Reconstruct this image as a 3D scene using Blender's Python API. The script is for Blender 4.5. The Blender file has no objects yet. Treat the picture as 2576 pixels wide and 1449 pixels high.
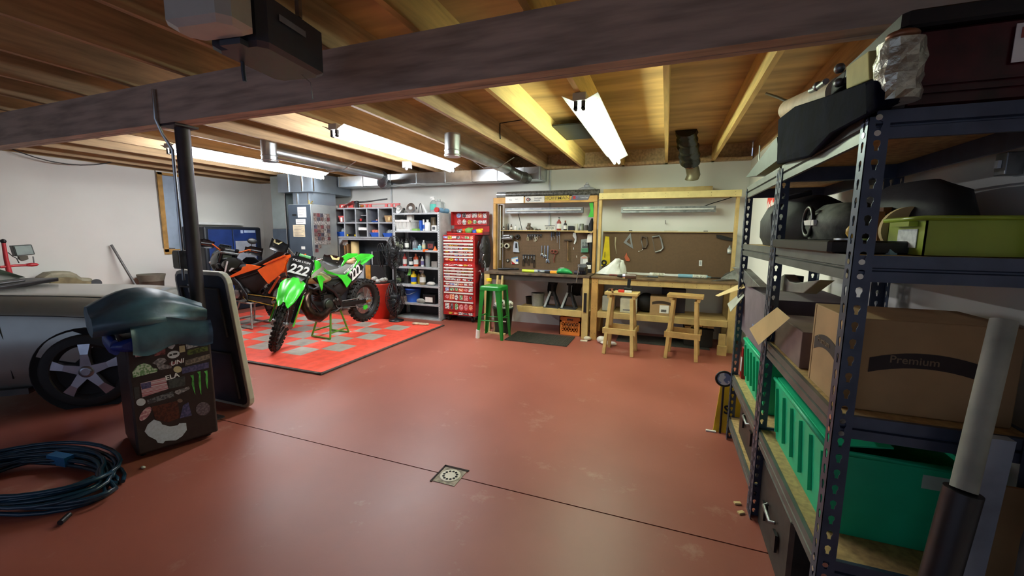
import bpy, math, random
from mathutils import Matrix, Vector, Euler
random.seed(7)
C = bpy.context.scene
R_ = math.radians
# ---------------------------------------------------------------- camera
FPX, IW, IH, CAMZ = 1021.97, 2576, 1449, 1.5
CR = Matrix(((0.9354734, -0.0544953, 0.3491701), (0.3532690, 0.1176050, -0.9281003), (0.0095129, 0.9915641, 0.1292678)))
cam = bpy.data.cameras.new('camera'); camo = bpy.data.objects.new('camera', cam); C.collection.objects.link(camo)
cam.sensor_fit = 'HORIZONTAL'; cam.sensor_width = 36; cam.lens = 36 * FPX / IW; cam.clip_start = .02; cam.clip_end = 60
camo.matrix_world = Matrix.Translation((0, 0, CAMZ)) @ CR.to_4x4()
C.camera = camo
# ---------------------------------------------------------------- world and exposure
w = bpy.data.worlds.new('world'); C.world = w; w.use_nodes = True
w.node_tree.nodes['Background'].inputs[0].default_value = (.60, .72, 1.0, 1); w.node_tree.nodes['Background'].inputs[1].default_value = .66
C.view_settings.view_transform = 'Standard'; C.view_settings.look = 'None'; C.view_settings.gamma = 1; C.view_settings.exposure = 0.0
TUBE_COOL, TUBE_GREEN = 100., 72.        # strength of the fluorescent tubes


# ---------------------------------------------------------------- helpers
def ray(x, y): return CR @ Vector((x - IW / 2, IH / 2 - y, -FPX))
def at(x, y, Y):                           # the point a pixel shows on the wall-parallel plane at depth Y
    d = ray(x, y); t = Y / d.y; return Vector((d.x * t, Y, d.z * t + CAMZ))
def ax(x, y, X):
    d = ray(x, y); t = X / d.x; return Vector((X, d.y * t, d.z * t + CAMZ))
def az(x, y, z=0):
    d = ray(x, y); t = (z - CAMZ) / d.z; return Vector((d.x * t, d.y * t, z))


def lin(c):
    return tuple(((v / 255) / 12.92 if v / 255 < .04045 else ((v / 255 + .055) / 1.055) ** 2.4) for v in c) + (1,)


MATS = {}
def mat(name, c, rough=.5, metal=0., var=.12, scale=9., bump=0., stretch=None, c2=None, spec=.5, trans=0., sharp=None, alpha=1.):
    if name in MATS: return MATS[name]
    m = bpy.data.materials.new(name); m.use_nodes = True; nt = m.node_tree; N = nt.nodes; L = nt.links
    b = N['Principled BSDF']
    b.inputs['Roughness'].default_value = rough; b.inputs['Metallic'].default_value = metal
    b.inputs['Specular IOR Level'].default_value = spec; b.inputs['Transmission Weight'].default_value = trans
    b.inputs['Alpha'].default_value = alpha
    tc = N.new('ShaderNodeTexCoord'); mp = N.new('ShaderNodeMapping'); L.new(tc.outputs['Object'], mp.inputs[0])
    if stretch: mp.inputs['Scale'].default_value = stretch
    no = N.new('ShaderNodeTexNoise'); no.inputs['Scale'].default_value = scale; no.inputs['Detail'].default_value = 5
    L.new(mp.outputs[0], no.inputs['Vector'])
    r = N.new('ShaderNodeValToRGB'); L.new(no.outputs[0], r.inputs[0])
    a = lin(c); d = lin(c2) if c2 else tuple(v * (1 - var * 2.2) for v in a[:3]) + (1,)
    lo, hi = sharp or (.3, .62)
    r.color_ramp.elements[0].position = lo; r.color_ramp.elements[0].color = d
    r.color_ramp.elements[1].position = hi; r.color_ramp.elements[1].color = a
    L.new(r.outputs[0], b.inputs['Base Color'])
    if bump:
        bp = N.new('ShaderNodeBump'); bp.inputs['Strength'].default_value = bump; bp.inputs['Distance'].default_value = .01
        L.new(no.outputs[0], bp.inputs['Height']); L.new(bp.outputs[0], b.inputs['Normal'])
    MATS[name] = m; return m


def glow(name, c, s):
    if name in MATS: return MATS[name]
    m = bpy.data.materials.new(name); m.use_nodes = True; b = m.node_tree.nodes['Principled BSDF']
    b.inputs['Base Color'].default_value = (.8, .8, .8, 1); b.inputs['Emission Color'].default_value = c + (1,); b.inputs['Emission Strength'].default_value = s
    MATS[name] = m; return m


def rotz(a): return Matrix.Rotation(a, 4, 'Z')
def frame(p, right, up):
    r = Vector(right).normalized(); n = r.cross(Vector(up)).normalized(); u = n.cross(r)
    return Matrix(((r.x, u.x, n.x, p[0]), (r.y, u.y, n.y, p[1]), (r.z, u.z, n.z, p[2]), (0, 0, 0, 1)))


class B:
    def __init__(s, M=None): s.v = []; s.f = []; s.mi = []; s.sm = []; s.M = M or Matrix(); s.m = 0
    def add(s, vs, fs, sm=False):
        k = len(s.v); s.v += [s.M @ Vector(p) for p in vs]
        for f in fs: s.f.append([k + i for i in f]); s.mi.append(s.m); s.sm.append(sm)
        return s
    def box(s, x0, x1, y0, y1, z0, z1):
        x0, x1 = sorted((x0, x1)); y0, y1 = sorted((y0, y1)); z0, z1 = sorted((z0, z1))
        return s.add([(x0, y0, z0), (x1, y0, z0), (x1, y1, z0), (x0, y1, z0), (x0, y0, z1), (x1, y0, z1), (x1, y1, z1), (x0, y1, z1)],
                     [(3, 2, 1, 0), (4, 5, 6, 7), (0, 1, 5, 4), (1, 2, 6, 5), (2, 3, 7, 6), (3, 0, 4, 7)])
    def cb(s, c, d, M=None):               # box of size d about c, turned by M
        M0 = s.M; s.M = M0 @ Matrix.Translation(c) @ (M.to_4x4() if M else Matrix())
        s.box(-d[0] / 2, d[0] / 2, -d[1] / 2, d[1] / 2, -d[2] / 2, d[2] / 2); s.M = M0; return s
    def bar(s, p, q, w, h, up=(0, 0, 1)):  # a rectangular bar from p to q
        p = Vector(p); q = Vector(q); d = q - p; l = d.length; d.normalize(); up = Vector(up)
        if abs(d.dot(up)) > .98: up = Vector((0, 1, 0))
        a = d.cross(up).normalized(); u = a.cross(d)
        M0 = s.M; s.M = M0 @ Matrix(((d.x, a.x, u.x, p.x), (d.y, a.y, u.y, p.y), (d.z, a.z, u.z, p.z), (0, 0, 0, 1)))
        s.box(0, l, -w / 2, w / 2, -h / 2, h / 2); s.M = M0; return s
    def loft(s, secs, cap=True, sm=True, closed=False):
        n = len(secs[0]); vs = [p for q in secs for p in q]; fs = []; k = len(secs)
        for i in range(k if closed else k - 1):
            for j in range(n):
                a = i * n + j; b = i * n + (j + 1) % n; c = ((i + 1) % k) * n + (j + 1) % n; d = ((i + 1) % k) * n + j
                fs.append((a, b, c, d))
        s.add(vs, fs, sm)
        if cap and not closed: s.add(secs[0], [tuple(range(n))[::-1]]); s.add(secs[-1], [tuple(range(n))])
        return s
    def tube(s, pts, r, n=8, closed=False, cap=True):
        P = [Vector(p) for p in pts]; k = len(P); rs = r if isinstance(r, (list, tuple)) else [r] * k; secs = []; u = None
        for i, p in enumerate(P):
            a = P[i - 1] if (i or closed) else p; b = P[(i + 1) % k] if (i < k - 1 or closed) else p
            t = (b - a); t = t.normalized() if t.length else Vector((0, 0, 1))
            if u is None: u = t.orthogonal().normalized()
            else:
                u = u - t * u.dot(t); u = u.normalized() if u.length > 1e-6 else t.orthogonal().normalized()
            w_ = t.cross(u)
            secs.append([p + (u * math.cos(2 * math.pi * j / n) + w_ * math.sin(2 * math.pi * j / n)) * rs[i] for j in range(n)])
        return s.loft(secs, cap, True, closed)
    def cyl(s, p, q, r, r2=None, n=16): return s.tube([p, q], [r, r if r2 is None else r2], n)
    def lathe(s, prof, c=(0, 0, 0), M=None, n=24, cap=True):
        M0 = s.M; s.M = M0 @ Matrix.Translation(c) @ (M.to_4x4() if M else Matrix())
        s.loft([[(r * math.cos(2 * math.pi * j / n), r * math.sin(2 * math.pi * j / n), z) for j in range(n)] for r, z in prof], cap, True); s.M = M0; return s
    def prism(s, poly, n, t):              # flat 3-D outline thickened by t along n
        n = Vector(n).normalized() * t; P = [Vector(p) for p in poly]; k = len(P)
        a = sum(((P[i].cross(P[(i + 1) % k])) for i in range(k)), Vector())
        if a.dot(n) < 0: P.reverse()
        s.add(P + [p + n for p in P], [tuple(range(k))[::-1], tuple(range(k, 2 * k))] + [(i, (i + 1) % k, k + (i + 1) % k, k + i) for i in range(k)]); return s
    def ball(s, c, r, n=12, M=None):
        r = r if isinstance(r, (list, tuple)) else (r, r, r); M0 = s.M
        s.M = M0 @ Matrix.Translation(c) @ (M.to_4x4() if M else Matrix())
        s.loft([[(r[0] * math.sin(a) * math.cos(b), r[1] * math.sin(a) * math.sin(b), -r[2] * math.cos(a)) for b in [2 * math.pi * j / n for j in range(n)]]
                for a in [math.pi * (i + .02) / (n // 2 + .04) for i in range(n // 2 + 1)]], True, True); s.M = M0; return s
    def ring(s, c, R, r, ax_='Z', n=28, m=8, M=None):
        Q = {'Z': Matrix(), 'X': Matrix.Rotation(R_(90), 4, 'Y'), 'Y': Matrix.Rotation(R_(90), 4, 'X')}[ax_]
        if M: Q = M.to_4x4() @ Q
        M0 = s.M; s.M = M0 @ Matrix.Translation(c) @ Q
        s.tube([(R * math.cos(2 * math.pi * i / n), R * math.sin(2 * math.pi * i / n), 0) for i in range(n)], r, m, True); s.M = M0; return s
    def sheet(s, grid, t=0.004):           # grid of points (rows) given a small thickness
        n = len(grid[0]); m = len(grid)
        P = [[Vector(p) for p in row] for row in grid]; Nn = []
        for i in range(m):
            for j in range(n):
                a = P[min(i + 1, m - 1)][j] - P[max(i - 1, 0)][j]; b = P[i][min(j + 1, n - 1)] - P[i][max(j - 1, 0)]
                c = a.cross(b); Nn.append(c.normalized() if c.length else Vector((0, 0, 1)))
        top = [p for row in P for p in row]; bot = [p - q * t for p, q in zip(top, Nn)]; K = m * n; fs = []
        for i in range(m - 1):
            for j in range(n - 1):
                a = i * n + j; fs.append((a, a + n, a + n + 1, a + 1)); fs.append((K + a, K + a + 1, K + a + n + 1, K + a + n))
        ed = [(i * n, (i + 1) * n) for i in range(m - 1)] + [((i + 1) * n + n - 1, i * n + n - 1) for i in range(m - 1)] + [(j + 1, j) for j in range(n - 1)] + [((m - 1) * n + j, (m - 1) * n + j + 1) for j in range(n - 1)]
        for a, b in ed: fs.append((a, b, K + b, K + a))
        return s.add(top + bot, fs, True)
    def text(s, body, size, M, ext=.0008, bold=0., shear=0., sx=1.):
        k = (body, bold, shear)
        if k not in TXT:
            cu = bpy.data.curves.new('t', 'FONT'); cu.body = body; cu.size = 1; cu.offset = bold; cu.shear = shear; cu.align_x = 'CENTER'; cu.align_y = 'CENTER'; cu.extrude = .01; cu.resolution_u = 3
            o = bpy.data.objects.new('t', cu); me = bpy.data.meshes.new_from_object(o)
            TXT[k] = ([v.co.copy() for v in me.vertices], [tuple(p.vertices) for p in me.polygons])
            bpy.data.objects.remove(o); bpy.data.curves.remove(cu); bpy.data.meshes.remove(me)
        v, f = TXT[k]; M0 = s.M; s.M = M0 @ M
        s.add([(p.x * size * sx, p.y * size, p.z / .01 * ext) for p in v], f); s.M = M0; return s
TXT = {}


def build(name, b, mats, parent=None, bevel=0., loc=None, label=None, local=False):
    mats = mats if isinstance(mats, (list, tuple)) else [mats]
    if loc is None and parent is None and not local:
        xs = [p.x for p in b.v]; ys = [p.y for p in b.v]; zs = [p.z for p in b.v]
        loc = Vector(((min(xs) + max(xs)) / 2, (min(ys) + max(ys)) / 2, min(zs)))
    off = Vector((0, 0, 0))
    if not local: 
        off = parent['_w'] if parent is not None else loc
        off = Vector(off)
    me = bpy.data.meshes.new(name); me.from_pydata([p - off for p in b.v], [], b.f)
    for m in mats: me.materials.append(m)
    me.polygons.foreach_set('material_index', b.mi); me.polygons.foreach_set('use_smooth', b.sm); me.update()
    o = bpy.data.objects.new(name, me); C.collection.objects.link(o)
    o['_w'] = list(off)
    if parent is not None: o.parent = parent
    elif loc is not None: o.location = loc
    if bevel:
        d = o.modifiers.new('bevel', 'BEVEL'); d.width = bevel; d.segments = 2; d.limit_method = 'ANGLE'; d.angle_limit = R_(40)
    if label: o['label'] = label
    return o


def tag(o, label, cat, group=None, kind=None):
    o['label'] = label; o['category'] = cat
    if group: o['group'] = group
    if kind: o['kind'] = kind
    return o
def T(name, label, cat, loc=(0, 0, 0), rz=0, group=None):      # an Empty at the thing's base
    o = bpy.data.objects.new(name, None); C.collection.objects.link(o); o.location = loc; o.rotation_euler = (0, 0, rz); o.empty_display_size = .1
    o['_w'] = list(loc); return tag(o, label, cat, group)
def S(name, label, cat, b, mats, bevel=0., group=None): return tag(build(name, b, mats, None, bevel), label, cat, group)
def setting(name, b, mats, parent=None):
    o = build(name, b, mats, parent)
    if parent is None: o['kind'] = 'structure'
    return o
def dup(o, loc=None, rz=None, label=None, group=None, parent=None):
    c = o.copy(); C.collection.objects.link(c)
    if parent is not None: c.parent = parent
    for ch in list(o.children): dup(ch, parent=c)
    if loc is not None: c.location = loc
    if rz is not None: c.rotation_euler = (0, 0, rz)
    if label: c['label'] = label
    if group: c['group'] = group
    return c
# ---------------------------------------------------------------- materials
pine = mat('pine', (206, 176, 112), .6, var=.14, scale=7, stretch=(1, 1, 1), bump=.05)
pine_o = mat('pine_orange', (196, 150, 82), .6, var=.16, scale=6)
joistm = mat('joist_wood', (186, 154, 112), .65, var=.2, scale=5, stretch=(6, .5, 6))
joist_n = mat('new_joist_wood', (212, 178, 104), .65, var=.14, scale=5, stretch=(6, .5, 6))
plym = mat('plywood', (186, 152, 96), .7, var=.22, scale=2.2, stretch=(.5, 3, 1))
beamm = mat('beam_wood', (190, 170, 154), .7, var=.2, scale=4, stretch=(.6, 5, 5))
white_wall = mat('painted_concrete', (222, 221, 214), .75, var=.02, scale=2, bump=.03)
steel = mat('galvanised_steel', (200, 206, 208), .32, 1, var=.12, scale=6, bump=.02)
steel_d = mat('dull_steel', (150, 152, 152), .45, .9, var=.2, scale=20)
chrome = mat('chrome', (215, 215, 215), .15, 1, var=.05)
black = mat('black_plastic', (22, 22, 24), .4, var=.1)
black_m = mat('black_matt', (26, 25, 26), .75, var=.15, scale=20)
rubber = mat('rubber', (24, 23, 22), .7, var=.2, scale=30, bump=.1)
navy = mat('navy_steel', (36, 42, 58), .45, .3, var=.15, scale=14)
grey_steel = mat('grey_painted_steel', (190, 194, 196), .5, .1, var=.12, scale=10)
dgrey = mat('dark_grey_paint', (70, 74, 78), .5, var=.12)
white = mat('white_plastic', (232, 232, 228), .4, var=.05)
paper = mat('white_paper', (235, 233, 226), .8, var=.06, scale=14)
red = mat('red_paint', (178, 36, 34), .4, var=.1)
redp = mat('red_plastic', (206, 62, 44), .5, var=.1)
green_k = mat('lime_green_plastic', (62, 205, 52), .3, var=.06)
green_p = mat('green_paint', (28, 128, 44), .35, var=.1)
orange_k = mat('orange_plastic', (255, 104, 24), .3, var=.05)
yellow = mat('yellow_plastic', (240, 206, 30), .45, var=.06)
blue = mat('blue_plastic', (42, 92, 190), .45, var=.1)
teal = mat('teal_plastic', (70, 176, 160), .4, var=.06)
clear = mat('cloudy_clear_plastic', (215, 222, 220), .3, var=.06, trans=.55)
tan = mat('tan_plastic', (196, 184, 150), .5, var=.1)
card = mat('cardboard', (176, 142, 98), .8, var=.12, scale=5)
card_l = mat('pale_cardboard', (214, 186, 130), .8, var=.08, scale=5)
amber = mat('amber_liquid', (190, 110, 30), .3, var=.1)
brownp = mat('brown_hardboard', (112, 88, 62), .75, var=.1, scale=14)
ink = mat('black_ink', (20, 20, 22), .6, var=.05)
inkw = mat('white_ink', (236, 236, 236), .5, var=.03)

# floor: worn red-brown paint, one saw-cut joint
def floor_mat():
    m = bpy.data.materials.new('red_floor_paint'); m.use_nodes = True; nt = m.node_tree; N = nt.nodes; L = nt.links; b = N['Principled BSDF']
    tc = N.new('ShaderNodeTexCoord')
    n1 = N.new('ShaderNodeTexNoise'); n1.inputs['Scale'].default_value = 1.1; n1.inputs['Detail'].default_value = 6
    n2 = N.new('ShaderNodeTexNoise'); n2.inputs['Scale'].default_value = 3.1; n2.inputs['Detail'].default_value = 9; n2.inputs['Roughness'].default_value = .7
    n3 = N.new('ShaderNodeTexNoise'); n3.inputs['Scale'].default_value = 60; n3.inputs['Detail'].default_value = 2
    for n in (n1, n2, n3): L.new(tc.outputs['Object'], n.inputs['Vector'])
    r1 = N.new('ShaderNodeValToRGB'); L.new(n1.outputs[0], r1.inputs[0])
    r1.color_ramp.elements[0].position = .3; r1.color_ramp.elements[0].color = lin((142, 78, 64)); r1.color_ramp.elements[1].position = .7; r1.color_ramp.elements[1].color = lin((162, 92, 76))
    r2 = N.new('ShaderNodeValToRGB'); L.new(n2.outputs[0], r2.inputs[0])
    r2.color_ramp.elements[0].position = .6; r2.color_ramp.elements[0].color = (0, 0, 0, 1); r2.color_ramp.elements[1].position = .8; r2.color_ramp.elements[1].color = (.8, .8, .8, 1)
    mx = N.new('ShaderNodeMixRGB'); L.new(r2.outputs[0], mx.inputs[0]); L.new(r1.outputs[0], mx.inputs[1]); mx.inputs[2].default_value = lin((188, 150, 132))
    L.new(mx.outputs[0], b.inputs['Base Color'])
    rr = N.new('ShaderNodeMapRange'); L.new(n1.outputs[0], rr.inputs[0]); rr.inputs[3].default_value = .34; rr.inputs[4].default_value = .52
    L.new(rr.outputs[0], b.inputs['Roughness'])
    bp = N.new('ShaderNodeBump'); bp.inputs['Strength'].default_value = .06; bp.inputs['Distance'].default_value = .004; L.new(n3.outputs[0], bp.inputs['Height']); L.new(bp.outputs[0], b.inputs['Normal'])
    return m
XL, XR, YB, YF, ZW, ZD = -8.35, 1.03, 6.55, -3.0, 2.55, 2.79
fm = floor_mat(); crack = mat('crack_dirt', (44, 24, 22), .9, var=.2, scale=30)
b = B()                                     # two slabs with the joint between them
b.box(XL - .3, XR + .3, YF - .3, 2.086, -.12, 0).box(XL - .3, XR + .3, 2.094, YB + .6, -.12, 0); b.m = 1; b.box(XL, XR, 2.08, 2.10, -.12, -.004)
setting('floor', b, [fm, crack])
setting('wall_back', B().box(XL - .2, XR + .2, YB, YB + .2, 0, ZW), white_wall)
setting('wall_right', B().box(XR, XR + .2, YF, YB, 0, ZW), white_wall)
WY0, WY1, WZ0, WZ1 = 4.6, 5.12, 1.14, 2.53  # opening in the left wall
setting('wall_left', B().box(XL - .2, XL, YF, WY0, 0, ZW).box(XL - .2, XL, WY1, YB + .7, 0, ZW).box(XL - .2, XL, WY0, WY1, 0, WZ0).box(XL - .2, XL, WY0, WY1, WZ1, ZW), white_wall)
setting('wall_front', B().box(XL - .2, -7.4, YF - .2, YF, 0, ZD + .05).box(.2, XR + .2, YF - .2, YF, 0, ZD + .05).box(-7.4, .2, YF - .2, YF, 2.35, ZD + .05), white_wall)   # the garage door behind the camera stands open
b = B().box(XL - .3, XR + .3, YF - .2, YB + .4, ZD, ZD + .03); setting('ceiling', b, plym)
b = B()                                     # narrow wood framed window, bluish light
b.box(XL - .12, XL + .02, WY0 - .005, WY0 + .07, WZ0, WZ1).box(XL - .12, XL + .02, WY1 - .06, WY1 + .005, WZ0, WZ1).box(XL - .12, XL + .02, WY0, WY1, WZ0 - .04, WZ0 + .05).box(XL - .12, XL + .02, WY0, WY1, WZ1 - .04, WZ1)
wf = setting('window_1', b, mat('raw_window_wood', (186, 142, 74), .7, var=.2))
build('pane', B().box(XL - .07, XL - .06, WY0 + .07, WY1 - .06, WZ0 + .05, WZ1 - .04), mat('frosted_pane', (168, 186, 206), .25, var=.05), wf)
setting('trim_1', B().box(XL, XR, YB + .01, YB + .05, ZW, ZD), joistm)            # rim boards on the walls
setting('trim_2', B().box(XR + .01, XR + .05, YF, YB, ZW, ZD), joistm)
setting('trim_3', B().box(XL - .06, XL - .02, YF, YB + .6, ZW, ZD), joistm)
setting('trim_4', B().box(XL - .02, XR, YB - .11, YB + .005, ZW, ZW + .04), joistm)
# joists on the beam
k = 0
for i in range(-13, 3):
    x = -.06 + .61 * i
    o = build('ceiling_joist', B().box(x - .019, x + .019, YF, YB, ZW + .0, ZD - .001), joist_n if i in (-2, -1, 0, 1, 2) else joistm); o['kind'] = 'structure'
o = build('support_beam', B().box(XL, XR, 1.955, 1.995, 2.27, ZW - .001).box(XL, XR, 1.997, 2.036, 2.272, ZW - .001).box(XL, XR, 2.038, 2.075, 2.27, ZW - .001), beamm); o['kind'] = 'structure'
# ---- round steel column with conduit and switch box
t = T('support_column', 'dark round steel post under the wooden beam, behind the sticker covered fridge', 'column', (-3.386, 2.06, 0))
colm = mat('column_paint', (58, 50, 56), .5, .2, var=.15)
build('post', B().cyl((-3.386, 2.06, .012), (-3.386, 2.06, 2.255), .047, n=24), colm, t)
build('base_plate', B().box(-3.476, -3.30, 2.01, 2.13, 0, .012), colm, t)
build('cap_plate', B().box(-3.476, -3.296, 1.96, 2.12, 2.255, 2.269), colm, t)
t = T('conduit', 'thin metal conduit running down the dark post to a switch box', 'conduit', (-3.4, 2.02, 1.2))
build('pipe', B().tube([(-3.46, 1.94, 2.5), (-3.46, 1.935, 2.3), (-3.46, 1.97, 2.2), (-3.45, 2.02, 2.1), (-3.45, 2.02, 1.36)], .011, 10), steel, t)
bx = build('switch_box', B().cb((-3.478, 2.02, 1.29), (.075, .06, .14)), steel_d, t, bevel=.004)
build('box_cover', B().cb((-3.478, 1.987, 1.29), (.065, .005, .12)), mat('box_cover', (150, 146, 128), .5, .4), bx)
build('stub', B().cyl((-3.465, 2.02, 1.218), (-3.465, 2.02, 1.13), .01), steel_d, t)
# ---- wire moulding on the left wall
S('wire_moulding', 'thin grey wire channel running down the left wall beside the window', 'wire channel',
  B().tube([ax(390, 428, XL + .008), ax(400, 520, XL + .008), ax(411, 620, XL + .008), ax(411, 624, XL + .008), ax(440, 625, XL + .008)], .008, 6), mat('wire_channel', (120, 112, 100), .6))
S('hanging_wire', 'black cable sagging below the joists along the left wall', 'cable', B().tube([(-8.2, 2.62 + .155 * i, 2.78 - .32 * math.sin(math.pi * i / 10.) ** .6 ) for i in range(11)], .008, 6), black)
# ---------------------------------------------------------------- shop lights
shade = mat('white_enamel', (196, 198, 196), .45, var=.04)
def shop_light(x, y0, y1, label, em):
    t = T('shop_light', label, 'ceiling light', (x, (y0 + y1) / 2, 2.43), group=None)
    build('housing', B().box(x - .05, x + .05, y0, y1, 2.492, 2.548), shade, t, bevel=.004)
    for sg in (-1, 1):
        b = B()
        for a, c in ((y0 + .01, (y0 + y1) / 2 - .004), ((y0 + y1) / 2 + .004, y1 - .01)):
            P = [(x + sg * .05, a, 2.496), (x + sg * .135, a, 2.536), (x + sg * .135, c, 2.536), (x + sg * .05, c, 2.496)]
            b.prism(P, (0, 0, 1), .0025)
            for k in range(6):
                yy = a + (c - a) * (k + .5) / 6
                b.bar((x + sg * .08, yy, 2.5085), (x + sg * .12, yy, 2.527), .004, .004)
        build('reflector_wing', b, shade, t)
        o = build('fluorescent_tube', B().cyl((x + sg * .028, y0 + .05, 2.452), (x + sg * .028, y1 - .05, 2.452), .019, n=10), em, t)
        for ye, s2 in ((y0 + .03, 1), (y1 - .03, -1)):
            bb = B().box(x + sg * .028 - .014, x + sg * .028 + .014, ye - .012, ye + .012, 2.44, 2.492).cyl((x + sg * .028, ye - .012, 2.44), (x + sg * .028, ye + .012, 2.44), .016, n=12)
            build('lamp_holder', bb, mat('holder_plastic', (70, 72, 70), .5), t)
    for yy in (y0 + .3, y1 - .3): build('hanger_bracket', B().box(x - .03, x + .03, yy - .02, yy + .02, 2.546, 2.5495), steel_d, t)
    return t
cool = glow('cool_tube_glow', (.92, .95, 1.0), TUBE_COOL); greenish = glow('greenish_tube_glow', (.84, 1.0, .74), TUBE_GREEN)
shop_light(-3.07, 3.20, 5.58, 'twin tube shop light hanging above the open floor, middle of the three', cool)
shop_light(-5.64, 3.24, 5.64, 'twin tube shop light above the orange bike, leftmost of the three', cool)
shop_light(-.66, 3.12, 5.62, 'twin tube shop light glowing greenish in front of the workbenches, rightmost of the three', greenish)
S('occupancy_sensor', 'small white and metal box under the joists beside the middle shop light', 'sensor', B().cb((-3.62, 5.2, 2.5), (.12, .12, .09), rotz(.4)).ball((-3.6, 5.15, 2.445), .025), shade, .005)
# ---------------------------------------------------------------- ducts
t = T('trunk_duct', 'long rectangular shiny metal duct along the top of the back wall', 'duct', (-3.85, 6.34, 2.365))
build('duct_body', B().box(-5.83, -1.86, 6.16, 6.5, 2.365, 2.548), steel, t)
for x in (-5.8, -5.26, -4.66, -4.12, -3.55, -3.05, -2.6, -2.15, -1.9):
    build('seam', B().box(x - .012, x + .012, 6.148, 6.51, 2.358, 2.549), steel, t)
def round_duct(label, x, y0, y1, z, r, swing):
    t = T('round_duct', label, 'duct', (x, (y0 + y1) / 2, z - r))
    q = build('straight_pipe', B().cyl((x, y0, z), (x, y1, z), r, n=24), steel, t)
    build('boot', B().cyl((x, y0 - .03, z + .12), (x, y0 - .03, z - r - .045), r * 1.12, n=24).ring((x, y0 - .03, z - r - .03), r * 1.12, .008).ring((x, y0 - .03, z - r + .02), r * 1.12, .006), steel, t)
    pts = [(x, y1, z), (x, y1 + .06, z - .01), (x + swing * .05, y1 + .13, z - .05), (x + swing * .12, y1 + .2, z - .09), (x + swing * .17, 6.03, z - .1), (x + swing * .17, 6.135, z - .1)]
    e = B().tube(pts, r * 1.04, 20)
    for p in pts[1:-1]: e.ring(p, r * 1.05, .006, 'Y', 20, 6, M=rotz(-swing * .5))
    build('elbow', e, mat('dark_galvanised', (120, 124, 128), .35, .9, var=.15), t)
    build('hanger_wire', B().tube([(x - .3, y0 + .95, z + .055), (x - .1, y0 + 1.0, z - r - .004), (x + .1, y0 + 1.03, z - r - .004), (x + .3, y0 + 1.1, z + .055)], .006, 6), steel, t)
round_duct('round metal branch duct with elbow to the right of the middle shop light', -2.25, 4.12, 5.7, 2.47, .078, 1)
round_duct('round metal branch duct with elbow between the two left shop lights', -4.52, 3.72, 5.72, 2.47, .078, -1)
t = T('flex_duct', 'black plastic wrapped duct hanging down from the ceiling with a short metal elbow', 'duct', (.25, 5.9, 2.25))
P = [(.15, 5.55, 2.78), (.17, 5.68, 2.68), (.2, 5.83, 2.57), (.235, 5.96, 2.47)]
g = B()
secs = []
for i in range(13):
    f = i / 12; p = Vector(P[0]).lerp(Vector(P[3]), f); r = .115 + .012 * math.sin(i * 2.3)
    secs.append([p + Vector((math.cos(a) * r * (1.05 + .05 * math.sin(3 * a + i)), math.sin(a) * r * .5, math.sin(a) * r * .75)) for a in [2 * math.pi * j / 16 for j in range(16)]])
build('wrapped_pipe', g.loft(secs), mat('black_wrap', (24, 28, 26), .25, var=.3, scale=18, bump=.5), t)
build('collar', B().ring((.235, 5.96, 2.47), .1, .012, 'Y', M=Matrix.Rotation(-.6, 3, 'X')), mat('copper_strap', (120, 76, 56), .35, .8), t)
e = B(); e.loft([[Vector(p) + Vector((math.cos(a) * .085, math.sin(a) * .07, math.sin(a) * .03)) for a in [2 * math.pi * j / 14 for j in range(14)]] for p in ((.24, 5.97, 2.46), (.27, 6.03, 2.39), (.29, 6.06, 2.32), (.27, 6.05, 2.26))])
build('metal_elbow', e, mat('tan_metal', (120, 112, 88), .45, .5, var=.15), t)
S('shadow_panel', 'dark panel standing in for reflector shadow between two joists beside the greenish shop light', 'panel', B().box(-1.25, -.7, 4.55, 5.25, 2.70, 2.715), mat('shadow_dark', (34, 40, 42), .5, .3, var=.15))  # flat dark panel added for the shadow of the light's reflector
# cables stapled at the joists
S('black_cable_loop', 'thin black cable hanging in a loop between joists right of the boot duct', 'cable', B().tube([(-1.86, 4.5, 2.77), (-1.86, 4.5, 2.66), (-1.86, 4.52, 2.6)], .007, 6).tube([(-1.86, 4.5, 2.77), (-1.6, 4.46, 2.772), (-1.32, 4.4, 2.775)], .005, 6), black)
S('cable_under_beam', 'thin dark cable hanging just behind the beam, left of the middle shop light', 'cable', B().tube([(-2.95 + .06 * i, 2.35 + .03 * math.sin(i), 2.53 - .05 * math.sin(math.pi * i / 8)) for i in range(9)], .005, 6), black)
# ---------------------------------------------------------------- garage door opener, close above
t = T('door_opener', 'garage door opener with pale lens and dark housing hanging under the ceiling near the beam', 'garage opener', (-1.78, 1.36, 2.26))
MO = Matrix.Translation((-1.70, 1.36, 2.25)) @ rotz(R_(7))
def smooth_box(M, x0, x1, y0, y1, z0, z1, c):
    b = B(M); n = []
    for z, k in ((z0, c), (z0 + c * .5, c * .3), (z1 - c * .5, c * .3), (z1, c)):
        n.append([(x0 + k + c, y0 + k, z), (x1 - k - c, y0 + k, z), (x1 - k, y0 + k + c, z), (x1 - k, y1 - k - c, z), (x1 - k - c, y1 - k, z), (x0 + k + c, y1 - k, z), (x0 + k, y1 - k - c, z), (x0 + k, y0 + k + c, z)])
    return b.loft(n, sm=False)
build('motor_housing', smooth_box(MO, -.15, .15, -.12, .28, 0, .21, .03), mat('opener_dark', (58, 66, 78), .45, var=.1), t)
b = smooth_box(MO, -.16, .16, -.30, -.121, .01, .25, .035)
build('lens_cover', b, mat('opener_lens', (190, 192, 184), .35, var=.05), t)
build('latch', B(MO).cb((0.02, -.13, .0), (.1, .04, .022)), mat('opener_dark', (0, 0, 0)), t)
build('label_plate', B(MO).box(.151, .153, -.03, .12, .12, .145), mat('grey_label', (130, 138, 150), .6), t)
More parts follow.
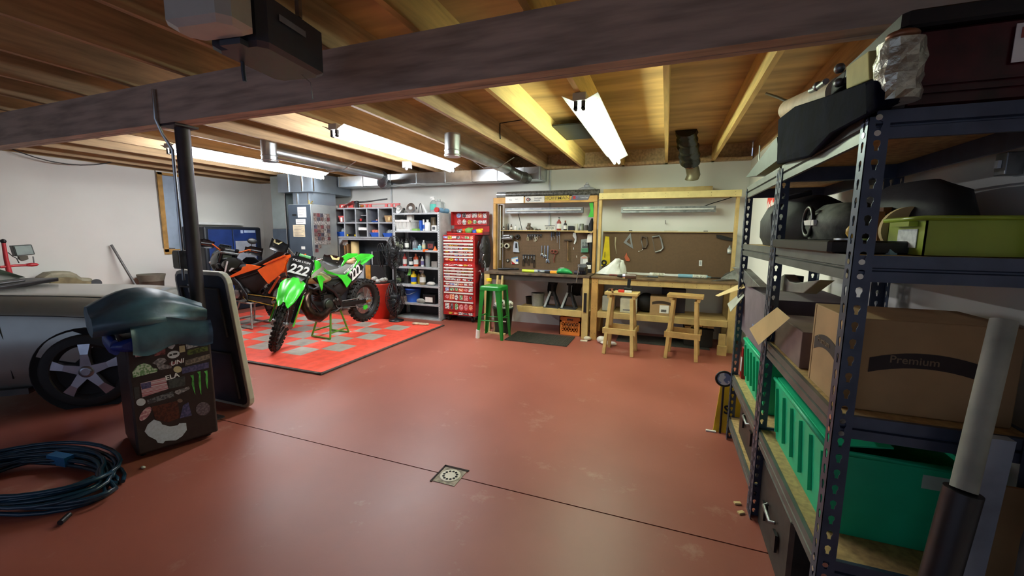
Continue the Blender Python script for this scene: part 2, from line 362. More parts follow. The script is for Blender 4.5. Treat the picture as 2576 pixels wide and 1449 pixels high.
for xx in (-.14, .12): build('hanger_strap', B(MO).box(xx, xx + .02, .1, .12, .2, .53), steel_d, t)
build('pull_cord', B(MO).tube([(-.1, .02, .01), (-.1, .02, -.04), (-.1, .025, -.08)], .008, 8), mat('opener_dark', (0, 0, 0)), t)
build('antenna_wire', B(MO).tube([(.05, .2, 0), (.06, .25, -.02), (.05, .27, -.09)], .0025, 5), steel_d, t)
# ---------------------------------------------------------------- black iron drain pipe etc. high on the left are joists only
# ---------------------------------------------------------------- floor drain
t = T('floor_drain', 'round white floor drain cover set in a square chipped hole in the red floor', 'drain', (-1.19, 2.085, 0))
build('setting', B().box(-1.27, -1.11, 2.0, 2.17, .0005, .003), mat('drain_cement', (190, 176, 160), .9, var=.3, scale=25), t)
build('chipped_edge', B().box(-1.275, -1.262, 1.99, 2.18, .0008, .0045).box(-1.275, -1.1, 2.162, 2.18, .0008, .0045), crack, t)
gz = B().lathe([(.001, .006), (.058, .006), (.066, .004), (.066, .003)], (-1.185, 2.085, 0), n=32)
dr = build('grate', gz, mat('drain_cream', (226, 218, 200), .5, var=.08), t)
for k in range(12):
    a = 2 * math.pi * k / 12; build('drain_hole', B().cyl((-1.185 + .042 * math.cos(a), 2.085 + .042 * math.sin(a), .0062), (-1.185 + .042 * math.cos(a), 2.085 + .042 * math.sin(a), .007), .0085, n=12), mat('hole_dark', (18, 14, 12), .9), dr)

# ---------------------------------------------------------------- tiled mat under the bikes
t = T('garage_mat', 'bright red interlocking tile mat with grey checker squares under the two dirt bikes', 'mat', (-5.3, 4.5, 0))
b = B(); s1, s2 = .32, .31; nx, ny = 12, 8
x1, y1 = -3.39, 3.22; x0, y2 = x1 - .07 - nx * s1, y1 + .06 + ny * s2
xs = [x1] + [x1 - .07 - s1 * i for i in range(1, nx)] + [x0]; ys = [y1] + [y1 + .06 + s2 * j for j in range(1, ny)] + [y2]
for i in range(nx):
    for j in range(ny):
        b.m = 1 if (i + j) % 2 and 0 < i < nx - 1 and 0 < j < ny - 1 else 0
        b.box(xs[i] - .001, xs[i + 1] + .001, ys[j] + .001, ys[j + 1] - .001, .001, .018)
build('tile_field', b, [mat('red_tile', (248, 92, 70), .55, var=.08, scale=12), mat('grey_tile', (176, 166, 154), .6, var=.08, scale=12)], t)
for p, q in (((x1 + .02, y1 - .02, .01), (x0, y1 - .02, .01)), ((x1 + .02, y1 - .04, .01), (x1 + .02, y2, .01))):
    build('edge_ramp', B().bar(p, q, .036, .016), mat('mat_edge', (74, 66, 62), .8, var=.3, scale=20), t)
# ---------------------------------------------------------------- dirt bikes
def zp(z, s, pts, f, d, n=None): return [f(z[0] + x / s, z[1] + y / s, d) for x, y in pts]
tyre = mat('knobbly_tyre', (30, 27, 25), .75, var=.25, scale=25, bump=.1)
rimm = mat('black_rim', (34, 32, 32), .35, .5); spokem = mat('spoke_wire', (150, 150, 150), .3, .9)
def wheel(M, c, R, w_, par, rim_m, knob=.018, disc=True, nk=30):
    Q = Matrix.Translation(c) @ Matrix.Rotation(R_(90), 4, 'X')
    b = B(M @ Q); rr = w_ * .5; Rm = R - rr - knob * .6
    secs = []
    for i in range(44):
        a = 2 * math.pi * i / 44
        secs.append([((Rm + rr * math.cos(u) * (1.08 if math.cos(u) > 0 else .75)) * math.cos(a), (Rm + rr * math.cos(u) * (1.08 if math.cos(u) > 0 else .75)) * math.sin(a), rr * .95 * math.sin(u)) for u in [2 * math.pi * j / 12 for j in range(12)]])
    b.loft(secs, closed=True)
    for i in range(nk):
        for k, u in enumerate((-1.05, -.36, .36, 1.05)):
            a = 2 * math.pi * (i + (.5 if k in (1, 2) else 0)) / nk; r = Rm + rr * 1.06 * math.cos(u) + knob * .25; z = rr * .98 * math.sin(u)
            F = Matrix.Rotation(a, 4, 'Z') @ Matrix.Translation((r, 0, z)) @ Matrix.Rotation(-u, 4, 'Y')
            b.cb((0, 0, 0), (knob * 1.5, 2 * math.pi * R / nk * .52, w_ * .2), None) if False else None
            M0 = b.M; b.M = M0 @ F; b.box(-knob * .8, knob * .75, -math.pi * R / nk * .5, math.pi * R / nk * .5, -w_ * .1, w_ * .1); b.M = M0
    wh = build('wheel', b, tyre, par)
    ri = Rm - rr * .62
    build('rim', B(M @ Q).lathe([(ri + .012, -w_ * .3), (ri - .008, -w_ * .22), (ri - .016, 0), (ri - .008, w_ * .22), (ri + .012, w_ * .3)], n=40, cap=False), rim_m, wh)
    sp = B(M @ Q)
    for i in range(24):
        a = 2 * math.pi * i / 24; s_ = 1 if i % 2 else -1
        sp.tube([((ri - .01) * math.cos(a), (ri - .01) * math.sin(a), 0), (.035 * math.cos(a + .9 * (1 if i % 4 < 2 else -1)), .035 * math.sin(a + .9 * (1 if i % 4 < 2 else -1)), s_ * .045)], .0022, 4)
    build('spokes', sp, spokem, wh)
    build('hub', B(M @ Q).lathe([(.012, -.085), (.03, -.06), (.042, -.045), (.024, -.03), (.024, .03), (.042, .045), (.03, .06), (.012, .085)], n=18), steel_d, wh)
    if disc:
        build('brake_disc', B(M @ Q).lathe([(.125, .056), (.125, .059), (.07, .059), (.07, .056)], n=32, cap=False), steel_d, wh)
    return wh
FA = Vector((.500, 0, -.866))
HEAD = Vector((.37, 0, 1.02))
def dirt_bike(label, group, loc, M, steer, front, st, rear_ax=(-.72, 0, .335), has_front=True):
    t = T('dirt_bike', label, 'motorcycle', loc, group=group)
    P = st
    Ms = M @ Matrix.Translation(HEAD) @ Matrix.Rotation(steer, 4, -FA) @ Matrix.Translation(-HEAD)
    # wheels
    wheel(M, rear_ax, .335, .12, t, rimm, .02, True, 26)
    wheel(Ms, (.764, 0, .345), .345, .085, t, rimm, .017, True, 32)
    # fork
    for s_ in (1, -1):
        y = .098 * s_
        top = HEAD - FA * .17 + Vector((.03, y, 0)); mid = HEAD + FA * .34 + Vector((.03, y, 0)); ax_ = Vector((.764, y, .345))
        fk = build('fork_leg', B(Ms).cyl(top, mid, .028, n=14).cyl(mid, ax_ + Vector((-.02, 0, -.03)), .023, n=14), P['fork'], t)
        g = B(Ms); q = mid + FA * .02 + Vector((.045, 0, 0)); e = ax_ + Vector((.06, 0, .03))
        g.prism([q + Vector((-.05, .03 * s_, 0)), q + Vector((.012, .03 * s_, 0)), e + Vector((.02, .03 * s_, 0)), e + Vector((-.05, .03 * s_, -.02))], (0, s_, 0), .012)
        build('fork_guard', g, P['guard'], fk)
        build('guard_sticker', B(Ms).prism([q + FA * .04 + Vector((-.035, .0425 * s_, 0)), q + FA * .04 + Vector((.006, .0425 * s_, 0)), e + Vector((.01, .0425 * s_, .06)), e + Vector((-.035, .0425 * s_, .06))], (0, s_, 0), .001), orange_k if st is GREEN else white, fk)
        build('axle_lug', B(Ms).cb(ax_ + Vector((-.02, .0, .0)), (.08, .04, .07)), steel_d, fk)
    for tt in (-.1, .12):
        c = HEAD + FA * tt + Vector((.015, 0, 0))
        build('triple_clamp', B(Ms).bar(c + Vector((.01, -.13, 0)), c + Vector((.01, .13, 0)), .07, .032, -FA), steel_d, t, bevel=.006)
    # bars
    bt = HEAD - FA * .10 + Vector((.06, 0, .0))
    bp = [bt + Vector((-.17 , -.40, .075)), bt + Vector((-.12, -.25, .085)), bt + Vector((-.02, -.11, .01)), bt + Vector((0, 0, 0)), bt + Vector((-.02, .11, .01)), bt + Vector((-.12, .25, .085)), bt + Vector((-.17, .40, .075))]
    hb = build('handlebar', B(Ms).tube(bp, .013, 10), P['bar'], t)
    build('bar_pad', B(Ms).cyl(bt + Vector((-.03, -.065, .04)), bt + Vector((-.03, .065, .04)), .025, n=12), P['pad'], hb)
    for s_ in (1, -1):
        e0 = bt + Vector((-.17, .40 * s_, .075)); e1 = bt + Vector((-.13, .27 * s_, .083))
        build('grip', B(Ms).cyl(e0 + Vector((-.005, .012 * s_, 0)), e1, .018, n=12), black, hb)
        lv = build('lever', B(Ms).tube([e1 + Vector((.03, -.02 * s_, -.005)), e1 + Vector((.07, .0, -.01)), e1 + Vector((.055, .12 * s_, -.015))], .007, 6), P['lever'], hb)
        hg = B(Ms)
        G = [[e1 + Vector((.085 + .02 * math.sin(math.pi * j / 6) - .12 * (j / 6) ** 2.2 + .012 * i, s_ * (-.06 + .23 * j / 6), .055 - .034 * i - .012 * j / 6 * i + (.02 if j in (2, 3, 4) and i == 0 else 0))) for j in range(7)] for i in range(4)]
        hg.sheet(G if s_ < 0 else [r[::-1] for r in G], .005); o = build('hand_guard', hg, P['hguard'], hb)
        build('guard_graphic', B(Ms).prism([G[0][2] + Vector((.012, 0, -.005)), G[0][5] + Vector((.012, 0, 0)), G[1][5] + Vector((.012, 0, .008)), G[1][3] + Vector((.012, 0, .006))], (1, 0, 0), .003), P['hg2'], o)
    # engine, pipe, frame
    en = B(M); Qy = Matrix.Rotation(R_(90), 4, 'X')
    en.cb((.02, 0, .47), (.30, .19, .22), Matrix.Rotation(R_(-8), 3, 'Y')).lathe([(.01, -.115), (.085, -.11), (.1, -.09), (.1, .09), (.085, .11), (.01, .115)], (.10, 0, .45), Qy, 24).lathe([(.01, -.12), (.07, -.115), (.08, -.09), (.08, .1), (.06, .12), (.01, .125)], (-.08, 0, .47), Qy, 24)
    eg = build('engine', en, P['engine'], t, bevel=.008)
    cyl = B(M)
    for k in range(6):
        c = Vector((.12, 0, .53)) + Vector((.16, 0, .98)).normalized() * (.028 * k); cyl.cb(c, (.13 - .004 * k, .15 - .004 * k, .014 if k < 5 else .04), Matrix.Rotation(R_(10), 3, 'Y'))
    cyl.cyl((.12, 0, .5), (.148, 0, .67), .05)
    build('cylinder', cyl, P['engine'], eg)
    build('cover_plate', B(M).lathe([(.001, .006), (.06, .006), (.07, 0), (.07, -.01)], (.10, .122, .45), Matrix.Rotation(R_(-90), 4, 'X'), 24), P['cover'], eg)
    for c, r in (((-.04, .128, .50), .018), ((.03, .128, .50), .014), ((-.1, .128, .36), .02), ((.17, .12, .34), .013)):
        build('bolt_cap', B(M).cyl(c, (c[0], c[1] + .01, c[2]), r, n=12), steel_d, eg)
    if st is GREEN:
        pp = [(.20, .02, .62), (.32, .03, .68), (.43, .06, .62), (.47, .10, .50), (.43, .135, .385), (.33, .15, .33), (.22, .14, .35), (.12, .135, .40), (.0, -.12, .56), (-.2, -.15, .66)]
        build('exhaust_pipe', B(M).tube(pp[:8], [.03, .042, .058, .068, .07, .066, .055, .03], 16), mat('burnt_pipe', (66, 48, 40), .28, .85, var=.3, scale=12), t)
    else:
        build('exhaust_pipe', B(M).tube([(.2, .03, .62), (.34, .03, .6), (.38, .02, .45), (.3, -.1, .36), (.05, -.14, .34), (-.2, -.15, .5)], [.025, .027, .027, .028, .03, .03], 12), mat('dark_pipe', (60, 54, 50), .35, .8), t)
    build('silencer', B(M).cyl((-.2, -.15, .62), (-.72, -.16, .74), .05, n=16), steel_d, t)
    fr = B(M)
    for s_ in (1, -1):
        fr.tube([(.37, .03 * s_, .97), (.25, .12 * s_, .80), (.0, .125 * s_, .62), (-.12, .11 * s_, .44), (-.12, .1 * s_, .36)], .023, 8)
        fr.tube([(.38, .02 * s_, .90), (.34, .06 * s_, .55), (.24, .09 * s_, .37), (.1, .1 * s_, .335), (-.12, .1 * s_, .345)], .016, 8)
        fr.tube([(-.02, .11 * s_, .70), (-.35, .1 * s_, .78), (-.62, .08 * s_, .88)], .012, 8)
    build('frame', fr, P['frame'], t)
    sa = B(M)
    for s_ in (1, -1): sa.bar((-.10, .09 * s_, .40), (-.70, .085 * s_, .335), .03, .062)
    sa.bar((-.14, -.09, .40), (-.14, .09, .40), .06, .06).bar((-.34, -.09, .375), (-.34, .09, .375), .05, .05)
    sw = build('swingarm', sa, P['swing'], t, bevel=.005)
    build('chain', B(M).tube([(-.06, .105, .455), (-.72, .105, .405), (-.785, .105, .34), (-.72, .105, .27), (-.06, .105, .365), (-.03, .105, .41)], .007, 5, True), P['chain'], sw)
    build('sprocket', B(M).lathe([(.072, -.003), (.076, .0), (.072, .003), (.05, .003), (.05, -.003)], (-.72, .105, .337), Qy, 30, False), P['chain'], sw)
    build('chain_guide', B(M).prism([(-.64, .12, .29), (-.56, .12, .29), (-.55, .12, .235), (-.60, .12, .22), (-.65, .12, .245)], (0, 1, 0), .006), green_k if st is GREEN else black, sw)
    build('axle_block', B(M).cb((-.70, .106, .335), (.11, .014, .035)), P['axle'], sw)
    for k in (1, -1):
        build('foot_peg', B(M).cb((-.13, .19 * k, .355), (.05, .1, .022)), steel_d, t)
    build('shift_lever', B(M).tube([(-.09, .13, .37), (.02, .15, .345), (.06, .17, .35)], .007, 6), steel_d, t)
    build('shock', B(M).cyl((-.1, 0, .44), (-.06, 0, .74), .035).ring((-.09, 0, .52), .042, .008).ring((-.08, 0, .58), .042, .008).ring((-.075, 0, .64), .042, .008), P['shock'], t)
    build('airbox', B(M).loft([[Vector((x, wd * math.cos(a), z + h * math.sin(a))) for a in [2 * math.pi * j / 12 for j in range(12)]] for x, z, wd, h in P['air']]), P['airm'], t)
    # seat
    sx = P['seat']; secs = []
    for x, z, wd, h in sx:
        secs.append([Vector((x, wd * math.cos(a), z - h * .5 + h * .5 * math.sin(a) * (1.1 if math.sin(a) > 0 else 1))) for a in [2 * math.pi * j / 14 for j in range(14)]])
    build('seat', B(M).loft(secs), P['seatm'], t)
    build('tank', B(M).loft([[Vector((x, wd * math.cos(a), z + h * math.sin(a))) for a in [2 * math.pi * j / 14 for j in range(14)]] for x, z, wd, h in P['tank']]), P['tankm'], t)
    # front fender
    G = []
    for i, (x, z, wd) in enumerate(P['fend']):
        G.append([Vector((x, wd * v, z - .05 * abs(v) ** 2.2 + (.018 if abs(v) < .3 else 0) - (.012 if abs(abs(v) - .55) < .2 else 0))) for v in (-1, -.75, -.5, -.25, 0, .25, .5, .75, 1)])
    if P['fend']: ff = build('front_fender', B(Ms).sheet(G, .005), P['fendm'], t)
    front(t, M, Ms)
    return t
GREEN = dict(air=[(.06, .74, .06, .08), (-.05, .70, .10, .16), (-.2, .68, .11, .20), (-.34, .72, .10, .16), (-.48, .80, .07, .09)], airm=black_m, fork=mat('fork_black', (40, 40, 42), .3, .6), guard=green_k, bar=mat('silver_bar', (180, 180, 175), .25, .9), pad=mat('green_pad', (110, 190, 120), .6), lever=steel_d, hguard=black, hg2=mat('pale_yellow_graphic', (226, 214, 150), .5, var=.1),
             engine=mat('engine_dark', (48, 47, 46), .45, .6, var=.25, scale=20), cover=mat('engine_cover', (62, 70, 60), .4, .6), frame=mat('frame_black', (30, 30, 31), .4, .3), swing=mat('swing_black', (38, 37, 37), .4, .5), chain=steel_d, axle=mat('gold_axle', (190, 140, 90), .35, .8), shock=black,
             seat=[(.26, .93, .05, .04), (.12, .915, .075, .10), (-.08, .895, .095, .12), (-.28, .90, .105, .12), (-.45, .935, .11, .10), (-.6, .985, .10, .06), (-.66, 1.0, .06, .03)], seatm=mat('grey_seat', (106, 106, 100), .75, var=.12, scale=30),
             tank=[(.36, .85, .05, .05), (.28, .86, .11, .09), (.12, .83, .12, .09), (-.02, .80, .08, .06)], tankm=mat('cream_tank', (196, 186, 140), .4, var=.06),
             fend=[(.40, .86, .05), (.48, .90, .085), (.60, .925, .12), (.74, .91, .135), (.86, .86, .125), (.96, .79, .10), (1.03, .72, .055)], fendm=green_k)
ORANGE = dict(air=[(.30, .72, .07, .10), (.18, .68, .10, .18), (-.05, .68, .11, .2), (-.2, .66, .11, .22), (-.36, .74, .10, .17), (-.5, .86, .07, .09)], airm=black_m, fork=mat('fork_black', (0, 0, 0)), guard=black, bar=mat('orange_bar', (196, 96, 44), .35, .6), pad=black, lever=mat('bronze_lever', (200, 110, 60), .35, .5), hguard=black, hg2=black,
              engine=mat('engine_black', (34, 33, 34), .45, .4, var=.25, scale=20), cover=mat('silver_cover', (150, 152, 154), .35, .8), frame=mat('frame_dark', (36, 34, 36), .45, .3), swing=mat('swing_grey', (52, 50, 50), .4, .5), chain=mat('yellow_chain', (196, 164, 66), .4, .4), axle=steel_d, shock=mat('yellow_chain', (0, 0, 0)),
              seat=[(.25, .93, .06, .05), (.1, .915, .09, .09), (-.1, .90, .11, .10), (-.32, .93, .12, .10), (-.5, .99, .115, .09), (-.68, 1.06, .10, .07), (-.82, 1.115, .085, .04), (-.88, 1.13, .05, .02)], seatm=mat('black_seat', (42, 42, 44), .8, var=.2, scale=40),
              tank=[(.48, .90, .05, .05), (.40, .92, .12, .11), (.24, .90, .15, .13), (.06, .84, .13, .10), (-.02, .80, .08, .05)], tankm=mat('glossy_black', (16, 16, 18), .15, var=.02), fend=[(.44, .72, .05), (.6, .78, .09), (.78, .77, .10), (.95, .70, .07), (1.02, .66, .04)], fendm=black)
def digits(b, body, size, M, bold=.035, shear=.18, sx=.8): return b.text(body, size, M, .0015, bold, shear, sx)
def green_front(t, M, Ms):
    up = -FA; c = Vector((.58, 0, 1.05))
    F = Matrix(((0, up.x, .866, c.x), (1, up.y, 0, c.y), (0, up.z, .5, c.z), (0, 0, 0, 1)))   # x right (rider's left), y up the plate, z forward
    b = B(Ms @ F)
    G = [[Vector((wd * v, y, -.035 * v * v)) for v in (-1, -.6, -.2, .2, .6, 1)] for y, wd in ((-.15, .07), (-.1, .115), (0, .15), (.1, .145), (.15, .11))]
    o = build('number_plate', b.sheet(G[::-1], .006), black, t)
    build('plate_graphic', B(Ms @ F).prism([(-.09, -.175, -.004), (0, -.13, .006), (.09, -.175, -.004), (.06, -.2, -.01), (0, -.165, 0), (-.06, -.2, -.01)], (0, 0, 1), .004), mat('khaki_graphic', (160, 146, 100), .6), o)
    build('number', digits(B(Ms @ F), '222', .165, Matrix.Translation((0, -.03, .002)), .03, .2, .9), inkw, o)
    build('name_strip', B(Ms @ F).text('TYLER LYON', .038, Matrix.Translation((0, .085, .0015)), .0015, .01, .1, .95), inkw, o)
    Z2 = ((640, 580), 8.05); Z3 = ((780, 620), 6.04); XS = -4.29
    def panel(name, Z, pts, m, par, d=0., th=.014, mirror=True):
        P = zp(Z[0], Z[1], pts, ax, XS + d)
        q = build(name, B().prism(P, (1, 0, 0), th), m, par, bevel=.003)
        if mirror: build(name, B().prism([Vector((2 * -4.43 - p.x - th, p.y, p.z)) for p in P], (1, 0, 0), th), m, par, bevel=.003)
        return q
    sh = panel('radiator_shroud', Z2, [(1205, 595), (1300, 625), (1345, 705), (1300, 800), (1230, 935), (1150, 975), (1145, 890), (1215, 770)], green_k, t)
    panel('shroud_stripe', Z2, [(1152, 900), (1240, 820), (1385, 720), (1425, 790), (1330, 850), (1180, 965), (1150, 975)], mat('silver_stripe', (176, 180, 168), .35, .3), sh, .014, .002, False)
    panel('lower_shroud', Z2, [(1270, 920), (1345, 905), (1435, 1000), (1380, 1025), (1372, 1150), (1352, 1225), (1305, 1110), (1262, 975)], green_k, t, -.01)
    panel('side_spar', Z3, [(185, 300), (240, 360), (410, 425), (545, 432), (625, 515), (548, 628), (475, 505), (405, 445), (260, 415), (205, 370)], green_k, t, -.005)
    sp = panel('side_plate', Z3, [(535, 470), (640, 330), (755, 262), (803, 305), (775, 400), (690, 505), (625, 545)], black, t, -.02)
    panel('tail_panel', Z3, [(665, 165), (760, 108), (902, 112), (888, 147), (765, 197), (712, 250), (545, 472), (520, 440), (640, 325), (705, 215)], green_k, t, -.03, .02)
    p0 = ax(780 + 690 / 6.04, 620 + 400 / 6.04, XS - .0055); p1 = ax(780 + 770 / 6.04, 620 + 320 / 6.04, XS - .0055); d = (p1 - p0)
    build('number', digits(B(), '222', .19, frame(p0, (0, d.y, d.z), Vector((0, -d.z, d.y))), .03, .1, .85), inkw, sp)
    p0 = ax(780 + 600 / 6.04, 620 + 338 / 6.04, XS - .0055)
    build('name_strip', B().text('TYLER LYON', .045, frame(p0 + Vector((.0, 0, 0)), (0, d.y, d.z), Vector((0, -d.z, d.y))), .0015, .01, .1), inkw, sp)
    build('rear_fender', B(M).sheet([[Vector((x, wd * v, z - .03 * v * v)) for v in (-1, -.5, 0, .5, 1)] for x, z, wd in ((-.5, .90, .1), (-.66, .95, .1), (-.8, 1.0, .095), (-.92, 1.035, .08), (-.97, 1.04, .05))][::-1], .006), green_k, t)
    build('seat_hump', B(M).ball((-.55, 0, .965), (.1, .09, .045), 14), mat('tan_leather', (206, 158, 122), .6, var=.08), t)
def orange_front(t, M, Ms):
    Z4 = ((560, 640), 6.585); YS = 4.42
    def panel(name, pts, m, par, d=0., th=.016, mirror=True):
        P = zp(Z4[0], Z4[1], pts, at, YS + d)
        q = build(name, B().prism(P, (0, -1, 0), th), m, par, bevel=.004)
        if mirror: build(name, B().prism([Vector((p.x, 2 * 4.55 - p.y + th, p.z)) for p in P], (0, -1, 0), th), m, par, bevel=.004)
        return q
    panel('side_panel', [(590, 260), (700, 200), (830, 105), (985, 40), (1130, 0), (1130, 48), (1062, 108), (1020, 270), (940, 350), (770, 490), (640, 330)], orange_k, t)
    panel('tail_trim', [(670, 165), (830, 88), (1040, 2), (1045, 35), (880, 105), (700, 178)], mat('deep_orange', (236, 90, 24), .3), t, -.017, .012)
    panel('shroud_trim', [(90, 378), (200, 320), (320, 258), (345, 205), (400, 195), (400, 158), (480, 170), (650, 200), (600, 235), (330, 322), (120, 396)], orange_k, t)
    panel('tank_cowl', [(60, 300), (30, 120), (100, 60), (230, 60), (330, 130), (260, 220), (120, 300)], MATS['glossy_black'], t, -.01)
    build('white_flash', B().prism(zp(Z4[0], Z4[1], [(30, 285), (70, 110), (95, 120), (55, 290)], at, YS - .03), (0, -1, 0), .003), white, t)
    build('white_flash', B().prism(zp(Z4[0], Z4[1], [(105, 270), (150, 220), (200, 225), (120, 285)], at, YS - .03), (0, -1, 0), .003), white, t)
    build('subframe_tube', B().cyl(at(560 + 940 / 6.585, 640 + 370 / 6.585, 4.47), at(560 + 770 / 6.585, 640 + 640 / 6.585, 4.47), .016), mat('orange_frame', (206, 92, 44), .4), t)
    # headlight mask
    m = B(Ms).loft([[Vector((x, wd * math.cos(a), z + h * math.sin(a))) for a in [2 * math.pi * j / 16 for j in range(16)]] for x, z, wd, h in ((.42, .99, .14, .20), (.58, .98, .19, .24), (.70, .95, .17, .2), (.76, .94, .09, .12))])
    o = build('headlight_mask', m, MATS['glossy_black'], t)
    build('headlight_lens', B(Ms).ball((.755, 0, .90), (.035, .075, .06), 14), mat('lens_blue', (90, 100, 130), .1, .1), o)
    build('turn_signal', B(Ms).ball((.62, .17, .93), (.05, .025, .025), 10), white, o)
    build('windscreen', B(Ms).sheet([[Vector((x, wd * v, z)) for v in (-1, -.5, 0, .5, 1)] for x, z, wd in ((.60, 1.25, .08), (.66, 1.19, .1), (.70, 1.12, .11))], .004), mat('smoke_screen', (120, 124, 128), .2, trans=.4), o)
    build('mirror_stem', B(Ms).tube([(.36, -.28, 1.14), (.35, -.30, 1.24), (.34, -.30, 1.31)], .006, 6), black, t)
    build('mirror', B(Ms).ball((.34, -.30, 1.35), (.02, .075, .05), 14), black, t)
    build('rear_fender', B(M).sheet([[Vector((x, wd * v, z - .03 * v * v)) for v in (-1, -.5, 0, .5, 1)] for x, z, wd in ((-.62, .90, .09), (-.8, 1.0, .08), (-.92, 1.08, .06))][::-1], .006), black, t)
ra = Vector((-.72, 0, .335))
MG = Matrix.Translation((-4.43, 5.12, .455)) @ rotz(R_(-90)) @ Matrix.Rotation(R_(3.6), 4, 'Y') @ Matrix.Translation(-ra)
dirt_bike('lime green dirt bike with black plates reading 222, front wheel turned to the camera', 'dirt bikes on stands', (-4.43, 4.4, .02), MG, R_(42), green_front, GREEN)
MR = Matrix.Translation((-5.52, 4.55, .45)) @ rotz(R_(180)) @ Matrix.Rotation(R_(2.5), 4, 'Y') @ Matrix.Translation(-ra)
dirt_bike('orange and black dirt bike with headlight, raised on a grey stand behind the green bike', 'dirt bikes on stands', (-6.2, 4.55, .02), MR, R_(-24), orange_front, ORANGE)
def bike_stand(label, base, top, m, r=.013):
    c = sum((Vector((p[0], p[1], 0)) for p in base), Vector()) / 4
    t = T('bike_stand', label, 'bike stand', (c.x, c.y, .019))
    zb, zt = .033 + r - .011, .40
    Bp = [Vector((p[0], p[1], zb)) for p in base]; Tp = [Vector((p[0], p[1], zt)) for p in top]
    for i in range(4): build('leg', B().tube([Tp[i], Bp[i]], r, 8), m, t)
    build('top_frame', B().tube([p + Vector((0, 0, .005)) for p in Tp], r * 1.1, 8, True).prism([p + Vector((0, 0, .006)) for p in Tp], (0, 0, 1), .008), m, t)
    for i, j in ((0, 1), (2, 3)): build('foot_rail', B().tube([Bp[i], Bp[j]], r, 8), m, t)
    for i, j in ((1, 2), (3, 0)): build('side_rail', B().tube([Bp[i].lerp(Tp[i], .2), Bp[j].lerp(Tp[j], .2)], r * .85, 8), m, t)
bike_stand('green tube stand holding up the lime green dirt bike', [(-4.70, 4.33), (-4.33, 4.30), (-4.39, 4.72), (-4.74, 4.73)], [(-4.58, 4.38), (-4.36, 4.36), (-4.38, 4.56), (-4.58, 4.57)], mat('worn_green', (92, 150, 44), .45, var=.2, scale=20))
bike_stand('scuffed grey tube stand holding up the orange dirt bike', [(-6.44, 4.38), (-5.88, 4.31), (-5.95, 4.74), (-6.48, 4.80)], [(-6.28, 4.43), (-5.99, 4.40), (-6.02, 4.66), (-6.28, 4.68)], mat('worn_grey', (160, 152, 146), .4, .5, var=.2, scale=20), .014)
# ---------------------------------------------------------------- far left corner: cabinet, furnace, ducts
t = T('merchandiser_cabinet', 'dark blue two-panel merchandiser cabinet with a grey display window, against the left wall', 'cabinet', (-8.0, 5.85, 0))
XF = -7.72
y0 = ax(512, 572, XF).y; y1 = ax(656, 572, XF).y; zt = ax(600, 571, XF).z; ym = ax(585, 600, XF).y
bl = mat('deep_blue_panel', (36, 58, 116), .3, .1, var=.2, scale=4)
build('cabinet_body', B().box(-8.34, XF, y0, y1, .0, zt), mat('cabinet_black', (28, 34, 44), .4), t, bevel=.03)
build('blue_panel', B().box(XF + .001, XF + .014, y0 + .06, ym - .01, .3, zt - .05), bl, t, bevel=.01)
dr = build('door', B().box(XF + .001, XF + .012, ym + .01, y1 - .12, .3, zt - .05), bl, t, bevel=.01)
build('display_window', B().box(XF + .013, XF + .02, ym + .04, y1 - .15, .5, ax(620, 606, XF).z), mat('grey_window', (150, 156, 166), .2, var=.08), dr)
yy = (ym + y1) / 2 - .02; zz = ax(620, 583, XF).z
build('header_mark', B().box(XF + .0125, XF + .0135, yy - .12, yy - .07, zz - .03, zz + .03).box(XF + .0125, XF + .0135, yy - .05, yy + .18, zz - .02, zz + .03), mat('faded_blue_white', (170, 190, 220), .5), dr)
S('wall_shelf', 'short white shelf board fixed to the left wall above the blue cabinet', 'shelf', B().box(-8.345, -8.2, ax(498, 565, -8.2).y, ax(614, 568, -8.2).y, 1.64, 1.69), white, .005)
t = T('return_duct', 'tall galvanised return air duct standing in the corner left of the furnace', 'duct', (-6.85, 5.95, 0))
xl, xr = at(684, 520, 5.7).x, at(718, 520, 5.7).x
pale_g = mat('pale_galvanised', (176, 192, 190), .4, .7, var=.1, scale=4)
build('duct_body', B().box(xl, xr, 5.7, 6.2, at(700, 575, 5.7).z, 2.54), pale_g, t)
build('filter_box', B().box(xl - .01, xr + .01, 5.69, 6.21, .0, at(700, 576, 5.7).z - .002), mat('filter_grey', (92, 106, 118), .45, .4, var=.1), t, bevel=.006)
build('corner_seam', B().box(xr + .001, xr + .012, 5.688, 5.71, .9, 2.54), chrome, t)
t = T('furnace', 'grey sheet metal furnace with papers stuck on its dark front, in the far left corner', 'furnace', (-6.15, 5.8, 0))
fx0, fx1 = at(724, 520, 5.5).x, at(780, 520, 5.5).x; fz = at(780, 513, 5.5).z
fdark = mat('furnace_front', (74, 86, 98), .45, .3, var=.1, scale=4)
build('cabinet_body', B().box(fx0, fx1, 5.51, 6.1, .02, fz), mat('furnace_side', (166, 172, 172), .45, .5, var=.12, scale=3), t, bevel=.006)
build('front_panel', B().box(fx0 + .005, fx1 - .005, 5.495, 5.509, .75, fz - .01), fdark, t)
build('lower_panel', B().box(fx0 + .005, fx1 - .005, 5.495, 5.509, .05, .74), fdark, t)
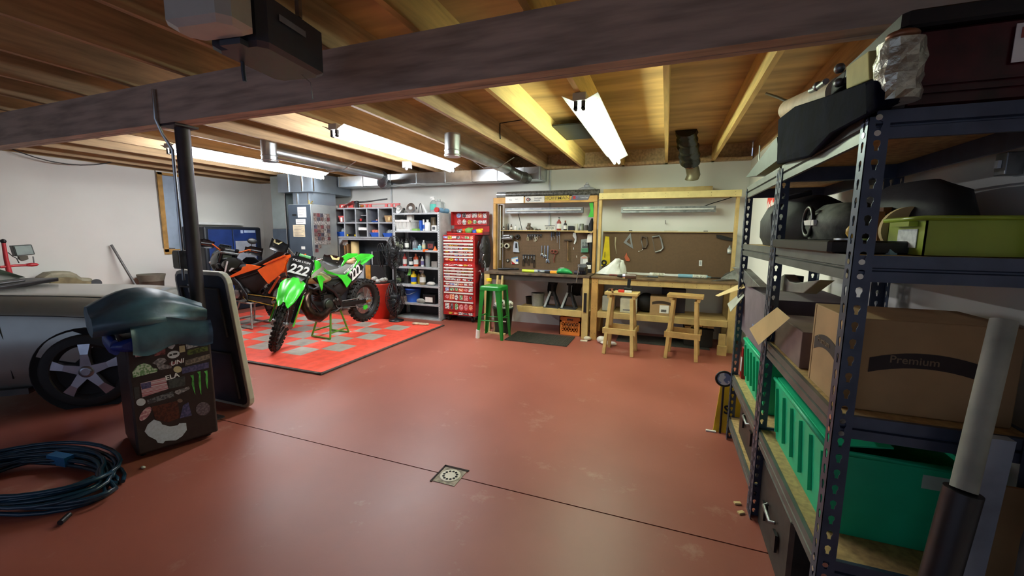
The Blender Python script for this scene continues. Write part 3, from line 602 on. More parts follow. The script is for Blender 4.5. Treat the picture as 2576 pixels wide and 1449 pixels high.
def sheet_on_front(lbl, a, c, m, lines, skew=0):
    p = at(a[0], a[1], 5.494); q = at(c[0], c[1], 5.494)
    o = build('paper_notice', B(Matrix.Translation(((p.x + q.x) / 2, 5.493, (p.z + q.z) / 2)) @ Matrix.Rotation(skew, 4, 'Y')).box(-(q.x - p.x) / 2, (q.x - p.x) / 2, -.001, .001, -(p.z - q.z) / 2, (p.z - q.z) / 2), m, t, label=lbl)
    b = B()
    for i in range(lines): b.box(p.x + .02, q.x - .02 - .03 * (i % 3), 5.4905, 5.4915, p.z - (p.z - q.z) * (i + 1) / (lines + 1) - .003, p.z - (p.z - q.z) * (i + 1) / (lines + 1) + .003)
    build('text_lines', b, mat('grey_ink', (130, 128, 130), .7), o)
sheet_on_front('white paper notice, topmost', (748, 521), (771, 547), paper, 3)
sheet_on_front('wide white paper notice', (744, 551), (769, 564), paper, 2)
sheet_on_front('yellowed checklist sheet', (737, 566), (768, 596), mat('yellowed_paper', (232, 214, 178), .8), 7)
build('brand_plate', B().box(at(735, 540, 5.49).x, at(745, 540, 5.49).x, 5.489, 5.494, at(735, 543, 5.49).z, at(735, 539, 5.49).z), black, t)
build('control_sticker', B().box(at(758, 622, 5.49).x, at(767, 622, 5.49).x, 5.489, 5.494, at(760, 627, 5.49).z, at(760, 620, 5.49).z), paper, t)
ph = B(); phm = [mat('photo_%d' % i, c, .5, var=.5, scale=40) for i, c in enumerate(((120, 96, 92), (90, 84, 96), (150, 130, 120), (128, 70, 74), (176, 168, 164)))]
for i in range(5):
    for j in range(10):
        if (j > 7 and i > 1) or (j == 9 and i > 0): continue
        yy = 5.56 + .075 * i; zz = fz - .15 - .07 * j; ph.m = (i * 3 + j * 7 + i * j) % 5; ph.box(fx1 + .001, fx1 + .0035, yy, yy + .07, zz - .065, zz)
build('photo_collage', ph, phm, t)
build('round_sticker', B().lathe([(.001, .003), (.035, .003), (.035, 0)], (fx1 + .001, 5.63, fz - .98), Matrix.Rotation(R_(90), 4, 'Y'), 20), mat('photo_3', (0, 0, 0)), t)
t = T('supply_plenum', 'blue grey sheet metal plenum above the furnace joining the ceiling', 'duct', (-6.3, 5.9, fz))
plm = mat('plenum_metal', (150, 164, 176), .4, .75, var=.1, scale=3)
build('plenum_box', B().box(fx0 + .02, fx1 - .02, 5.6, 6.12, fz + .003, 2.22), plm, t)
build('plenum_head', B().box(xr + .02, -5.845, 5.55, 6.5, 2.222, 2.548), plm, t)
for xx, za, zb in ((fx0 + .12, fz + .01, 2.2), (fx1 - .14, fz + .01, 2.2)): build('drive_cleat', B().box(xx, xx + .025, 5.585, 5.599, za, zb), chrome, t)
for xx in (fx0 - .02, fx0 + .3, fx1 + .05): build('drive_cleat', B().box(xx, xx + .02, 5.538, 5.549, 2.23, 2.54), chrome, t)
S('brass_fittings', 'small brass fittings standing on top of the furnace', 'fitting', B().cyl((fx1 - .06, 5.54, fz + .001), (fx1 - .06, 5.54, fz + .07), .012).cyl((fx1 - .04, 5.56, fz + .02), (fx1 - .0, 5.56, fz + .05), .01).box(fx1 - .08, fx1 - .01, 5.53, 5.58, fz + .001, fz + .012), mat('brass', (196, 180, 120), .35, .9))
# ---------------------------------------------------------------- pigeon-hole desk
Zc = ((820, 480), 4.263)
def zxy(Z, x, y): return Z[0][0] + x / Z[1], Z[0][1] + y / Z[1]
t = T('pigeonhole_desk', 'grey steel workstation with ten pigeonholes above an arched opening, left of the metal shelf', 'desk', (-5.33, 6.3, 0))
YD = 6.14; dm = mat('desk_grey', (158, 161, 165), .5, .2, var=.12, scale=8); dk = mat('desk_back', (58, 66, 74), .6, var=.1)
cx0, cx1 = at(836, 520, YD).x, at(987, 530, YD).x; cz1, cz0 = at(900, 524, YD).z, at(900, 597, YD).z
cxs = [cx0 + (cx1 - cx0) * f for f in (0, .2, .395, .585, .775, 1)]; cm = (cz1 + cz0) / 2 + .0
b = B()
for i, x in enumerate(cxs): b.box(x - .012, x + .012, YD, YD + .34, cz0, cz1)
for z in (cz0, cm, cz1): b.box(cx0 - .012, cx1 + .012, YD - .001, YD + .34, z - .012, z + .012)
build('pigeonholes', b, dm, t)
build('back_panel', B().box(cx0, cx1, YD + .341, YD + .35, .8, cz1), dk, t)
arch = [(cx0, YD + .01, cz0 - .013), (cx1, YD + .01, cz0 - .013), (cx1, YD + .01, .662), (cx1 - .05, YD + .01, .662), (cx1 - .05, YD + .01, cz0 - .16), (cx1 - .16, YD + .01, cz0 - .05), (cx0 + .2, YD + .01, cz0 - .05), (cx0 + .1, YD + .01, cz0 - .16), (cx0 + .1, YD + .01, .662), (cx0, YD + .01, .662)]
build('arched_fascia', B().prism(arch, (0, 1, 0), .03), dm, t)
build('desk_top', B().box(cx0, cx1, YD - .06, YD + .34, .625, .66), mat('desk_top_dark', (66, 64, 66), .5), t, bevel=.004)
for x in (cx0 + .002, cx1 - .03): build('side_panel', B().box(x, x + .028, YD - .04, YD + .34, .0, .624), dk, t)
build('drawer_unit', B().box(cx1 - .45, cx1 - .04, YD + .0, YD + .3, .08, .62), dk, t)
def hole_item(i, r, w_, h, name, label, cat, m, lid=None, dx=0.):
    x = (cxs[i] + cxs[i + 1]) / 2 + dx; z = (cm if r == 0 else cz0) + .0125
    b = B().add([(x - w_ * .42, YD + .06, z), (x + w_ * .42, YD + .06, z), (x + w_ * .42, YD + .26, z), (x - w_ * .42, YD + .26, z), (x - w_ / 2, YD + .03, z + h), (x + w_ / 2, YD + .03, z + h), (x + w_ / 2, YD + .28, z + h), (x - w_ / 2, YD + .28, z + h)], [(3, 2, 1, 0), (0, 1, 5, 4), (1, 2, 6, 5), (2, 3, 7, 6), (3, 0, 4, 7), (4, 5, 6, 7)])
    if lid is None: return S(name, label, cat, b, m, .004)
    t2 = T(name, label, cat, (x, YD + .16, z)); build('bin', b, m, t2, bevel=.004); lid(t2, x, z, w_, h); return t2
def stuff_in(m, n=5, s_=.03):
    def f(t2, x, z, w_, h):
        b = B()
        for k in range(n): b.ball((x + w_ * .35 * math.sin(k * 2.4), YD + .12 + .02 * (k % 3), z + h + s_ * (.3 + .5 * (k % 2))), (s_ * 1.2, s_, s_ * .9), 8)
        build('contents', b, m, t2)
    return f
hole_item(0, 0, .13, .12, 'carton', 'pink and red carton in the top left pigeonhole', 'box', mat('pink_red', (208, 96, 92), .6, var=.3, scale=18), lambda t2, x, z, w_, h: build('price_card', B().box(x + .0, x + .045, YD + .018, YD + .024, z + .01, z + .09), paper, t2), .03)
hole_item(1, 0, .2, .03, 'tray', 'shallow grey tray in the second pigeonhole of the top row', 'tray', steel_d)
hole_item(2, 0, .2, .06, 'tray', 'black tray with a red tag in the middle pigeonhole of the top row', 'tray', black, lambda t2, x, z, w_, h: build('red_tag', B().cyl((x - .03, YD + .022, z + .045), (x - .03, YD + .027, z + .045), .025), red, t2))
S('divider_shelf', 'thin grey divider with a red tag, upper level of the middle pigeonhole', 'shelf', B().box(cxs[2] + .09, cxs[3] - .0125, YD + .04, YD + .3, cm + .135, cm + .145), grey_steel)
hole_item(3, 0, .14, .03, 'dish', 'small blue dish in the fourth pigeonhole of the top row', 'dish', blue, stuff_in(mat('pinkish', (226, 160, 140), .5), 2, .02))
hole_item(4, 0, .17, .12, 'carton', 'brown cardboard carton in the top right pigeonhole', 'box', card, lambda t2, x, z, w_, h: build('label_patch', B().box(x + .0, x + .05, YD + .03, YD + .036, z + .03, z + .09), card_l, t2), .03)
hole_item(0, 1, .2, .09, 'parts_bin', 'blue parts bin holding a clear bag, bottom left pigeonhole', 'bin', blue, stuff_in(clear, 6, .045))
hole_item(1, 1, .2, .05, 'tool_case', 'black case with yellow ends in the second pigeonhole of the bottom row', 'case', black, lambda t2, x, z, w_, h: [build('yellow_end', B().box(x + s_ * .09 - .012, x + s_ * .09 + .012, YD + .015, YD + .03, z + .01, z + .04), yellow, t2) for s_ in (-1, 1)])
hole_item(2, 1, .21, .12, 'drill_case', 'black case with a white tray on it, middle pigeonhole of the bottom row', 'case', black, lambda t2, x, z, w_, h: build('white_tray', B().box(x - .1, x + .1, YD + .03, YD + .28, z + h + .002, z + h + .05), white, t2))
hole_item(3, 1, .21, .08, 'parts_bin', 'blue parts bin with an orange box in it, fourth pigeonhole of the bottom row', 'bin', blue, lambda t2, x, z, w_, h: build('orange_box', B().box(x - .07, x + .07, YD + .06, YD + .2, z + h + .001, z + h + .05), mat('salmon_box', (226, 120, 90), .6, var=.25, scale=30), t2))
hole_item(4, 1, .2, .07, 'parts_bin', 'blue parts bin with plastic bags, bottom right pigeonhole', 'bin', blue, stuff_in(clear, 7, .04))
# things on top of it
t = T('level', 'long red box-beam spirit level lying on top of the pigeonholes', 'level', (-5.1, 6.3, cz1 + .013))
zl = cz1 + .0135; la, lb = at(854, 512, 6.25).x, at(1006, 516, 6.25).x
b = B().box(la, lb, 6.24, 6.265, zl, zl + .012).box(la, lb, 6.24, 6.265, zl + .06, zl + .072)
for x in (la, la + .28, la + .62, la + .7, lb - .32, lb - .2): b.box(x, x + .05 if x > la else x + .28, 6.242, 6.263, zl + .012, zl + .06)
b.box(lb - .1, lb, 6.242, 6.263, zl + .012, zl + .06); build('beam', b, mat('level_red', (200, 70, 66), .4), t)
build('label', B().box(la + .05, la + .09, 6.237, 6.2395, zl + .02, zl + .055).box(la + .12, la + .16, 6.237, 6.2395, zl + .02, zl + .055), paper, t)
build('vial', B().cyl((la + .5, 6.252, zl + .036), (la + .56, 6.252, zl + .036), .018), amber, t)
S('breaker_bar', 'black breaker bar resting across the red level', 'tool', B().tube([(la + .42, 6.19, zl + .1), (la + .62, 6.21, zl + .105), (lb - .25, 6.22, zl + .15)], [.02, .014, .012], 8).ball((la + .46, 6.19, zl + .1), (.07, .028, .028), 10).box(la + .44, la + .5, 6.17, 6.21, zl, zl + .09), black)
S('pipe_wrench', 'dark red pipe wrench leaning on the red level', 'tool', B().tube([(la + .15, 6.2, zl + .03), (la + .3, 6.21, zl + .09), (la + .36, 6.21, zl + .1)], [.014, .018, .03], 8).box(la + .13, la + .17, 6.18, 6.22, zl, zl + .03).cb((la + .38, 6.21, zl + .1), (.08, .03, .05)), mat('wrench_red', (120, 40, 38), .45, .3))
S('tape_roll', 'white roll lying behind the red level on the pigeonholes', 'roll', B().cyl((la + .2, 6.36, zl), (la + .2, 6.36, zl + .085), .12, n=24), white, .01)
S('small_box', 'tiny white box at the left end of the pigeonholes top', 'box', B().box(la - .1, la - .04, 6.2, 6.26, zl, zl + .05), paper)
# things on the desk under the arch
dz = .661
S('mailing_tube', 'thick brown cardboard tube standing on the desk under the arch', 'tube', B().lathe([(.07, 0), (.075, .0), (.075, .69), (.065, .69), (.065, .02)], (cx0 + .36, YD + .16, dz), n=24), card_l)
for i, (x, h, lb2) in enumerate(((cx0 + .16, .61, 'brown board standing left of the thick tube, behind another'), (cx0 + .22, .64, 'brown board standing right against the thick cardboard tube'))):
    S('board', lb2, 'board', B().cb((x, YD + .17 + .0 * i, dz + h / 2), (.03, .14, h)), mat('brown_board', (140, 104, 66), .7, var=.2))
S('note_card', 'white card propped under the arch on top of a brown board', 'card', B().cb((cx0 + .16, YD + .12, dz + .61 + .052), (.13, .006, .10)), paper)
S('grey_box', 'pale grey box on the desk behind the green bike seat', 'box', B().box(cx0 + .5, cx0 + .68, YD + .0, YD + .2, dz, dz + .43), mat('pale_grey', (176, 180, 182), .6), .004)
t = T('black_box', 'black box with a gold strip on the desk, under the green bike tail', 'box', (cx1 - .4, YD + .05, dz))
build('box_body', B().box(cx1 - .48, cx1 - .14, YD - .05, YD + .18, dz, dz + .27), black_m, t, bevel=.01); build('gold_strip', B().box(cx1 - .60, cx1 - .49, YD - .05, YD - .03, dz, dz + .26), mat('gold_board', (196, 140, 56), .5, var=.2), t)
sz = dz + .272
t = T('computer_speaker', 'black speaker box with a grey front panel standing on the black box on the desk', 'speaker', (cx1 - .42, YD, sz))
build('cabinet_body', B().box(cx1 - .45, cx1 - .30, YD - .02, YD + .16, sz, sz + .25), black, t, bevel=.006); build('grey_front', B().box(cx1 - .475, cx1 - .455, YD - .02, YD + .16, sz, sz + .24), mat('pale_grey', (0, 0, 0)), t)
build('cord', B().tube([(cx1 - .30, YD + .05, sz + .24), (cx1 - .23, YD + .04, sz + .16), (cx1 - .19, YD + .03, sz + .06), (cx1 - .22, YD + .02, sz + .008)], .006, 6), black, t)
# ---------------------------------------------------------------- bin, fan
t = T('trash_can', 'orange red plastic trash can with white arrows behind the rear wheel of the green bike', 'trash can', (-4.8, 5.86, .0))
tx = at(957, 750, 5.86).x; tz = at(960, 714, 5.75).z
build('can_body', B().lathe([(.10, 0), (.15, .005), (.175, tz - .04), (.185, tz - .03), (.185, tz), (.17, tz), (.14, .02)], (tx, 5.86, .0), n=32), redp, t)
build('black_liner', B().ring((tx, 5.86, tz + .014), .178, .014), black, t)
a = Vector((tx + .06, 5.683, .33)); b = B()
for k in range(3):
    an = 2 * math.pi * k / 3; b.tube([a + Vector((.07 * math.cos(an + q * .35), -.004 - .03 * (.11 + .07 * math.cos(an + q * .35)) , .07 * math.sin(an + q * .35))) for q in range(5)], .008, 5)
build('recycling_mark', b, inkw, t)
bb = B()
for k in range(7): bb.ball((tx + .08 * math.sin(k * 2.1), 5.86 + .07 * math.cos(k * 1.7), tz + .035 + .02 * (k % 3)), (.05, .045, .04), 8)
S('crumpled_paper', 'crumpled white wrappers heaped on the orange red trash can', 'rubbish', bb, mat('crumpled_paper_m', (222, 220, 214), .7, var=.2, scale=30, bump=.4))
t = T('pedestal_fan', 'black pedestal fan with a coiled cord, in front of the metal shelf', 'fan', (-4.6, 5.85, 0))
fx, fy = at(994, 700, 5.72).x, 5.72
build('pole', B().cyl((fx, fy, .02), (fx, fy, 1.0), .02), black, t); build('foot', B().lathe([(.13, 0), (.13, .015), (.05, .03), (.02, .05)], (fx, fy, .019), n=24), black, t)
def cage(z, r, dep):
    b = B(); Q = rotz(R_(106)) @ Matrix.Rotation(R_(90), 4, 'X')
    M0 = Matrix.Translation((fx, fy, z)) @ Q; b.M = M0
    for k in range(28):
        a = 2 * math.pi * k / 28; b.tube([(.04 * math.cos(a), .04 * math.sin(a), dep), (.7 * r * math.cos(a), .7 * r * math.sin(a), dep * .92), (r * math.cos(a), r * math.sin(a), dep * .3), (r * math.cos(a), r * math.sin(a), -dep * .3), (.7 * r * math.cos(a), .7 * r * math.sin(a), -dep * .92), (.04 * math.cos(a), .04 * math.sin(a), -dep)], .0035, 4)
    for rr, zz in ((r, 0), (r, dep * .3), (r, -dep * .3), (.7 * r, dep * .92), (.7 * r, -dep * .92), (.4 * r, dep)): b.ring((0, 0, zz), rr, .004, 'Z', 30, 5)
    c = build('cage', b, black, t)
    bl_ = B(M0)
    for k in range(4):
        a = 2 * math.pi * k / 4; bl_.sheet([[Vector((q * math.cos(a + d * .5), q * math.sin(a + d * .5), (d - .5) * .08)) for d in (0, .5, 1)] for q in (.05, .5 * r, .88 * r)], .004)
    build('blade', bl_, black, c); build('motor', B(M0).cyl((0, 0, -dep * .8), (0, 0, dep * .5), .06), black, c)
cage(1.19, .28, .085); cage(.42, .305, .10)
build('cord', B().tube([(fx - .16 + .05 * math.cos(i * .7), fy - .1 - .006 * i, 1.15 + .2 * math.sin(i * .7)) for i in range(19)] + [(fx - .1, fy - .16, .9), (fx - .06, fy - .15, .78)], .007, 6), black, t)
# ---------------------------------------------------------------- galvanised shelf with bottles
t = T('metal_shelf', 'light grey steel shelf unit crowded with bottles, left of the red tool chest', 'shelf', (-4.07, 6.26, 0))
gx0, gx1, gy0, gy1 = -4.54, -3.60, 6.06, 6.46; GZ = [.02, .28, .604, .926, 1.223, 1.559, 1.865]
for x, sx in ((gx0, 1), (gx1, -1)):
    for y, sy in ((gy0, 1), (gy1, -1)):
        p = build('post', B().box(x, x + sx * .04, y, y + sy * .003, 0, 1.87).box(x, x + sx * .003, y, y + sy * .04, 0, 1.87), grey_steel, t)
        if sy > 0:
            h = B()
            for k in range(44): h.cb((x + sx * .02, y - .0006, .05 + k * .0415), (.007, .001, .016))
            build('post_slots', h, mat('slot_dark', (70, 72, 76), .8), p)
for z in GZ: build('shelf_board', B().box(gx0 + .004, gx1 - .004, gy0 + .004, gy1 - .004, z - .008, z).box(gx0 + .04, gx1 - .04, gy0 - .002, gy0 + .003, z - .03, z), grey_steel, t)
build('side_panel', B().box(gx1 - .003, gx1 - .001, gy0 + .04, gy1 - .04, .03, 1.86), mat('side_grey', (186, 188, 188), .5, .1), t)
build('back_panel', B().box(gx0 + .04, gx1 - .04, gy1 - .003, gy1 - .001, .03, 1.86), mat('back_dark', (70, 74, 80), .6, .1), t)
ZS = Zc
def slot(x0, y0_, x1_, y1_, lev, Y):
    a = at(*zxy(ZS, x0, y0_), Y); c = at(*zxy(ZS, x1_, y1_), Y)
    return (a.x + c.x) / 2, c.x - a.x, abs(a.z - c.z)
def bottle(box, lev, name, label, cat, m, capm=None, labm=None, style='bottle', Y=6.2, group=None):
    x, w_, h = slot(*box, lev, Y); z = GZ[lev] + .001; r = min(w_ / 2, .12)
    t2 = T(name, label, cat, (x, Y, z), group=group)
    if style == 'can': prof = [(r * .9, 0), (r, .006), (r, h * .93), (r * .9, h * .95), (r * .9, h)]
    elif style == 'spray': prof = [(r * .9, 0), (r, .01), (r, h * .62), (r * .5, h * .74), (r * .34, h * .8)]
    else: prof = [(r * .9, 0), (r, .012), (r, h * .66), (r * .85, h * .74), (r * .38, h * .82), (r * .36, h * .88)]
    build('body', B().lathe(prof, (x, Y, z), n=18), m, t2)
    if capm is not None and style != 'can':
        if style == 'spray': build('trigger_head', B().cyl((x, Y, z + h * .8), (x, Y, z + h * .9), r * .4).cb((x - .02, Y, z + h * .95), (.075, .03, h * .1)).bar((x - .045, Y, z + h * .9), (x - .03, Y, z + h * .76), .012, .01), capm, t2)
        else: build('cap', B().lathe([(r * .42, h * .86), (r * .42, h), (r * .3, h)], (x, Y, z), n=14), capm, t2)
    if capm is not None and style == 'can': build('lid', B().lathe([(r * .95, h * .95), (r * .95, h * 1.04), (r * .8, h * 1.04)], (x, Y, z), n=18), capm, t2)
    if labm is not None: build('label_band', B().lathe([(r * 1.012, h * .18), (r * 1.012, h * .55)], (x, Y, z), n=18, cap=False), labm, t2)
    return t2
dglass = mat('dark_glass', (52, 52, 50), .2, var=.1)
# top of the shelf
for (a0, b0, a1, b1), lb2 in (((735, 150, 840, 235), 'round chrome clamp lamp reflector, left one on top of the metal shelf'), ((850, 128, 985, 235), 'round chrome clamp lamp reflector, larger right one on top of the metal shelf')):
    x, w_, h = slot(a0, b0, a1, b1, 6, 6.22); r = h / 2; t2 = T('clamp_lamp', lb2, 'lamp', (x, 6.22, 1.866)); Q = Matrix.Rotation(R_(78), 4, 'X')
    build('reflector', B().lathe([(r * 1.0, .01), (r, 0), (r * .8, -.05), (r * .45, -.10), (r * .2, -.12), (r * .18, -.118), (r * .43, -.095), (r * .78, -.045), (r * .97, .01)], (x, 6.20, 1.868 + r), Q, 30), chrome, t2)
    build('bulb', B().ball((x, 6.19, 1.868 + r), .035, 12), white, t2); build('socket', B().cyl((x, 6.3, 1.868 + r), (x, 6.36, 1.868 + r + .01), .025), black, t2)
x, w_, h = slot(990, 140, 1060, 230, 6, 6.22); t2 = T('clip_lamp', 'small white clip lamp with looping cord on top of the metal shelf', 'lamp', (x, 6.22, 1.866))
build('cord', B().tube([(x - .05 + .008 * i, 6.2, 1.874 + .16 * math.sin(math.pi * min(i, 10) / 10)) for i in range(12)], .006, 6), black, t2); build('clip', B().cb((x + .08, 6.2, 1.945), (.03, .04, .17), Matrix.Rotation(-.5, 3, 'Y')), white, t2)
bottle((1118, 60, 1190, 232), 6, 'spray_bottle', 'clear spray bottle half full of teal liquid on top of the metal shelf', 'bottle', clear, white, teal, 'spray')
x, w_, h = slot(1185, 92, 1272, 236, 6, 6.25); t2 = T('jug', 'big cloudy plastic jug with a side handle on top of the metal shelf', 'jug', (x, 6.25, 1.866))
build('jug_body', smooth_box(Matrix.Translation((x - .015, 6.25, 1.866)), -w_ * .42, w_ * .36, -.08, .08, 0, h * .85, .02), clear, t2); build('neck', B().cyl((x - .03, 6.25, 1.866 + h * .85), (x - .03, 6.25, 1.866 + h), .03), clear, t2)
build('handle', B().tube([(x + w_ * .3, 6.25, 1.866 + h * .8), (x + w_ * .5, 6.25, 1.866 + h * .7), (x + w_ * .5, 6.25, 1.866 + h * .35), (x + w_ * .36, 6.25, 1.866 + h * .25)], .012, 8), clear, t2)
# first row: basket etc.
x, w_, h = slot(748, 325, 940, 437, 5, 6.2); x += .05; w_ *= .84; t2 = T('basket', 'white slotted plastic basket on the second shelf from the top', 'basket', (x, 6.2, GZ[5]))
b = B(); z = GZ[5] + .001; w2 = w_ / 2
for y in (6.085, 6.33):
    for k in range(12): b.bar((x - w2 * .88 + w2 * 1.76 * k / 11, y, z), (x - w2 + w2 * 2 * k / 11, y - (.015 if y < 6.2 else -.015), z + h), .017, .005, (0, 1, 0))
for s_ in (-1, 1):
    for k in range(8): b.bar((x + s_ * w2 * .88, 6.085 + .245 * k / 7, z), (x + s_ * w2, 6.07 + .275 * k / 7, z + h), .017, .005, (1, 0, 0))
b.box(x - w2 * .9, x + w2 * .9, 6.08, 6.335, z, z + .02); b.box(x - w2 * 1.04, x + w2 * 1.04, 6.06, 6.075, z + h - .035, z + h).box(x - w2 * 1.04, x + w2 * 1.04, 6.34, 6.355, z + h - .035, z + h).box(x - w2 * 1.04, x - w2 * .97, 6.06, 6.355, z + h - .035, z + h).box(x + w2 * .97, x + w2 * 1.04, 6.06, 6.355, z + h - .035, z + h)
build('slotted_sides', b, white, t2)
S('white_carton', 'white carton sticking up out of the white basket', 'box', B().box(x + .03, x + .13, 6.16, 6.24, z + .021, z + h + .09), paper, .003)
S('rolled_rag', 'pale rag lying in the white basket beside the white carton', 'rag', B().ball((x - .1, 6.2, z + h * .6), (.1, .08, h * .5), 12), mat('pale_rag', (220, 218, 210), .9, bump=.4))
def carton(box, lev, label, m, Y=6.2, d=.1, name='carton', cat='box', front=None):
    x, w_, h = slot(*box, lev, Y); z = GZ[lev] + .001
    if front is None: return S(name, label, cat, B().box(x - w_ / 2, x + w_ / 2, Y - d / 2, Y + d / 2, z, z + h), m, .003)
    t2 = T(name, label, cat, (x, Y, z)); build('body', B().box(x - w_ / 2, x + w_ / 2, Y - d / 2, Y + d / 2, z, z + h), m, t2, bevel=.003)
    build('front_label', B().box(x - w_ * .3, x + w_ * .3, Y - d / 2 - .002, Y - d / 2 - .0004, z + h * .2, z + h * .75), front, t2); return t2
carton((1016, 325, 1036, 435), 5, 'narrow blue box on the second shelf, left of the white bottles', blue)
bottle((1038, 318, 1058, 435), 5, 'tube_container', 'slim white tube on the second shelf, right against the blue box', 'tube', white, white, blue, 'can')
bottle((1062, 316, 1118, 435), 5, 'bottle', 'wide white plastic bottle on the second shelf, next to the jar', 'bottle', white, white)
bottle((1128, 290, 1180, 430), 5, 'jar', 'glass jar with a tan lid at the right end of the second shelf', 'jar', mat('brownish_jar', (150, 130, 100), .3, var=.3), tan, None, 'can', 6.3)
carton((1140, 375, 1192, 432), 5, 'small white box with a dark dial in front of the jar', white, 6.11, .06, front=dgrey)
carton((940, 415, 1000, 437), 5, 'flat green packet lying beside the white basket', mat('leaf_green', (120, 170, 80), .6), 6.12)
# second row
bottle((800, 490, 835, 605), 4, 'bottle', 'dark bottle at the left end of the third shelf from the top', 'bottle', dglass, black)
bottle((845, 478, 885, 605), 4, 'bottle', 'dark bottle with a white label on the third shelf', 'bottle', dglass, black, paper)
bottle((888, 490, 922, 605), 4, 'bottle', 'plain dark bottle right of the white labelled one on the third shelf', 'bottle', black, black, None, 'bottle', 6.25)
bottle((928, 475, 985, 605), 4, 'spray_bottle', 'grey spray bottle in the middle of the third shelf', 'bottle', mat('smoky', (120, 122, 128), .3), black, None, 'spray', 6.25)
bottle((986, 545, 1024, 605), 4, 'bottle', 'short teal bottle with white cap on the third shelf', 'bottle', mat('aqua', (120, 190, 200), .35), white)
bottle((1030, 500, 1066, 605), 4, 'bottle', 'square clear bottle with a white screw cap on the third shelf', 'bottle', clear, white, mat('pale_yellow_label', (222, 214, 170), .6))
carton((1096, 512, 1186, 605), 4, 'black box with a red mark on the third shelf', black, 6.25, .14, front=mat('dull_red', (130, 50, 44), .6, var=.4, scale=30))
S('orange_cone', 'small orange funnel in front of the black box on the third shelf', 'funnel', B().lathe([(.04, 0), (.012, .05), (.008, .07)], (slot(1155, 580, 1186, 605, 4, 6.1)[0], 6.1, GZ[4] + .001)), orange_k)
S('plastic_clip', 'orange plastic clip hanging over the edge of the third shelf', 'clip', B().cb((slot(1055, 585, 1090, 620, 4, 6.085)[0], 6.085, GZ[4] + .012), (.07, .03, .02)).cb((slot(1040, 585, 1060, 620, 4, 6.05)[0], 6.05, GZ[4] - .005), (.03, .02, .04)), orange_k)
for q, xx in enumerate((935, 965)): S('aqua_cap', ('left' if q == 0 else 'right') + ' of two small aqua caps at the front of the third shelf', 'cap', B().cyl((slot(xx, 590, xx + 20, 605, 4, 6.09)[0], 6.09, GZ[4] + .001), (slot(xx, 590, xx + 20, 605, 4, 6.09)[0], 6.09, GZ[4] + .03), .022), mat('aqua', (0, 0, 0)))
S('crumpled_cloth', 'crumpled pale green cloth hanging at the left end of the third shelf', 'cloth', B().ball((slot(750, 545, 820, 600, 4, 6.1)[0] + .02, 6.11, GZ[4] + .051), (.05, .035, .05), 12).ball((slot(740, 545, 790, 600, 4, 6.1)[0], 6.1, GZ[4] + .1), (.04, .04, .05), 10), mat('pale_green_cloth', (196, 206, 180), .9, bump=.6, scale=20))
# third row
bottle((785, 665, 812, 798), 3, 'bottle', 'dark slim bottle at the left end of the fourth shelf', 'bottle', dglass, black)
bottle((826, 665, 866, 798), 3, 'bottle', 'pinkish red bottle on the fourth shelf', 'bottle', mat('pink_red_bottle', (196, 70, 66), .4), mat('pink_red_bottle', (0, 0, 0)), paper)
bottle((893, 705, 932, 800), 3, 'spray_can', 'aerosol can with white and dark label on the fourth shelf', 'can', black, steel_d, paper, 'can')
bottle((942, 664, 988, 800), 3, 'bottle', 'orange red bottle with a white drop on the fourth shelf', 'bottle', mat('orange_red_bottle', (206, 80, 40), .4), mat('peach', (226, 150, 120), .5), white)
bottle((990, 690, 1014, 802), 3, 'bottle', 'thin dark bottle between the orange red and the white one', 'bottle', black, white, mat('dull_red', (0, 0, 0)), 'bottle', 6.25)
bottle((1018, 695, 1050, 805), 3, 'bottle', 'slim white bottle on the fourth shelf', 'bottle', white, white, mat('violet_label', (120, 110, 160), .6))
bottle((1068, 660, 1114, 805), 3, 'bottle', 'tall cloudy empty bottle on the fourth shelf', 'canister', clear, None, None, 'can')
carton((1145, 742, 1205, 806), 3, 'grey box at the right end of the fourth shelf', mat('warm_grey', (150, 142, 136), .6))
# fourth row
bottle((752, 878, 802, 985), 2, 'bottle', 'dark bottle with a green label at the left end of the fifth shelf', 'bottle', dglass, black, mat('olive_label', (110, 124, 90), .6))
bottle((840, 870, 905, 988), 2, 'jar', 'dark glass jar on the fifth shelf', 'jar', dglass, black, None, 'can', 6.28)
bottle((913, 850, 968, 992), 2, 'bottle', 'yellow bottle with a green cloth draped over it on the fifth shelf', 'bottle', yellow, yellow, blue)
x, w_, h = slot(895, 838, 985, 915, 2, 6.19); S('green_cloth', 'bright green cloth draped on the yellow bottle', 'cloth', B().sheet([[Vector((x + w_ * (u - .5) * (.35 + .75 * v), 6.135 + .05 * math.sin(u * 7) * v - .03 * math.sin(math.pi * u) * v, GZ[2] + .325 - .17 * v * (.6 + .4 * math.sin(u * 5 + 1)))) for u in [i / 8 for i in range(9)]] for v in [j / 5 for j in range(6)]], .006), mat('bright_cloth', (130, 214, 110), .9, bump=.3))
bottle((982, 865, 1012, 992), 2, 'bottle', 'yellow bottle standing behind the amber one on the fifth shelf', 'bottle', mat('mustard', (206, 172, 40), .4), black, None, 'bottle', 6.28)
bottle((1008, 842, 1066, 996), 2, 'spray_bottle', 'brown and clear spray bottle on the fifth shelf', 'bottle', mat('brown_clear', (150, 124, 90), .3, var=.3), mat('pale_grey', (0, 0, 0)), white, 'spray')
x, w_, h = slot(1083, 955, 1172, 1000, 2, 6.14); S('torn_packet', 'torn white packet lying on the fifth shelf', 'packet', B().ball((x, 6.14, GZ[2] + .035), (w_ / 2, .06, .034), 12), mat('torn_white', (226, 224, 218), .8, bump=.6, scale=30))
bottle((1152, 895, 1172, 990), 2, 'bottle', 'very thin dark tube at the right of the fifth shelf', 'tube', black, black)
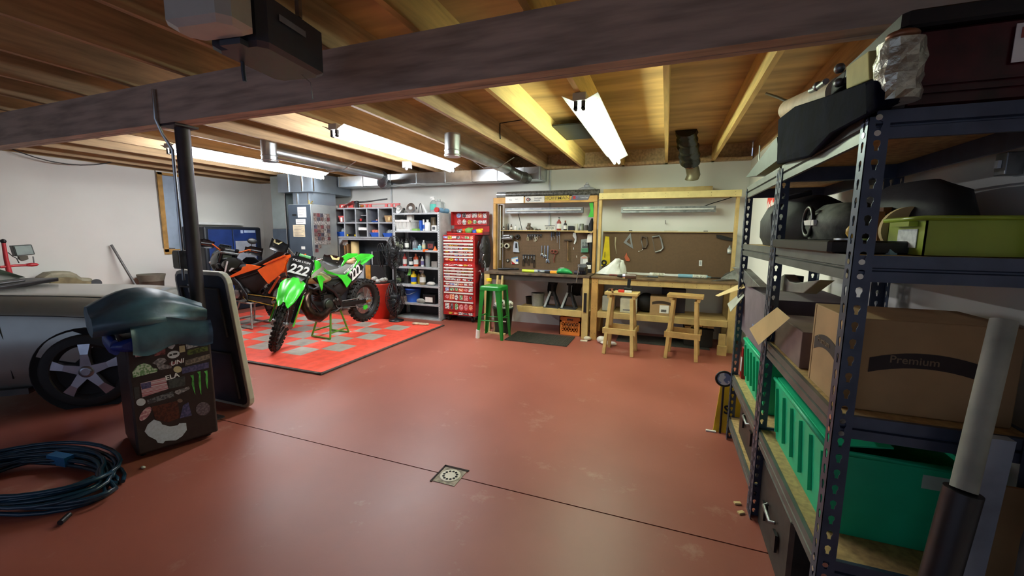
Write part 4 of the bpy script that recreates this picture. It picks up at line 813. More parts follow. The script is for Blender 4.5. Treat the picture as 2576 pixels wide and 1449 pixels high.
# fifth row
x, w_, h = slot(866, 1035, 1008, 1188, 1, 6.24); t2 = T('bucket', 'bright blue bucket on the sixth shelf', 'bucket', (x, 6.24, GZ[1]))
build('bucket_body', B().lathe([(w_ * .4, .001), (w_ * .5, h - .03), (w_ * .53, h - .03), (w_ * .53, h), (w_ * .47, h), (w_ * .38, .02)], (x, 6.24, GZ[1]), n=28), blue, t2); build('handle', B().tube([(x - w_ * .5 + w_ * k / 8, 6.24 - .18 * math.sin(math.pi * k / 8) ** .7, GZ[1] + h - .03 - .07 * math.sin(math.pi * k / 8)) for k in range(9)], .004, 6), steel_d, t2)
S('grey_rag', 'crumpled grey rag in front of the blue bucket', 'rag', B().ball((slot(960, 1140, 1052, 1190, 1, 6.08)[0] + .01, 6.105, GZ[1] + .045), (.1, .03, .044), 12), mat('grey_rag_m', (150, 152, 146), .9, bump=.6, scale=25))
carton((1072, 1092, 1202, 1196), 1, 'black case with a white label on the sixth shelf', black, 6.2, .2, front=paper)
carton((818, 1118, 862, 1182), 1, 'small brown and white box left of the blue bucket', mat('brown_white', (170, 150, 140), .6, var=.3, scale=25), 6.14)
S('floor_rag', 'crumpled cream rag lying on the mat in front of the metal shelf', 'rag', B().ball((-3.72, 5.63, .032), (.16, .05, .018), 14).ball((-3.8, 5.6, .036), (.07, .05, .022), 10).ball((-3.62, 5.64, .03), (.05, .04, .02), 10), mat('cream_rag', (210, 190, 160), .9, var=.2, bump=.8, scale=30))
# ---------------------------------------------------------------- red tool chest
Zt = ((1080, 500), 4.389)
YC = 6.12; ux0, ux1 = -3.585, -2.965
def tz_(y): return at(1155, 500 + y / 4.389, YC).z
STK = [mat('sticker_%d' % i, c, .5, var=.35, scale=60, sharp=(.42, .5), c2=d) for i, (c, d) in enumerate((((235, 235, 230), (90, 90, 96)), ((230, 200, 60), (60, 60, 40)), ((120, 150, 210), (235, 235, 235)), ((40, 40, 44), (180, 180, 180)), ((90, 150, 90), (230, 230, 220)), ((220, 120, 60), (240, 230, 220)), ((230, 160, 160), (150, 40, 50))))]
def stickers(par, x0, x1, y, z0, z1, n, seed):
    n += 1
    rnd = random.Random(seed); w_ = (x1 - x0) / n
    for i in range(n):
        ww = w_ * rnd.uniform(.65, 1.0); hh = (z1 - z0) * rnd.uniform(.55, .95); cx_ = x0 + w_ * (i + .5); cz_ = (z0 + z1) / 2 + (z1 - z0) * rnd.uniform(-.05, .05); k_ = rnd.choice((0, 0, 0, 1, 2, 3, 4, 5, 6)); yy = y - .0002
        if rnd.random() < .3: P = [(cx_ + ww / 2 * math.cos(a), yy, cz_ + hh / 2 * math.sin(a)) for a in [2 * math.pi * k / 14 for k in range(14)]]
        else:
            tl = rnd.uniform(-.1, .1) * hh; P = [(cx_ - ww / 2, yy, cz_ - hh / 2 + tl), (cx_ + ww / 2, yy, cz_ - hh / 2 - tl), (cx_ + ww / 2, yy, cz_ + hh / 2 - tl), (cx_ - ww / 2, yy, cz_ + hh / 2 + tl)]
        build('sticker', B().prism(P, (0, -1, 0), .0006), STK[k_], par)
silver_pull = mat('silver_pull', (236, 234, 226), .4, .1, var=.05)
t = T('tool_chest', 'tall red rolling tool chest plastered with stickers between the metal shelf and the workbench', 'tool chest', (-3.275, 6.3, 0))
zb = tz_(1290); zm = tz_(720); zu = tz_(400)
build('lower_cabinet', B().box(ux0, ux1, YC + .012, 6.5, zb, zm), red, t, bevel=.006)
build('upper_cabinet', B().box(ux0 + .012, ux1 - .012, YC + .012, 6.48, zm + .003, zu), red, t, bevel=.006)
def drawer(ya, yb, sd, n=5, split=1):
    z1, z0 = tz_(ya), tz_(yb)
    for q in range(split):
        a = ux0 + .03 + (ux1 - ux0 - .06) * q / split; c = ux0 + .03 + (ux1 - ux0 - .06) * (q + 1) / split - (.006 if split > 1 else 0)
        d = build('drawer', B().box(a, c, YC, YC + .01, z0 + .002, z1 - .002), red, t)
        hh = min(.024, (z1 - z0) * .55)
        build('drawer_pull', B().box(a, c, YC - .016, YC - .001, z1 - hh - .002, z1 - .002), silver_pull, d, bevel=.003)
        if split == 1 and z1 - z0 - hh > .012: stickers(d, a + .01, c - .01, YC - .0002, z0 + .003, z1 - hh - .004, n, sd)
for i, (a, c) in enumerate(((456, 488), (490, 524), (527, 561), (564, 598), (601, 634), (637, 690))): drawer(a, c, 11 + i, 5, 3 if i == 0 else 1)
for i, (a, c) in enumerate(((757, 788), (791, 821), (824, 856), (859, 908), (911, 960), (963, 1030), (1033, 1128), (1131, 1240))): drawer(a, c, 31 + i, 5 if i > 3 else 4)
fasc = build('sticker_band', B().box(ux0 + .005, ux1 - .005, YC + .004, YC + .011, tz_(750), tz_(716)), red, t); stickers(fasc, ux0 + .03, ux1 - .05, YC + .0035, tz_(746), tz_(720), 5, 77)
fas2 = build('top_band', B().box(ux0 + .015, ux1 - .015, YC + .004, YC + .011, tz_(452), tz_(403)), red, t); stickers(fas2, ux0 + .02, ux1 - .03, YC + .0035, tz_(448), tz_(408), 6, 78)
fas3 = build('base_band', B().box(ux0 + .005, ux1 - .005, YC + .004, YC + .011, tz_(1288), tz_(1245)), red, t); stickers(fas3, ux0 + .1, ux1 - .04, YC + .0035, tz_(1284), tz_(1250), 4, 79)
for x, y in ((ux0 + .08, YC + .09), (ux1 - .08, YC + .09), (ux0 + .08, 6.42), (ux1 - .08, 6.42)):
    c = build('caster', B().cyl((x - .016, y, .05), (x + .016, y, .05), .05, n=18), rubber, t)
    build('caster_fork', B().prism([(x - .02, y - .035, zb - .003), (x - .02, y + .03, zb - .003), (x - .02, y + .012, .045), (x - .02, y - .012, .045)], (-1, 0, 0), .004).prism([(x + .02, y - .035, zb - .003), (x + .02, y + .03, zb - .003), (x + .02, y + .012, .045), (x + .02, y - .012, .045)], (1, 0, 0), .004), steel_d, c)
build('side_handle', B().tube([(ux1 + .001, 6.2, zm - .13), (ux1 + .06, 6.2, zm - .11), (ux1 + .09, 6.2, zm - .2), (ux1 + .07, 6.2, zm - .26)], .009, 8), chrome, t)
# open-lid top box
t = T('top_tool_box', 'open red tool box with stickers standing on top of the tool chest', 'tool box', (-3.24, 6.35, zu))
tx0, tx1 = at(1132, 560, 6.32).x, at(1222, 560, 6.32).x; z0 = zu + .001; z1 = at(1175, 575, 6.2).z
b = B().box(tx0, tx1, 6.2, 6.205, z0, z0 + .035).box(tx0, tx1, 6.47, 6.48, z0, z0 + .16).box(tx0, tx0 + .006, 6.2, 6.48, z0, z0 + .06).box(tx1 - .006, tx1, 6.2, 6.48, z0, z0 + .06).box(tx0, tx1, 6.2, 6.48, z0, z0 + .006)
build('box_tray', b, red, t)
zt = at(1175, 533, 6.42).z; zl0 = z0 + .165
lid = build('lid', B().box(tx0, tx1, 6.455, 6.465, zl0, zt).box(tx0, tx1, 6.36, 6.455, zt - .006, zt).box(tx0, tx0 + .006, 6.36, 6.455, zl0, zt).box(tx1 - .006, tx1, 6.36, 6.455, zl0, zt), red, t)
stickers(lid, tx0 + .06, tx1 - .02, 6.4545, zl0 + .005, zl0 + .11, 5, 5); stickers(lid, tx0 + .05, tx1 - .02, 6.4545, zl0 + .125, zt - .012, 5, 6)
build('number_sticker', B().text('222', .075, frame((tx0 + .28, 6.4535, zt - .075), (1, 0, 0), (0, 0, 1)), .0008, .03, .1, .9), inkw, lid)
for i, (lb2, c, px_, r) in enumerate((('black and red tool lying in the open top box, left', 'wrench_red', .1, .05), ('orange box lying in the open top box', 'orange_plastic', .22, .05), ('grey roll lying in the open top box', 'dull_steel', .2, .04), ('green roll standing in the open top box', 'leaf_green', .38, .06), ('blue handled tool in the open top box', 'blue_plastic', .49, .035), ('yellow packet at the right of the open top box', 'yellow_plastic', .58, .05))):
    S('tool_bundle', lb2, 'tool', B().ball((tx0 + px_, 6.29 + (.09 if i == 1 else 0), z0 + .008 + r), (r * 1.15, r * .8, r), 12).bar((tx0 + px_ - r, 6.27 + (.09 if i == 1 else 0), z0 + .03 + r), (tx0 + px_ + r * 1.2, 6.30 + (.09 if i == 1 else 0), z0 + .05 + r), .02, .03), MATS[c])
# black tool bag on its side
t = T('hanging_tool_bag', 'black bag of clamps and tools hanging on the right side of the red tool chest', 'tool bag', (-2.86, 6.3, .9))
b = B().loft([[Vector((ux1 + .02 + .085 + .075 * math.cos(a) * wd, 6.3 + .16 * math.sin(a) * wd, z)) for a in [2 * math.pi * k / 14 for k in range(14)]] for z, wd in ((.95, .7), (1.05, 1.0), (1.25, 1.0), (1.42, .75), (1.49, .4))])
build('bag_body', b, mat('bag_black', (46, 42, 42), .6, var=.4, scale=24, bump=.8), t)
rr = random.Random(4)
for i in range(16):
    z = rr.uniform(1.0, 1.42); y = rr.uniform(6.17, 6.3); x = ux1 + .04 + rr.uniform(0, .12)
    build('hanging_tool', B().tube([(x, y - .035, z), (x + rr.uniform(-.03, .03), y - .05, z - .05), (x + rr.uniform(-.03, .03), y - .04, z - .1)], rr.choice((.007, .01, .013)), 6), rr.choice((steel_d, chrome, black, mat('bag_black', (0, 0, 0)))), t)
b = B().loft([[Vector((ux1 + .02 + .055 + .05 * math.cos(a) * wd, 6.3 + .14 * math.sin(a) * wd, z)) for a in [2 * math.pi * k / 14 for k in range(14)]] for z, wd in ((.3, .5), (.4, .9), (.7, 1.0), (.86, .6))])
S('black_pouch', 'black pouch hanging low on the right side of the red tool chest, behind the stool', 'pouch', b, mat('bag_black', (0, 0, 0)))
t = T('roller_tube', 'blue tube with a red end lying at the back of the metal shelf top', 'tube', (-3.66, 6.25, 1.866))
build('tube_body', B().cyl((-3.66, 6.1, 1.866 + .0445), (-3.66, 6.44, 1.866 + .0445), .041, n=20), mat('light_blue_tube', (120, 170, 206), .5), t); build('red_end', B().cyl((-3.66, 6.065, 1.866 + .0445), (-3.66, 6.099, 1.866 + .0445), .044, n=20), red, t)
# ---------------------------------------------------------------- workbenches
nails = mat('nail_dark', (60, 46, 30), .7)
def board(name, par, p, q, w_, h, m=None, up=(0, 0, 1)):
    return build(name, B().bar(p, q, w_, h, up), m or pine, par, bevel=.003)
worn_top = mat('worn_bench_top', (104, 84, 66), .6, var=.35, scale=12, stretch=(1, 6, 1))
BZ = .93
t = T('workbench', 'pine workbench with tool-covered pegboard and hutch, left of the two benches', 'workbench', (-1.85, 6.2, 0))
bx0, bx1 = -2.66, -1.0
build('bench_top', B().box(bx0, bx1, 5.80, 6.5, BZ - .035, BZ), worn_top, t, bevel=.004)
for x, y in ((bx0 + .05, 5.85), (bx1 - .05, 5.85), (bx0 + .05, 6.44), (bx1 - .05, 6.44)): build('leg', B().box(x - .045, x + .045, y - .045, y + .045, 0, BZ - .036), pine, t, bevel=.003)
build('front_apron', B().box(bx0 + .1, bx1 - .1, 5.83, 5.868, BZ - .12, BZ - .036), mat('dark_apron', (58, 50, 46), .6, var=.2), t)
build('side_apron', B().box(bx1 - .095 + .05, bx1 - .01, 5.9, 6.39, BZ - .125, BZ - .036), pine, t)
build('shelf_rail', B().prism([(-2.11, 5.82, .42), (bx1 - .1, 5.82, .405), (bx1 - .1, 5.82, .315), (-2.085, 5.82, .33)], (0, 1, 0), .038), pine, t)
build('shelf_board', B().box(-2.12, bx1 - .1, 5.86, 6.39, .37, .385), plym, t)
build('magnet_strip', B().box(bx1 - .07, bx1 - .03, 5.79, 5.803, .40, .68), black, t)
build('shelf_bracket', B().box(bx1 - .09, bx1 - .015, 5.9, 6.39, .30, .385), pine, t)
YH = 6.24                                    # hutch front
hx0, hx1, hz = -2.69, -1.0, 2.10
for x in (hx0, hx1 - .045): build('hutch_post', B().box(x, x + .045, YH, YH + .09, BZ + .001, hz - .095), pine_o, t, bevel=.003)
build('hutch_beam', B().box(hx0, hx1, YH, YH + .04, hz - .094, hz), pine_o, t, bevel=.003)
build('hutch_side', B().box(hx0 + .05, hx0 + .062, YH + .1, 6.5, BZ + .001, hz - .1), mat('hutch_side_wood', (150, 118, 80), .7, var=.2), t)
build('hutch_edge', B().box(hx0 + .075, hx0 + .09, YH + .1, YH + .11, BZ + .15, hz - .12), white, t)
build('hutch_top', B().box(hx0, hx1, YH + .042, 6.5, hz - .03, hz - .002), pine_o, t)
PY = 6.46
pg = mat('pegboard', (100, 76, 52), .75, var=.06, scale=30)
def peg_board(par, x0, x1, z0, z1, holes):
    p = build('pegboard', B().box(x0, x1, PY, PY + .008, z0, z1), pg, par)
    if holes:
        h = B(); n = int((x1 - x0) / .0254); m = int((z1 - z0) / .0254)
        for i in range(1, n):
            for j in range(1, m):
                x = x0 + i * .0254; z = z0 + j * .0254; h.add([(x - .0035, PY - .0004, z), (x, PY - .0004, z - .0035), (x + .0035, PY - .0004, z), (x, PY - .0004, z + .0035)], [(0, 1, 2, 3)])
        o = build('peg_holes', h, mat('peg_hole', (40, 30, 22), .9), p)
peg_board(t, hx0 + .09, hx1 - .05, BZ + .001, 1.565, True)
build('ledge', B().box(hx0 + .065, hx1 - .05, PY - .075, PY + .03, 1.566, 1.582), pine, t)
build('small_ledge', B().box(-1.34, -1.06, PY - .17, PY - .08, 1.545, 1.565), pine, t)
# signs on the beam
Z1 = ((1220, 440), 5.572)
def sign(box, m, name, label, fn):
    a = at(*zxy(Z1, box[0], box[1]), YH); c = at(*zxy(Z1, box[2], box[3]), YH)
    t2 = T(name, label, 'sign', ((a.x + c.x) / 2, YH - .004, c.z)); sk = .03 if name == 'slanted_sign' else 0
    build('plate', B().prism([(a.x, YH - .001, c.z), (c.x - sk, YH - .001, c.z), (c.x, YH - .001, a.z), (a.x + sk, YH - .001, a.z)], (0, -1, 0), .004), m, t2)
    fn(t2, a, c, frame(((a.x + c.x) / 2, YH - .0055, (a.z + c.z) / 2), (1, 0, 0), (0, 0, 1)), c.x - a.x, a.z - c.z)
def s_white(t2, a, c, F, w_, h):
    build('lettering', B().text('Rose', h * .2, F @ Matrix.Translation((-w_ * .2, .0, 0)), .0006, .015).text('Laura', h * .2, F @ Matrix.Translation((w_ * .12, h * .1, 0)), .0006, .0), ink, t2)
def s_gd(t2, a, c, F, w_, h):
    build('lettering', B().text('GARDNER', h * .27, F @ Matrix.Translation((w_ * .17, h * .15, 0)), .0006, .02).text('DENVER', h * .27, F @ Matrix.Translation((w_ * .13, -h * .17, 0)), .0006, .02), mat('grey_letter', (90, 92, 96), .5), t2)
    build('emblem', B(F).ring((-w_ * .34, 0, .001), h * .26, h * .05, n=20).text('D', h * .5, Matrix.Translation((-w_ * .26, 0, 0)), .0006, .02), mat('emblem_dark', (70, 62, 66), .5), t2)
    build('emblem_red', B(F).text('G', h * .5, Matrix.Translation((-w_ * .36, 0, .001)), .0008, .02), red, t2)
def s_hoff(t2, a, c, F, w_, h): build('lettering', B().text('HOFFMAN', h * .95, F, .0008, .01, 0, w_ / (h * .95 * 4.5)), mat('sign_gold', (120, 100, 40), .5), t2)
def s_turbo(t2, a, c, F, w_, h):
    build('lettering', B().text('TurboTron', h * .34, F @ Matrix.Translation((w_ * .2, -h * .05, 0)), .0006, .015), mat('pale_letter', (196, 196, 200), .5), t2)
    build('emblem', B(F).box(-w_ * .36, -w_ * .24, -h * .3, h * .3, 0, .0012), red, t2); build('emblem_letter', B(F).text('D', h * .7, Matrix.Translation((-w_ * .17, 0, 0)), .0006, .02), mat('violet_label', (120, 110, 160)), t2)
sign((288, 306, 541, 394), white, 'name_sign', 'white sign with small black script, leftmost on the hutch beam', s_white)
sign((566, 302, 832, 386), mat('pale_sign', (214, 212, 204), .5), 'brand_sign', 'pale grey sign with a round emblem, second on the hutch beam', s_gd)
sign((838, 297, 1180, 355), mat('yellow_sign', (190, 164, 60), .5), 'brand_sign', 'yellow sign with widely spaced capitals, third on the hutch beam', s_hoff)
sign((1200, 283, 1475, 348), mat('silver_sign', (112, 110, 118), .4, .3), 'slanted_sign', 'slanted grey sign with a red emblem, rightmost on the hutch beam', s_turbo)
t = T('rolled_mat', 'long grey patterned roll wrapped in plastic lying on top of the left hutch', 'roll', (-1.83, 6.33, hz + .001))
za = hz + .001
build('roll_body', B().cyl((-2.62, 6.35, za + .052), (-.985, 6.34, za + .052), .05, n=24), mat('roll_print', (96, 92, 84), .4, var=.5, scale=40), t); build('clear_end', B().cyl((-2.66, 6.35, za + .052), (-2.50, 6.35, za + .052), .0515, n=24), mat('shiny_wrap', (180, 184, 186), .2, .4), t)
S('plastic_bag', 'clear tied plastic bag resting behind the grey roll on the left hutch', 'bag', B().ball((-1.2, 6.455, hz + .08), (.16, .045, .08), 14).ball((-1.2, 6.455, hz + .165), (.05, .03, .03), 10).ball((-1.2, 6.455, hz + .2), (.025, .02, .025), 8), mat('clear_film', (225, 228, 235), .25, trans=.5, bump=.5, scale=20))
def strip_lamp(px0, px1, lb2, cord):
    a = at(*px0, 6.4); c = at(*px1, 6.4); t2 = T('strip_light', lb2, 'lamp', ((a.x + c.x) / 2, 6.4, c.z))
    build('channel', B().prism([(a.x, 6.38, c.z), (a.x, 6.42, c.z - .005), (a.x, 6.45, c.z + .015), (a.x, 6.45, a.z), (a.x, 6.38, a.z)], (1, 0, 0), c.x - a.x), steel_d, t2)
    build('tube', B().cyl((a.x + .03, 6.37, (a.z + c.z) / 2), (c.x - .03, 6.37, (a.z + c.z) / 2), .013), mat('off_tube', (214, 218, 216), .3), t2)
    for x in (a.x + .15, c.x - .15): build('hanger', B().box(x - .01, x + .01, 6.45, 6.548, a.z - .03, a.z - .015), steel_d, t2)
    build('cord', B().tube(cord, .006, 6), black, t2)
strip_lamp((1272, 524), (1467, 535), 'unlit metal strip light under the top of the left hutch', [at(1304, 538, 6.4), at(1309, 560, 6.41), at(1314, 581, 6.40)])
S('conduit_strip', 'grey vertical conduit on the white wall inside the left hutch', 'conduit', B().box(at(1384, 480, 6.54).x - .012, at(1384, 480, 6.54).x + .012, 6.525, 6.549, 1.6, 2.54), grey_steel)
S('wall_conduit', 'thin grey vertical conduit on the back wall above the metal shelf', 'conduit', B().box(at(985, 500, 6.54).x - .01, at(985, 500, 6.54).x + .01, 6.53, 6.549, 1.88, 2.36), grey_steel)
# ---- on the pegboard
def P1(x, y, Y=PY - .002): return at(*zxy(Z1, x, y), Y)
def hang(name, label, cat, pts, m, th=.012, Y=PY - .002, bev=.002, hole=None):
    Pq = [P1(x, y, Y) for x, y in pts]; return S(name, label, cat, B().prism(Pq, (0, -1, 0), th), m, bev)
def ringp(name, label, cat, c, R, r, m): 
    p = P1(*c, PY - .003 - r); return S(name, label, cat, B().ring(p, R, r, 'Y'), m)
q = P1(205, 895); e_ = P1(385, 890)
S('chrome_fitting', 'bundle of chrome pipe fittings hung at the top left of the left pegboard', 'fitting', B().cyl(P1(200, 895, 6.40), P1(385, 885, 6.40), .03).cyl(P1(235, 860, 6.41), P1(350, 850, 6.41), .022).ball(P1(370, 870, 6.405), .04, 12).cyl(P1(300, 860, 6.455), P1(300, 860, 6.40), .012), steel_d)
def roll_(name, label, c, R, m, m2, w_=.05):
    p = P1(*c, PY - .004); t2 = T(name, label, 'tape roll', (p.x, p.y - w_ / 2, p.z - R)); Q = Matrix.Rotation(R_(90), 4, 'X')
    build('roll', B().lathe([(R * .55, 0), (R, 0), (R, w_), (R * .55, w_), (R * .55, 0)], p, Q, 28, False), m, t2); build('core', B().lathe([(R * .5, .002), (R * .55, .002), (R * .55, w_ + .002), (R * .5, w_ + .002), (R * .5, .002)], p, Q, 28, False), m2, t2)
roll_('tape_roll', 'black tape roll high on the left pegboard', (462, 868), .04, black, mat('core_brown', (90, 74, 56), .7), .035)
roll_('tape_roll', 'cream tape roll, left of a pair at the left edge of the pegboard', (236, 990), .042, mat('cream_tape', (206, 200, 176), .6), card)
roll_('tape_roll', 'cream tape roll, right of a pair at the left edge of the pegboard', (318, 995), .045, mat('cream_tape', (0, 0, 0)), black)
t = T('hand_stapler', 'white and blue hand stapler hung beside the pair of tape rolls', 'stapler', P1(445, 1085))
build('stapler_body', B().prism([P1(*p) for p in ((415, 930), (468, 940), (480, 1060), (490, 1085), (400, 1080), (405, 1000))], (0, -1, 0), .03), mat('stapler_body', (206, 212, 222), .35, .3), t, bevel=.002); build('grip', B().prism([P1(*p, PY - .0335) for p in ((428, 955), (450, 958), (455, 1030), (425, 1025))], (0, -1, 0), .003), black, t)
t = T('round_gauge', 'small round cream gauge with a black rim low on the left pegboard', 'gauge', P1(320, 1230)); build('rim', B().ring(P1(320, 1200, PY - .011), .022, .008, 'Y'), black, t); build('dial', B().cyl(P1(320, 1200, PY - .004), P1(320, 1200, PY - .014), .018), mat('cream_tape', (0, 0, 0)), t)
t = T('blister_pack', 'white, blue and red blister pack hung low on the left pegboard', 'packet', P1(420, 1250)); 
build('card', B().prism([P1(*p) for p in ((375, 1165), (460, 1145), (470, 1245), (375, 1250))], (0, -1, 0), .012), paper, t); build('red_corner', B().prism([P1(*p, PY - .015) for p in ((372, 1205), (430, 1250), (378, 1252))], (0, -1, 0), .001), red, t); build('blue_edge', B().prism([P1(*p, PY - .015) for p in ((372, 1165), (460, 1145), (462, 1158), (374, 1178))], (0, -1, 0), .001), mat('light_blue_tube', (0, 0, 0)), t); build('blue_block', B().prism([P1(*p, PY - .015) for p in ((432, 1185), (468, 1183), (468, 1215), (432, 1215))], (0, -1, 0), .001), blue, t)
# pliers along two racks, screwdrivers, wrenches
def pliers(x, y, h, label, m, lean=0, grp=None):
    t2 = T('pliers', label, 'pliers', P1(x, y + h), group=grp); Yp = PY - .012
    for s_ in (-1, 1): build('handle', B().tube([P1(x + s_ * 3 + lean * .4, y + h * .42, Yp), P1(x + s_ * 12 + lean * .6, y + h * .65, Yp), P1(x + s_ * 9 + lean, y + h, Yp)], .005, 6), m, t2)
    build('jaws', B().prism([P1(x - 8, y + h * .4, Yp), P1(x - 4, y, Yp), P1(x + 4, y, Yp), P1(x + 8, y + h * .4, Yp)], (0, -1, 0), .007), steel_d, t2)
    return t2
S('tool_rack', 'black magnetic rack strip high in the middle of the left pegboard', 'rack', B().box(P1(600, 835).x, P1(800, 835).x, PY - .02, PY - .001, P1(600, 845).z, P1(600, 830).z), black)
for i, (x, h, m) in enumerate(((602, 95, tan), (635, 80, black), (665, 75, black), (700, 110, mat('worn_handle', (206, 198, 180), .5)), (740, 95, mat('worn_handle', (0, 0, 0))), (785, 55, black))):
    pliers(x, 828, h, ['pliers with tan grips, leftmost', 'first black gripped pliers from the left', 'second black gripped pliers from the left', 'long pale gripped pliers, fourth', 'pale gripped pliers leaning left, fifth', 'short black pliers, rightmost'][i] + ' on the upper rack strip of the pegboard', m, -30 if i == 4 else 0, 'pliers on the upper rack strip')
S('tool_rack', 'black rack strip low in the middle of the left pegboard', 'rack', B().box(P1(530, 1120).x, P1(705, 1120).x, PY - .02, PY - .001, P1(600, 1135).z, P1(600, 1118).z), black)
for i, (x, h) in enumerate(((540, 165), (572, 120), (612, 155), (655, 120), (690, 185))):
    pliers(x, 1115, h, ('leftmost', 'second', 'third', 'fourth', 'rightmost')[i] + ' black gripped pliers on the low rack strip of the pegboard', black, 0, 'pliers on the low rack strip')
for i, (x, y0_, y1_, m) in enumerate(((935, 790, 920, mat('dark_blue_grip', (46, 54, 78), .4)), (968, 785, 900, black), (1012, 775, 950, mat('navy_grip', (34, 40, 66), .4)), (1045, 770, 1040, mat('dark_blue_grip', (0, 0, 0))))):
    lbs = ('first from the left', 'second from the left', 'third from the left', 'with the longest blade, rightmost')
    t2 = T('screwdriver', 'screwdriver ' + lbs[i] + ' under the ledge of the left pegboard', 'screwdriver', P1(x, y1_), group='screwdrivers'); ym_ = y0_ + 75
    build('grip', B().cyl(P1(x, y0_, PY - .025), P1(x, ym_, PY - .025), .013, .011, 10), m, t2); build('blade', B().cyl(P1(x, ym_, PY - .025), P1(x, y1_, PY - .025), .0055, n=8), chrome, t2); build('hook', B().box(P1(x, ym_).x - .012, P1(x, ym_).x + .012, PY - .03, PY - .001, P1(x, ym_ + 6).z, P1(x, ym_).z), steel_d, t2)
for i, (x0, y0_, x1_, y1_, s_) in enumerate(((800, 990, 798, 1140, .8), (842, 990, 840, 1170, .95), (885, 990, 880, 1240, 1.15))):
    t2 = T('adjustable_wrench', ('smallest', 'middle', 'largest')[i] + ' of three adjustable wrenches hanging on the left pegboard', 'wrench', P1(x1_, y1_), group='adjustable wrenches'); Yp = PY - .004
    build('handle', B().prism([P1(x0 - 9 * s_, y0_, Yp), P1(x0 + 9 * s_, y0_, Yp), P1(x1_ + 7 * s_, y1_ - 50 * s_, Yp), P1(x1_ - 7 * s_, y1_ - 50 * s_, Yp)], (0, -1, 0), .01), chrome, t2, bevel=.002)
    build('head', B().prism([P1(x1_ + a * s_, y1_ + c * s_, Yp) for a, c in ((-8, -55), (10, -55), (24, -30), (26, -8), (12, 0), (8, -20), (-4, -24), (-10, -2), (-24, -10), (-20, -36))], (0, -1, 0), .014), chrome, t2, bevel=.002)
t = T('pipe_wrench', 'rusty red pipe tool with a ring hanging on the left pegboard right of the wrenches', 'tool', P1(960, 1230)); rusty = mat('rusty_red', (140, 64, 48), .6, var=.3, scale=30)
build('ring_frame', B().ring(P1(990, 1080, PY - .015), .03, .008, 'Y').ring(P1(945, 1075, PY - .015), .026, .008, 'Y'), rusty, t); build('stem', B().tube([P1(985, 1120, PY - .014), P1(965, 1170, PY - .014), P1(968, 1230, PY - .014)], .008, 8), rusty, t)
t = T('hammer', 'wooden handled hammer hanging head up on the left pegboard', 'hammer', P1(1163, 1205))
build('handle', B().tube([P1(1160, 930, PY - .03), P1(1160, 1100, PY - .03), P1(1163, 1205, PY - .03)], [.011, .012, .015], 8), mat('hammer_handle', (126, 92, 52), .6, var=.2), t); build('head', B().bar(P1(1112, 915, PY - .03), P1(1222, 918, PY - .03), .03, .022), mat('hammer_head', (70, 60, 50), .5, .6), t, bevel=.004)
hang('white_bracket', 'white curved bracket hanging under the small ledge', 'bracket', [(1240, 810), (1275, 815), (1285, 870), (1282, 930), (1258, 972), (1245, 965), (1262, 900), (1232, 855)], mat('white_bracket', (224, 224, 220), .4), .015)
t = T('meter', 'grey and green test meter hung at the right of the left pegboard', 'meter', P1(1398, 1090))
build('meter_body', B().prism([P1(*p) for p in ((1352, 905), (1445, 895), (1448, 1085), (1350, 1088))], (0, -1, 0), .04), mat('meter_grey', (150, 156, 152), .5), t, bevel=.005); build('green_base', B().prism([P1(*p, PY - .043) for p in ((1352, 1030), (1446, 1028), (1446, 1084), (1352, 1086))], (0, -1, 0), .002), mat('meter_green', (70, 130, 96), .5), t)
b = B()
for k in range(4): b.cyl(P1(1375 + (k % 2) * 40, 955 + (k // 2) * 28, PY - .043), P1(1375 + (k % 2) * 40, 955 + (k // 2) * 28, PY - .048), .008)
build('knob', b, black, t); build('screen', B().prism([P1(*p, PY - .043) for p in ((1362, 1000), (1440, 998), (1440, 1022), (1362, 1024))], (0, -1, 0), .002), dgrey, t)
t = T('reel_box', 'white and pink reel box hung low at the right of the left pegboard', 'reel box', P1(1395, 1250))
build('box', B().prism([P1(*p) for p in ((1345, 1150), (1395, 1122), (1445, 1150), (1450, 1245), (1340, 1250))], (0, -1, 0), .04), mat('reel_grey', (190, 186, 182), .4), t, bevel=.004); build('label', B().prism([P1(*p, PY - .043) for p in ((1375, 1185), (1440, 1180), (1442, 1238), (1376, 1242))], (0, -1, 0), .002), paper, t); build('pink_mark', B().prism([P1(*p, PY - .043) for p in ((1355, 1150), (1425, 1145), (1425, 1168), (1355, 1172))], (0, -1, 0), .002), mat('pinkish', (0, 0, 0)), t)
for i, (x, y) in enumerate(((1243, 1030), (1285, 1145))): S('peg_hook', ('upper', 'lower')[i] + ' bare white peg hook right of the hammer', 'hook', B().tube([P1(x, y - 12, PY), P1(x, y - 12, PY - .03), P1(x, y + 10, PY - .034), P1(x, y + 14, PY - .03)], .004, 6), white)
S('jacket', 'black jacket hanging on the right post inside the left hutch', 'jacket', B().loft([[P1(1480 + dx, z, PY - .05) + Vector((wd * math.cos(a), .035 * math.sin(a), 0)) for a in [2 * math.pi * k / 12 for k in range(12)]] for z, wd, dx in ((610, .012, 22), (680, .035, 12), (790, .05, -2), (880, .045, 4), (1000, .03, 8), (1200, .022, 12))]), mat('jacket_black', (30, 32, 38), .8, var=.3, bump=.4))
S('white_sleeve', 'white cloth panel hanging against the black jacket', 'cloth', B().prism([P1(*p, PY - .09) for p in ((1440, 840), (1505, 800), (1500, 945), (1425, 950))], (0, -1, 0), .006), paper)
S('green_holder', 'translucent green plastic holder fixed to the right post of the left hutch', 'holder', B().prism([P1(*p, YH + .05) for p in ((1462, 400), (1515, 375), (1520, 590), (1445, 590), (1480, 500))], (0, 1, 0), .03), mat('clear_green', (90, 220, 80), .3, trans=.3))
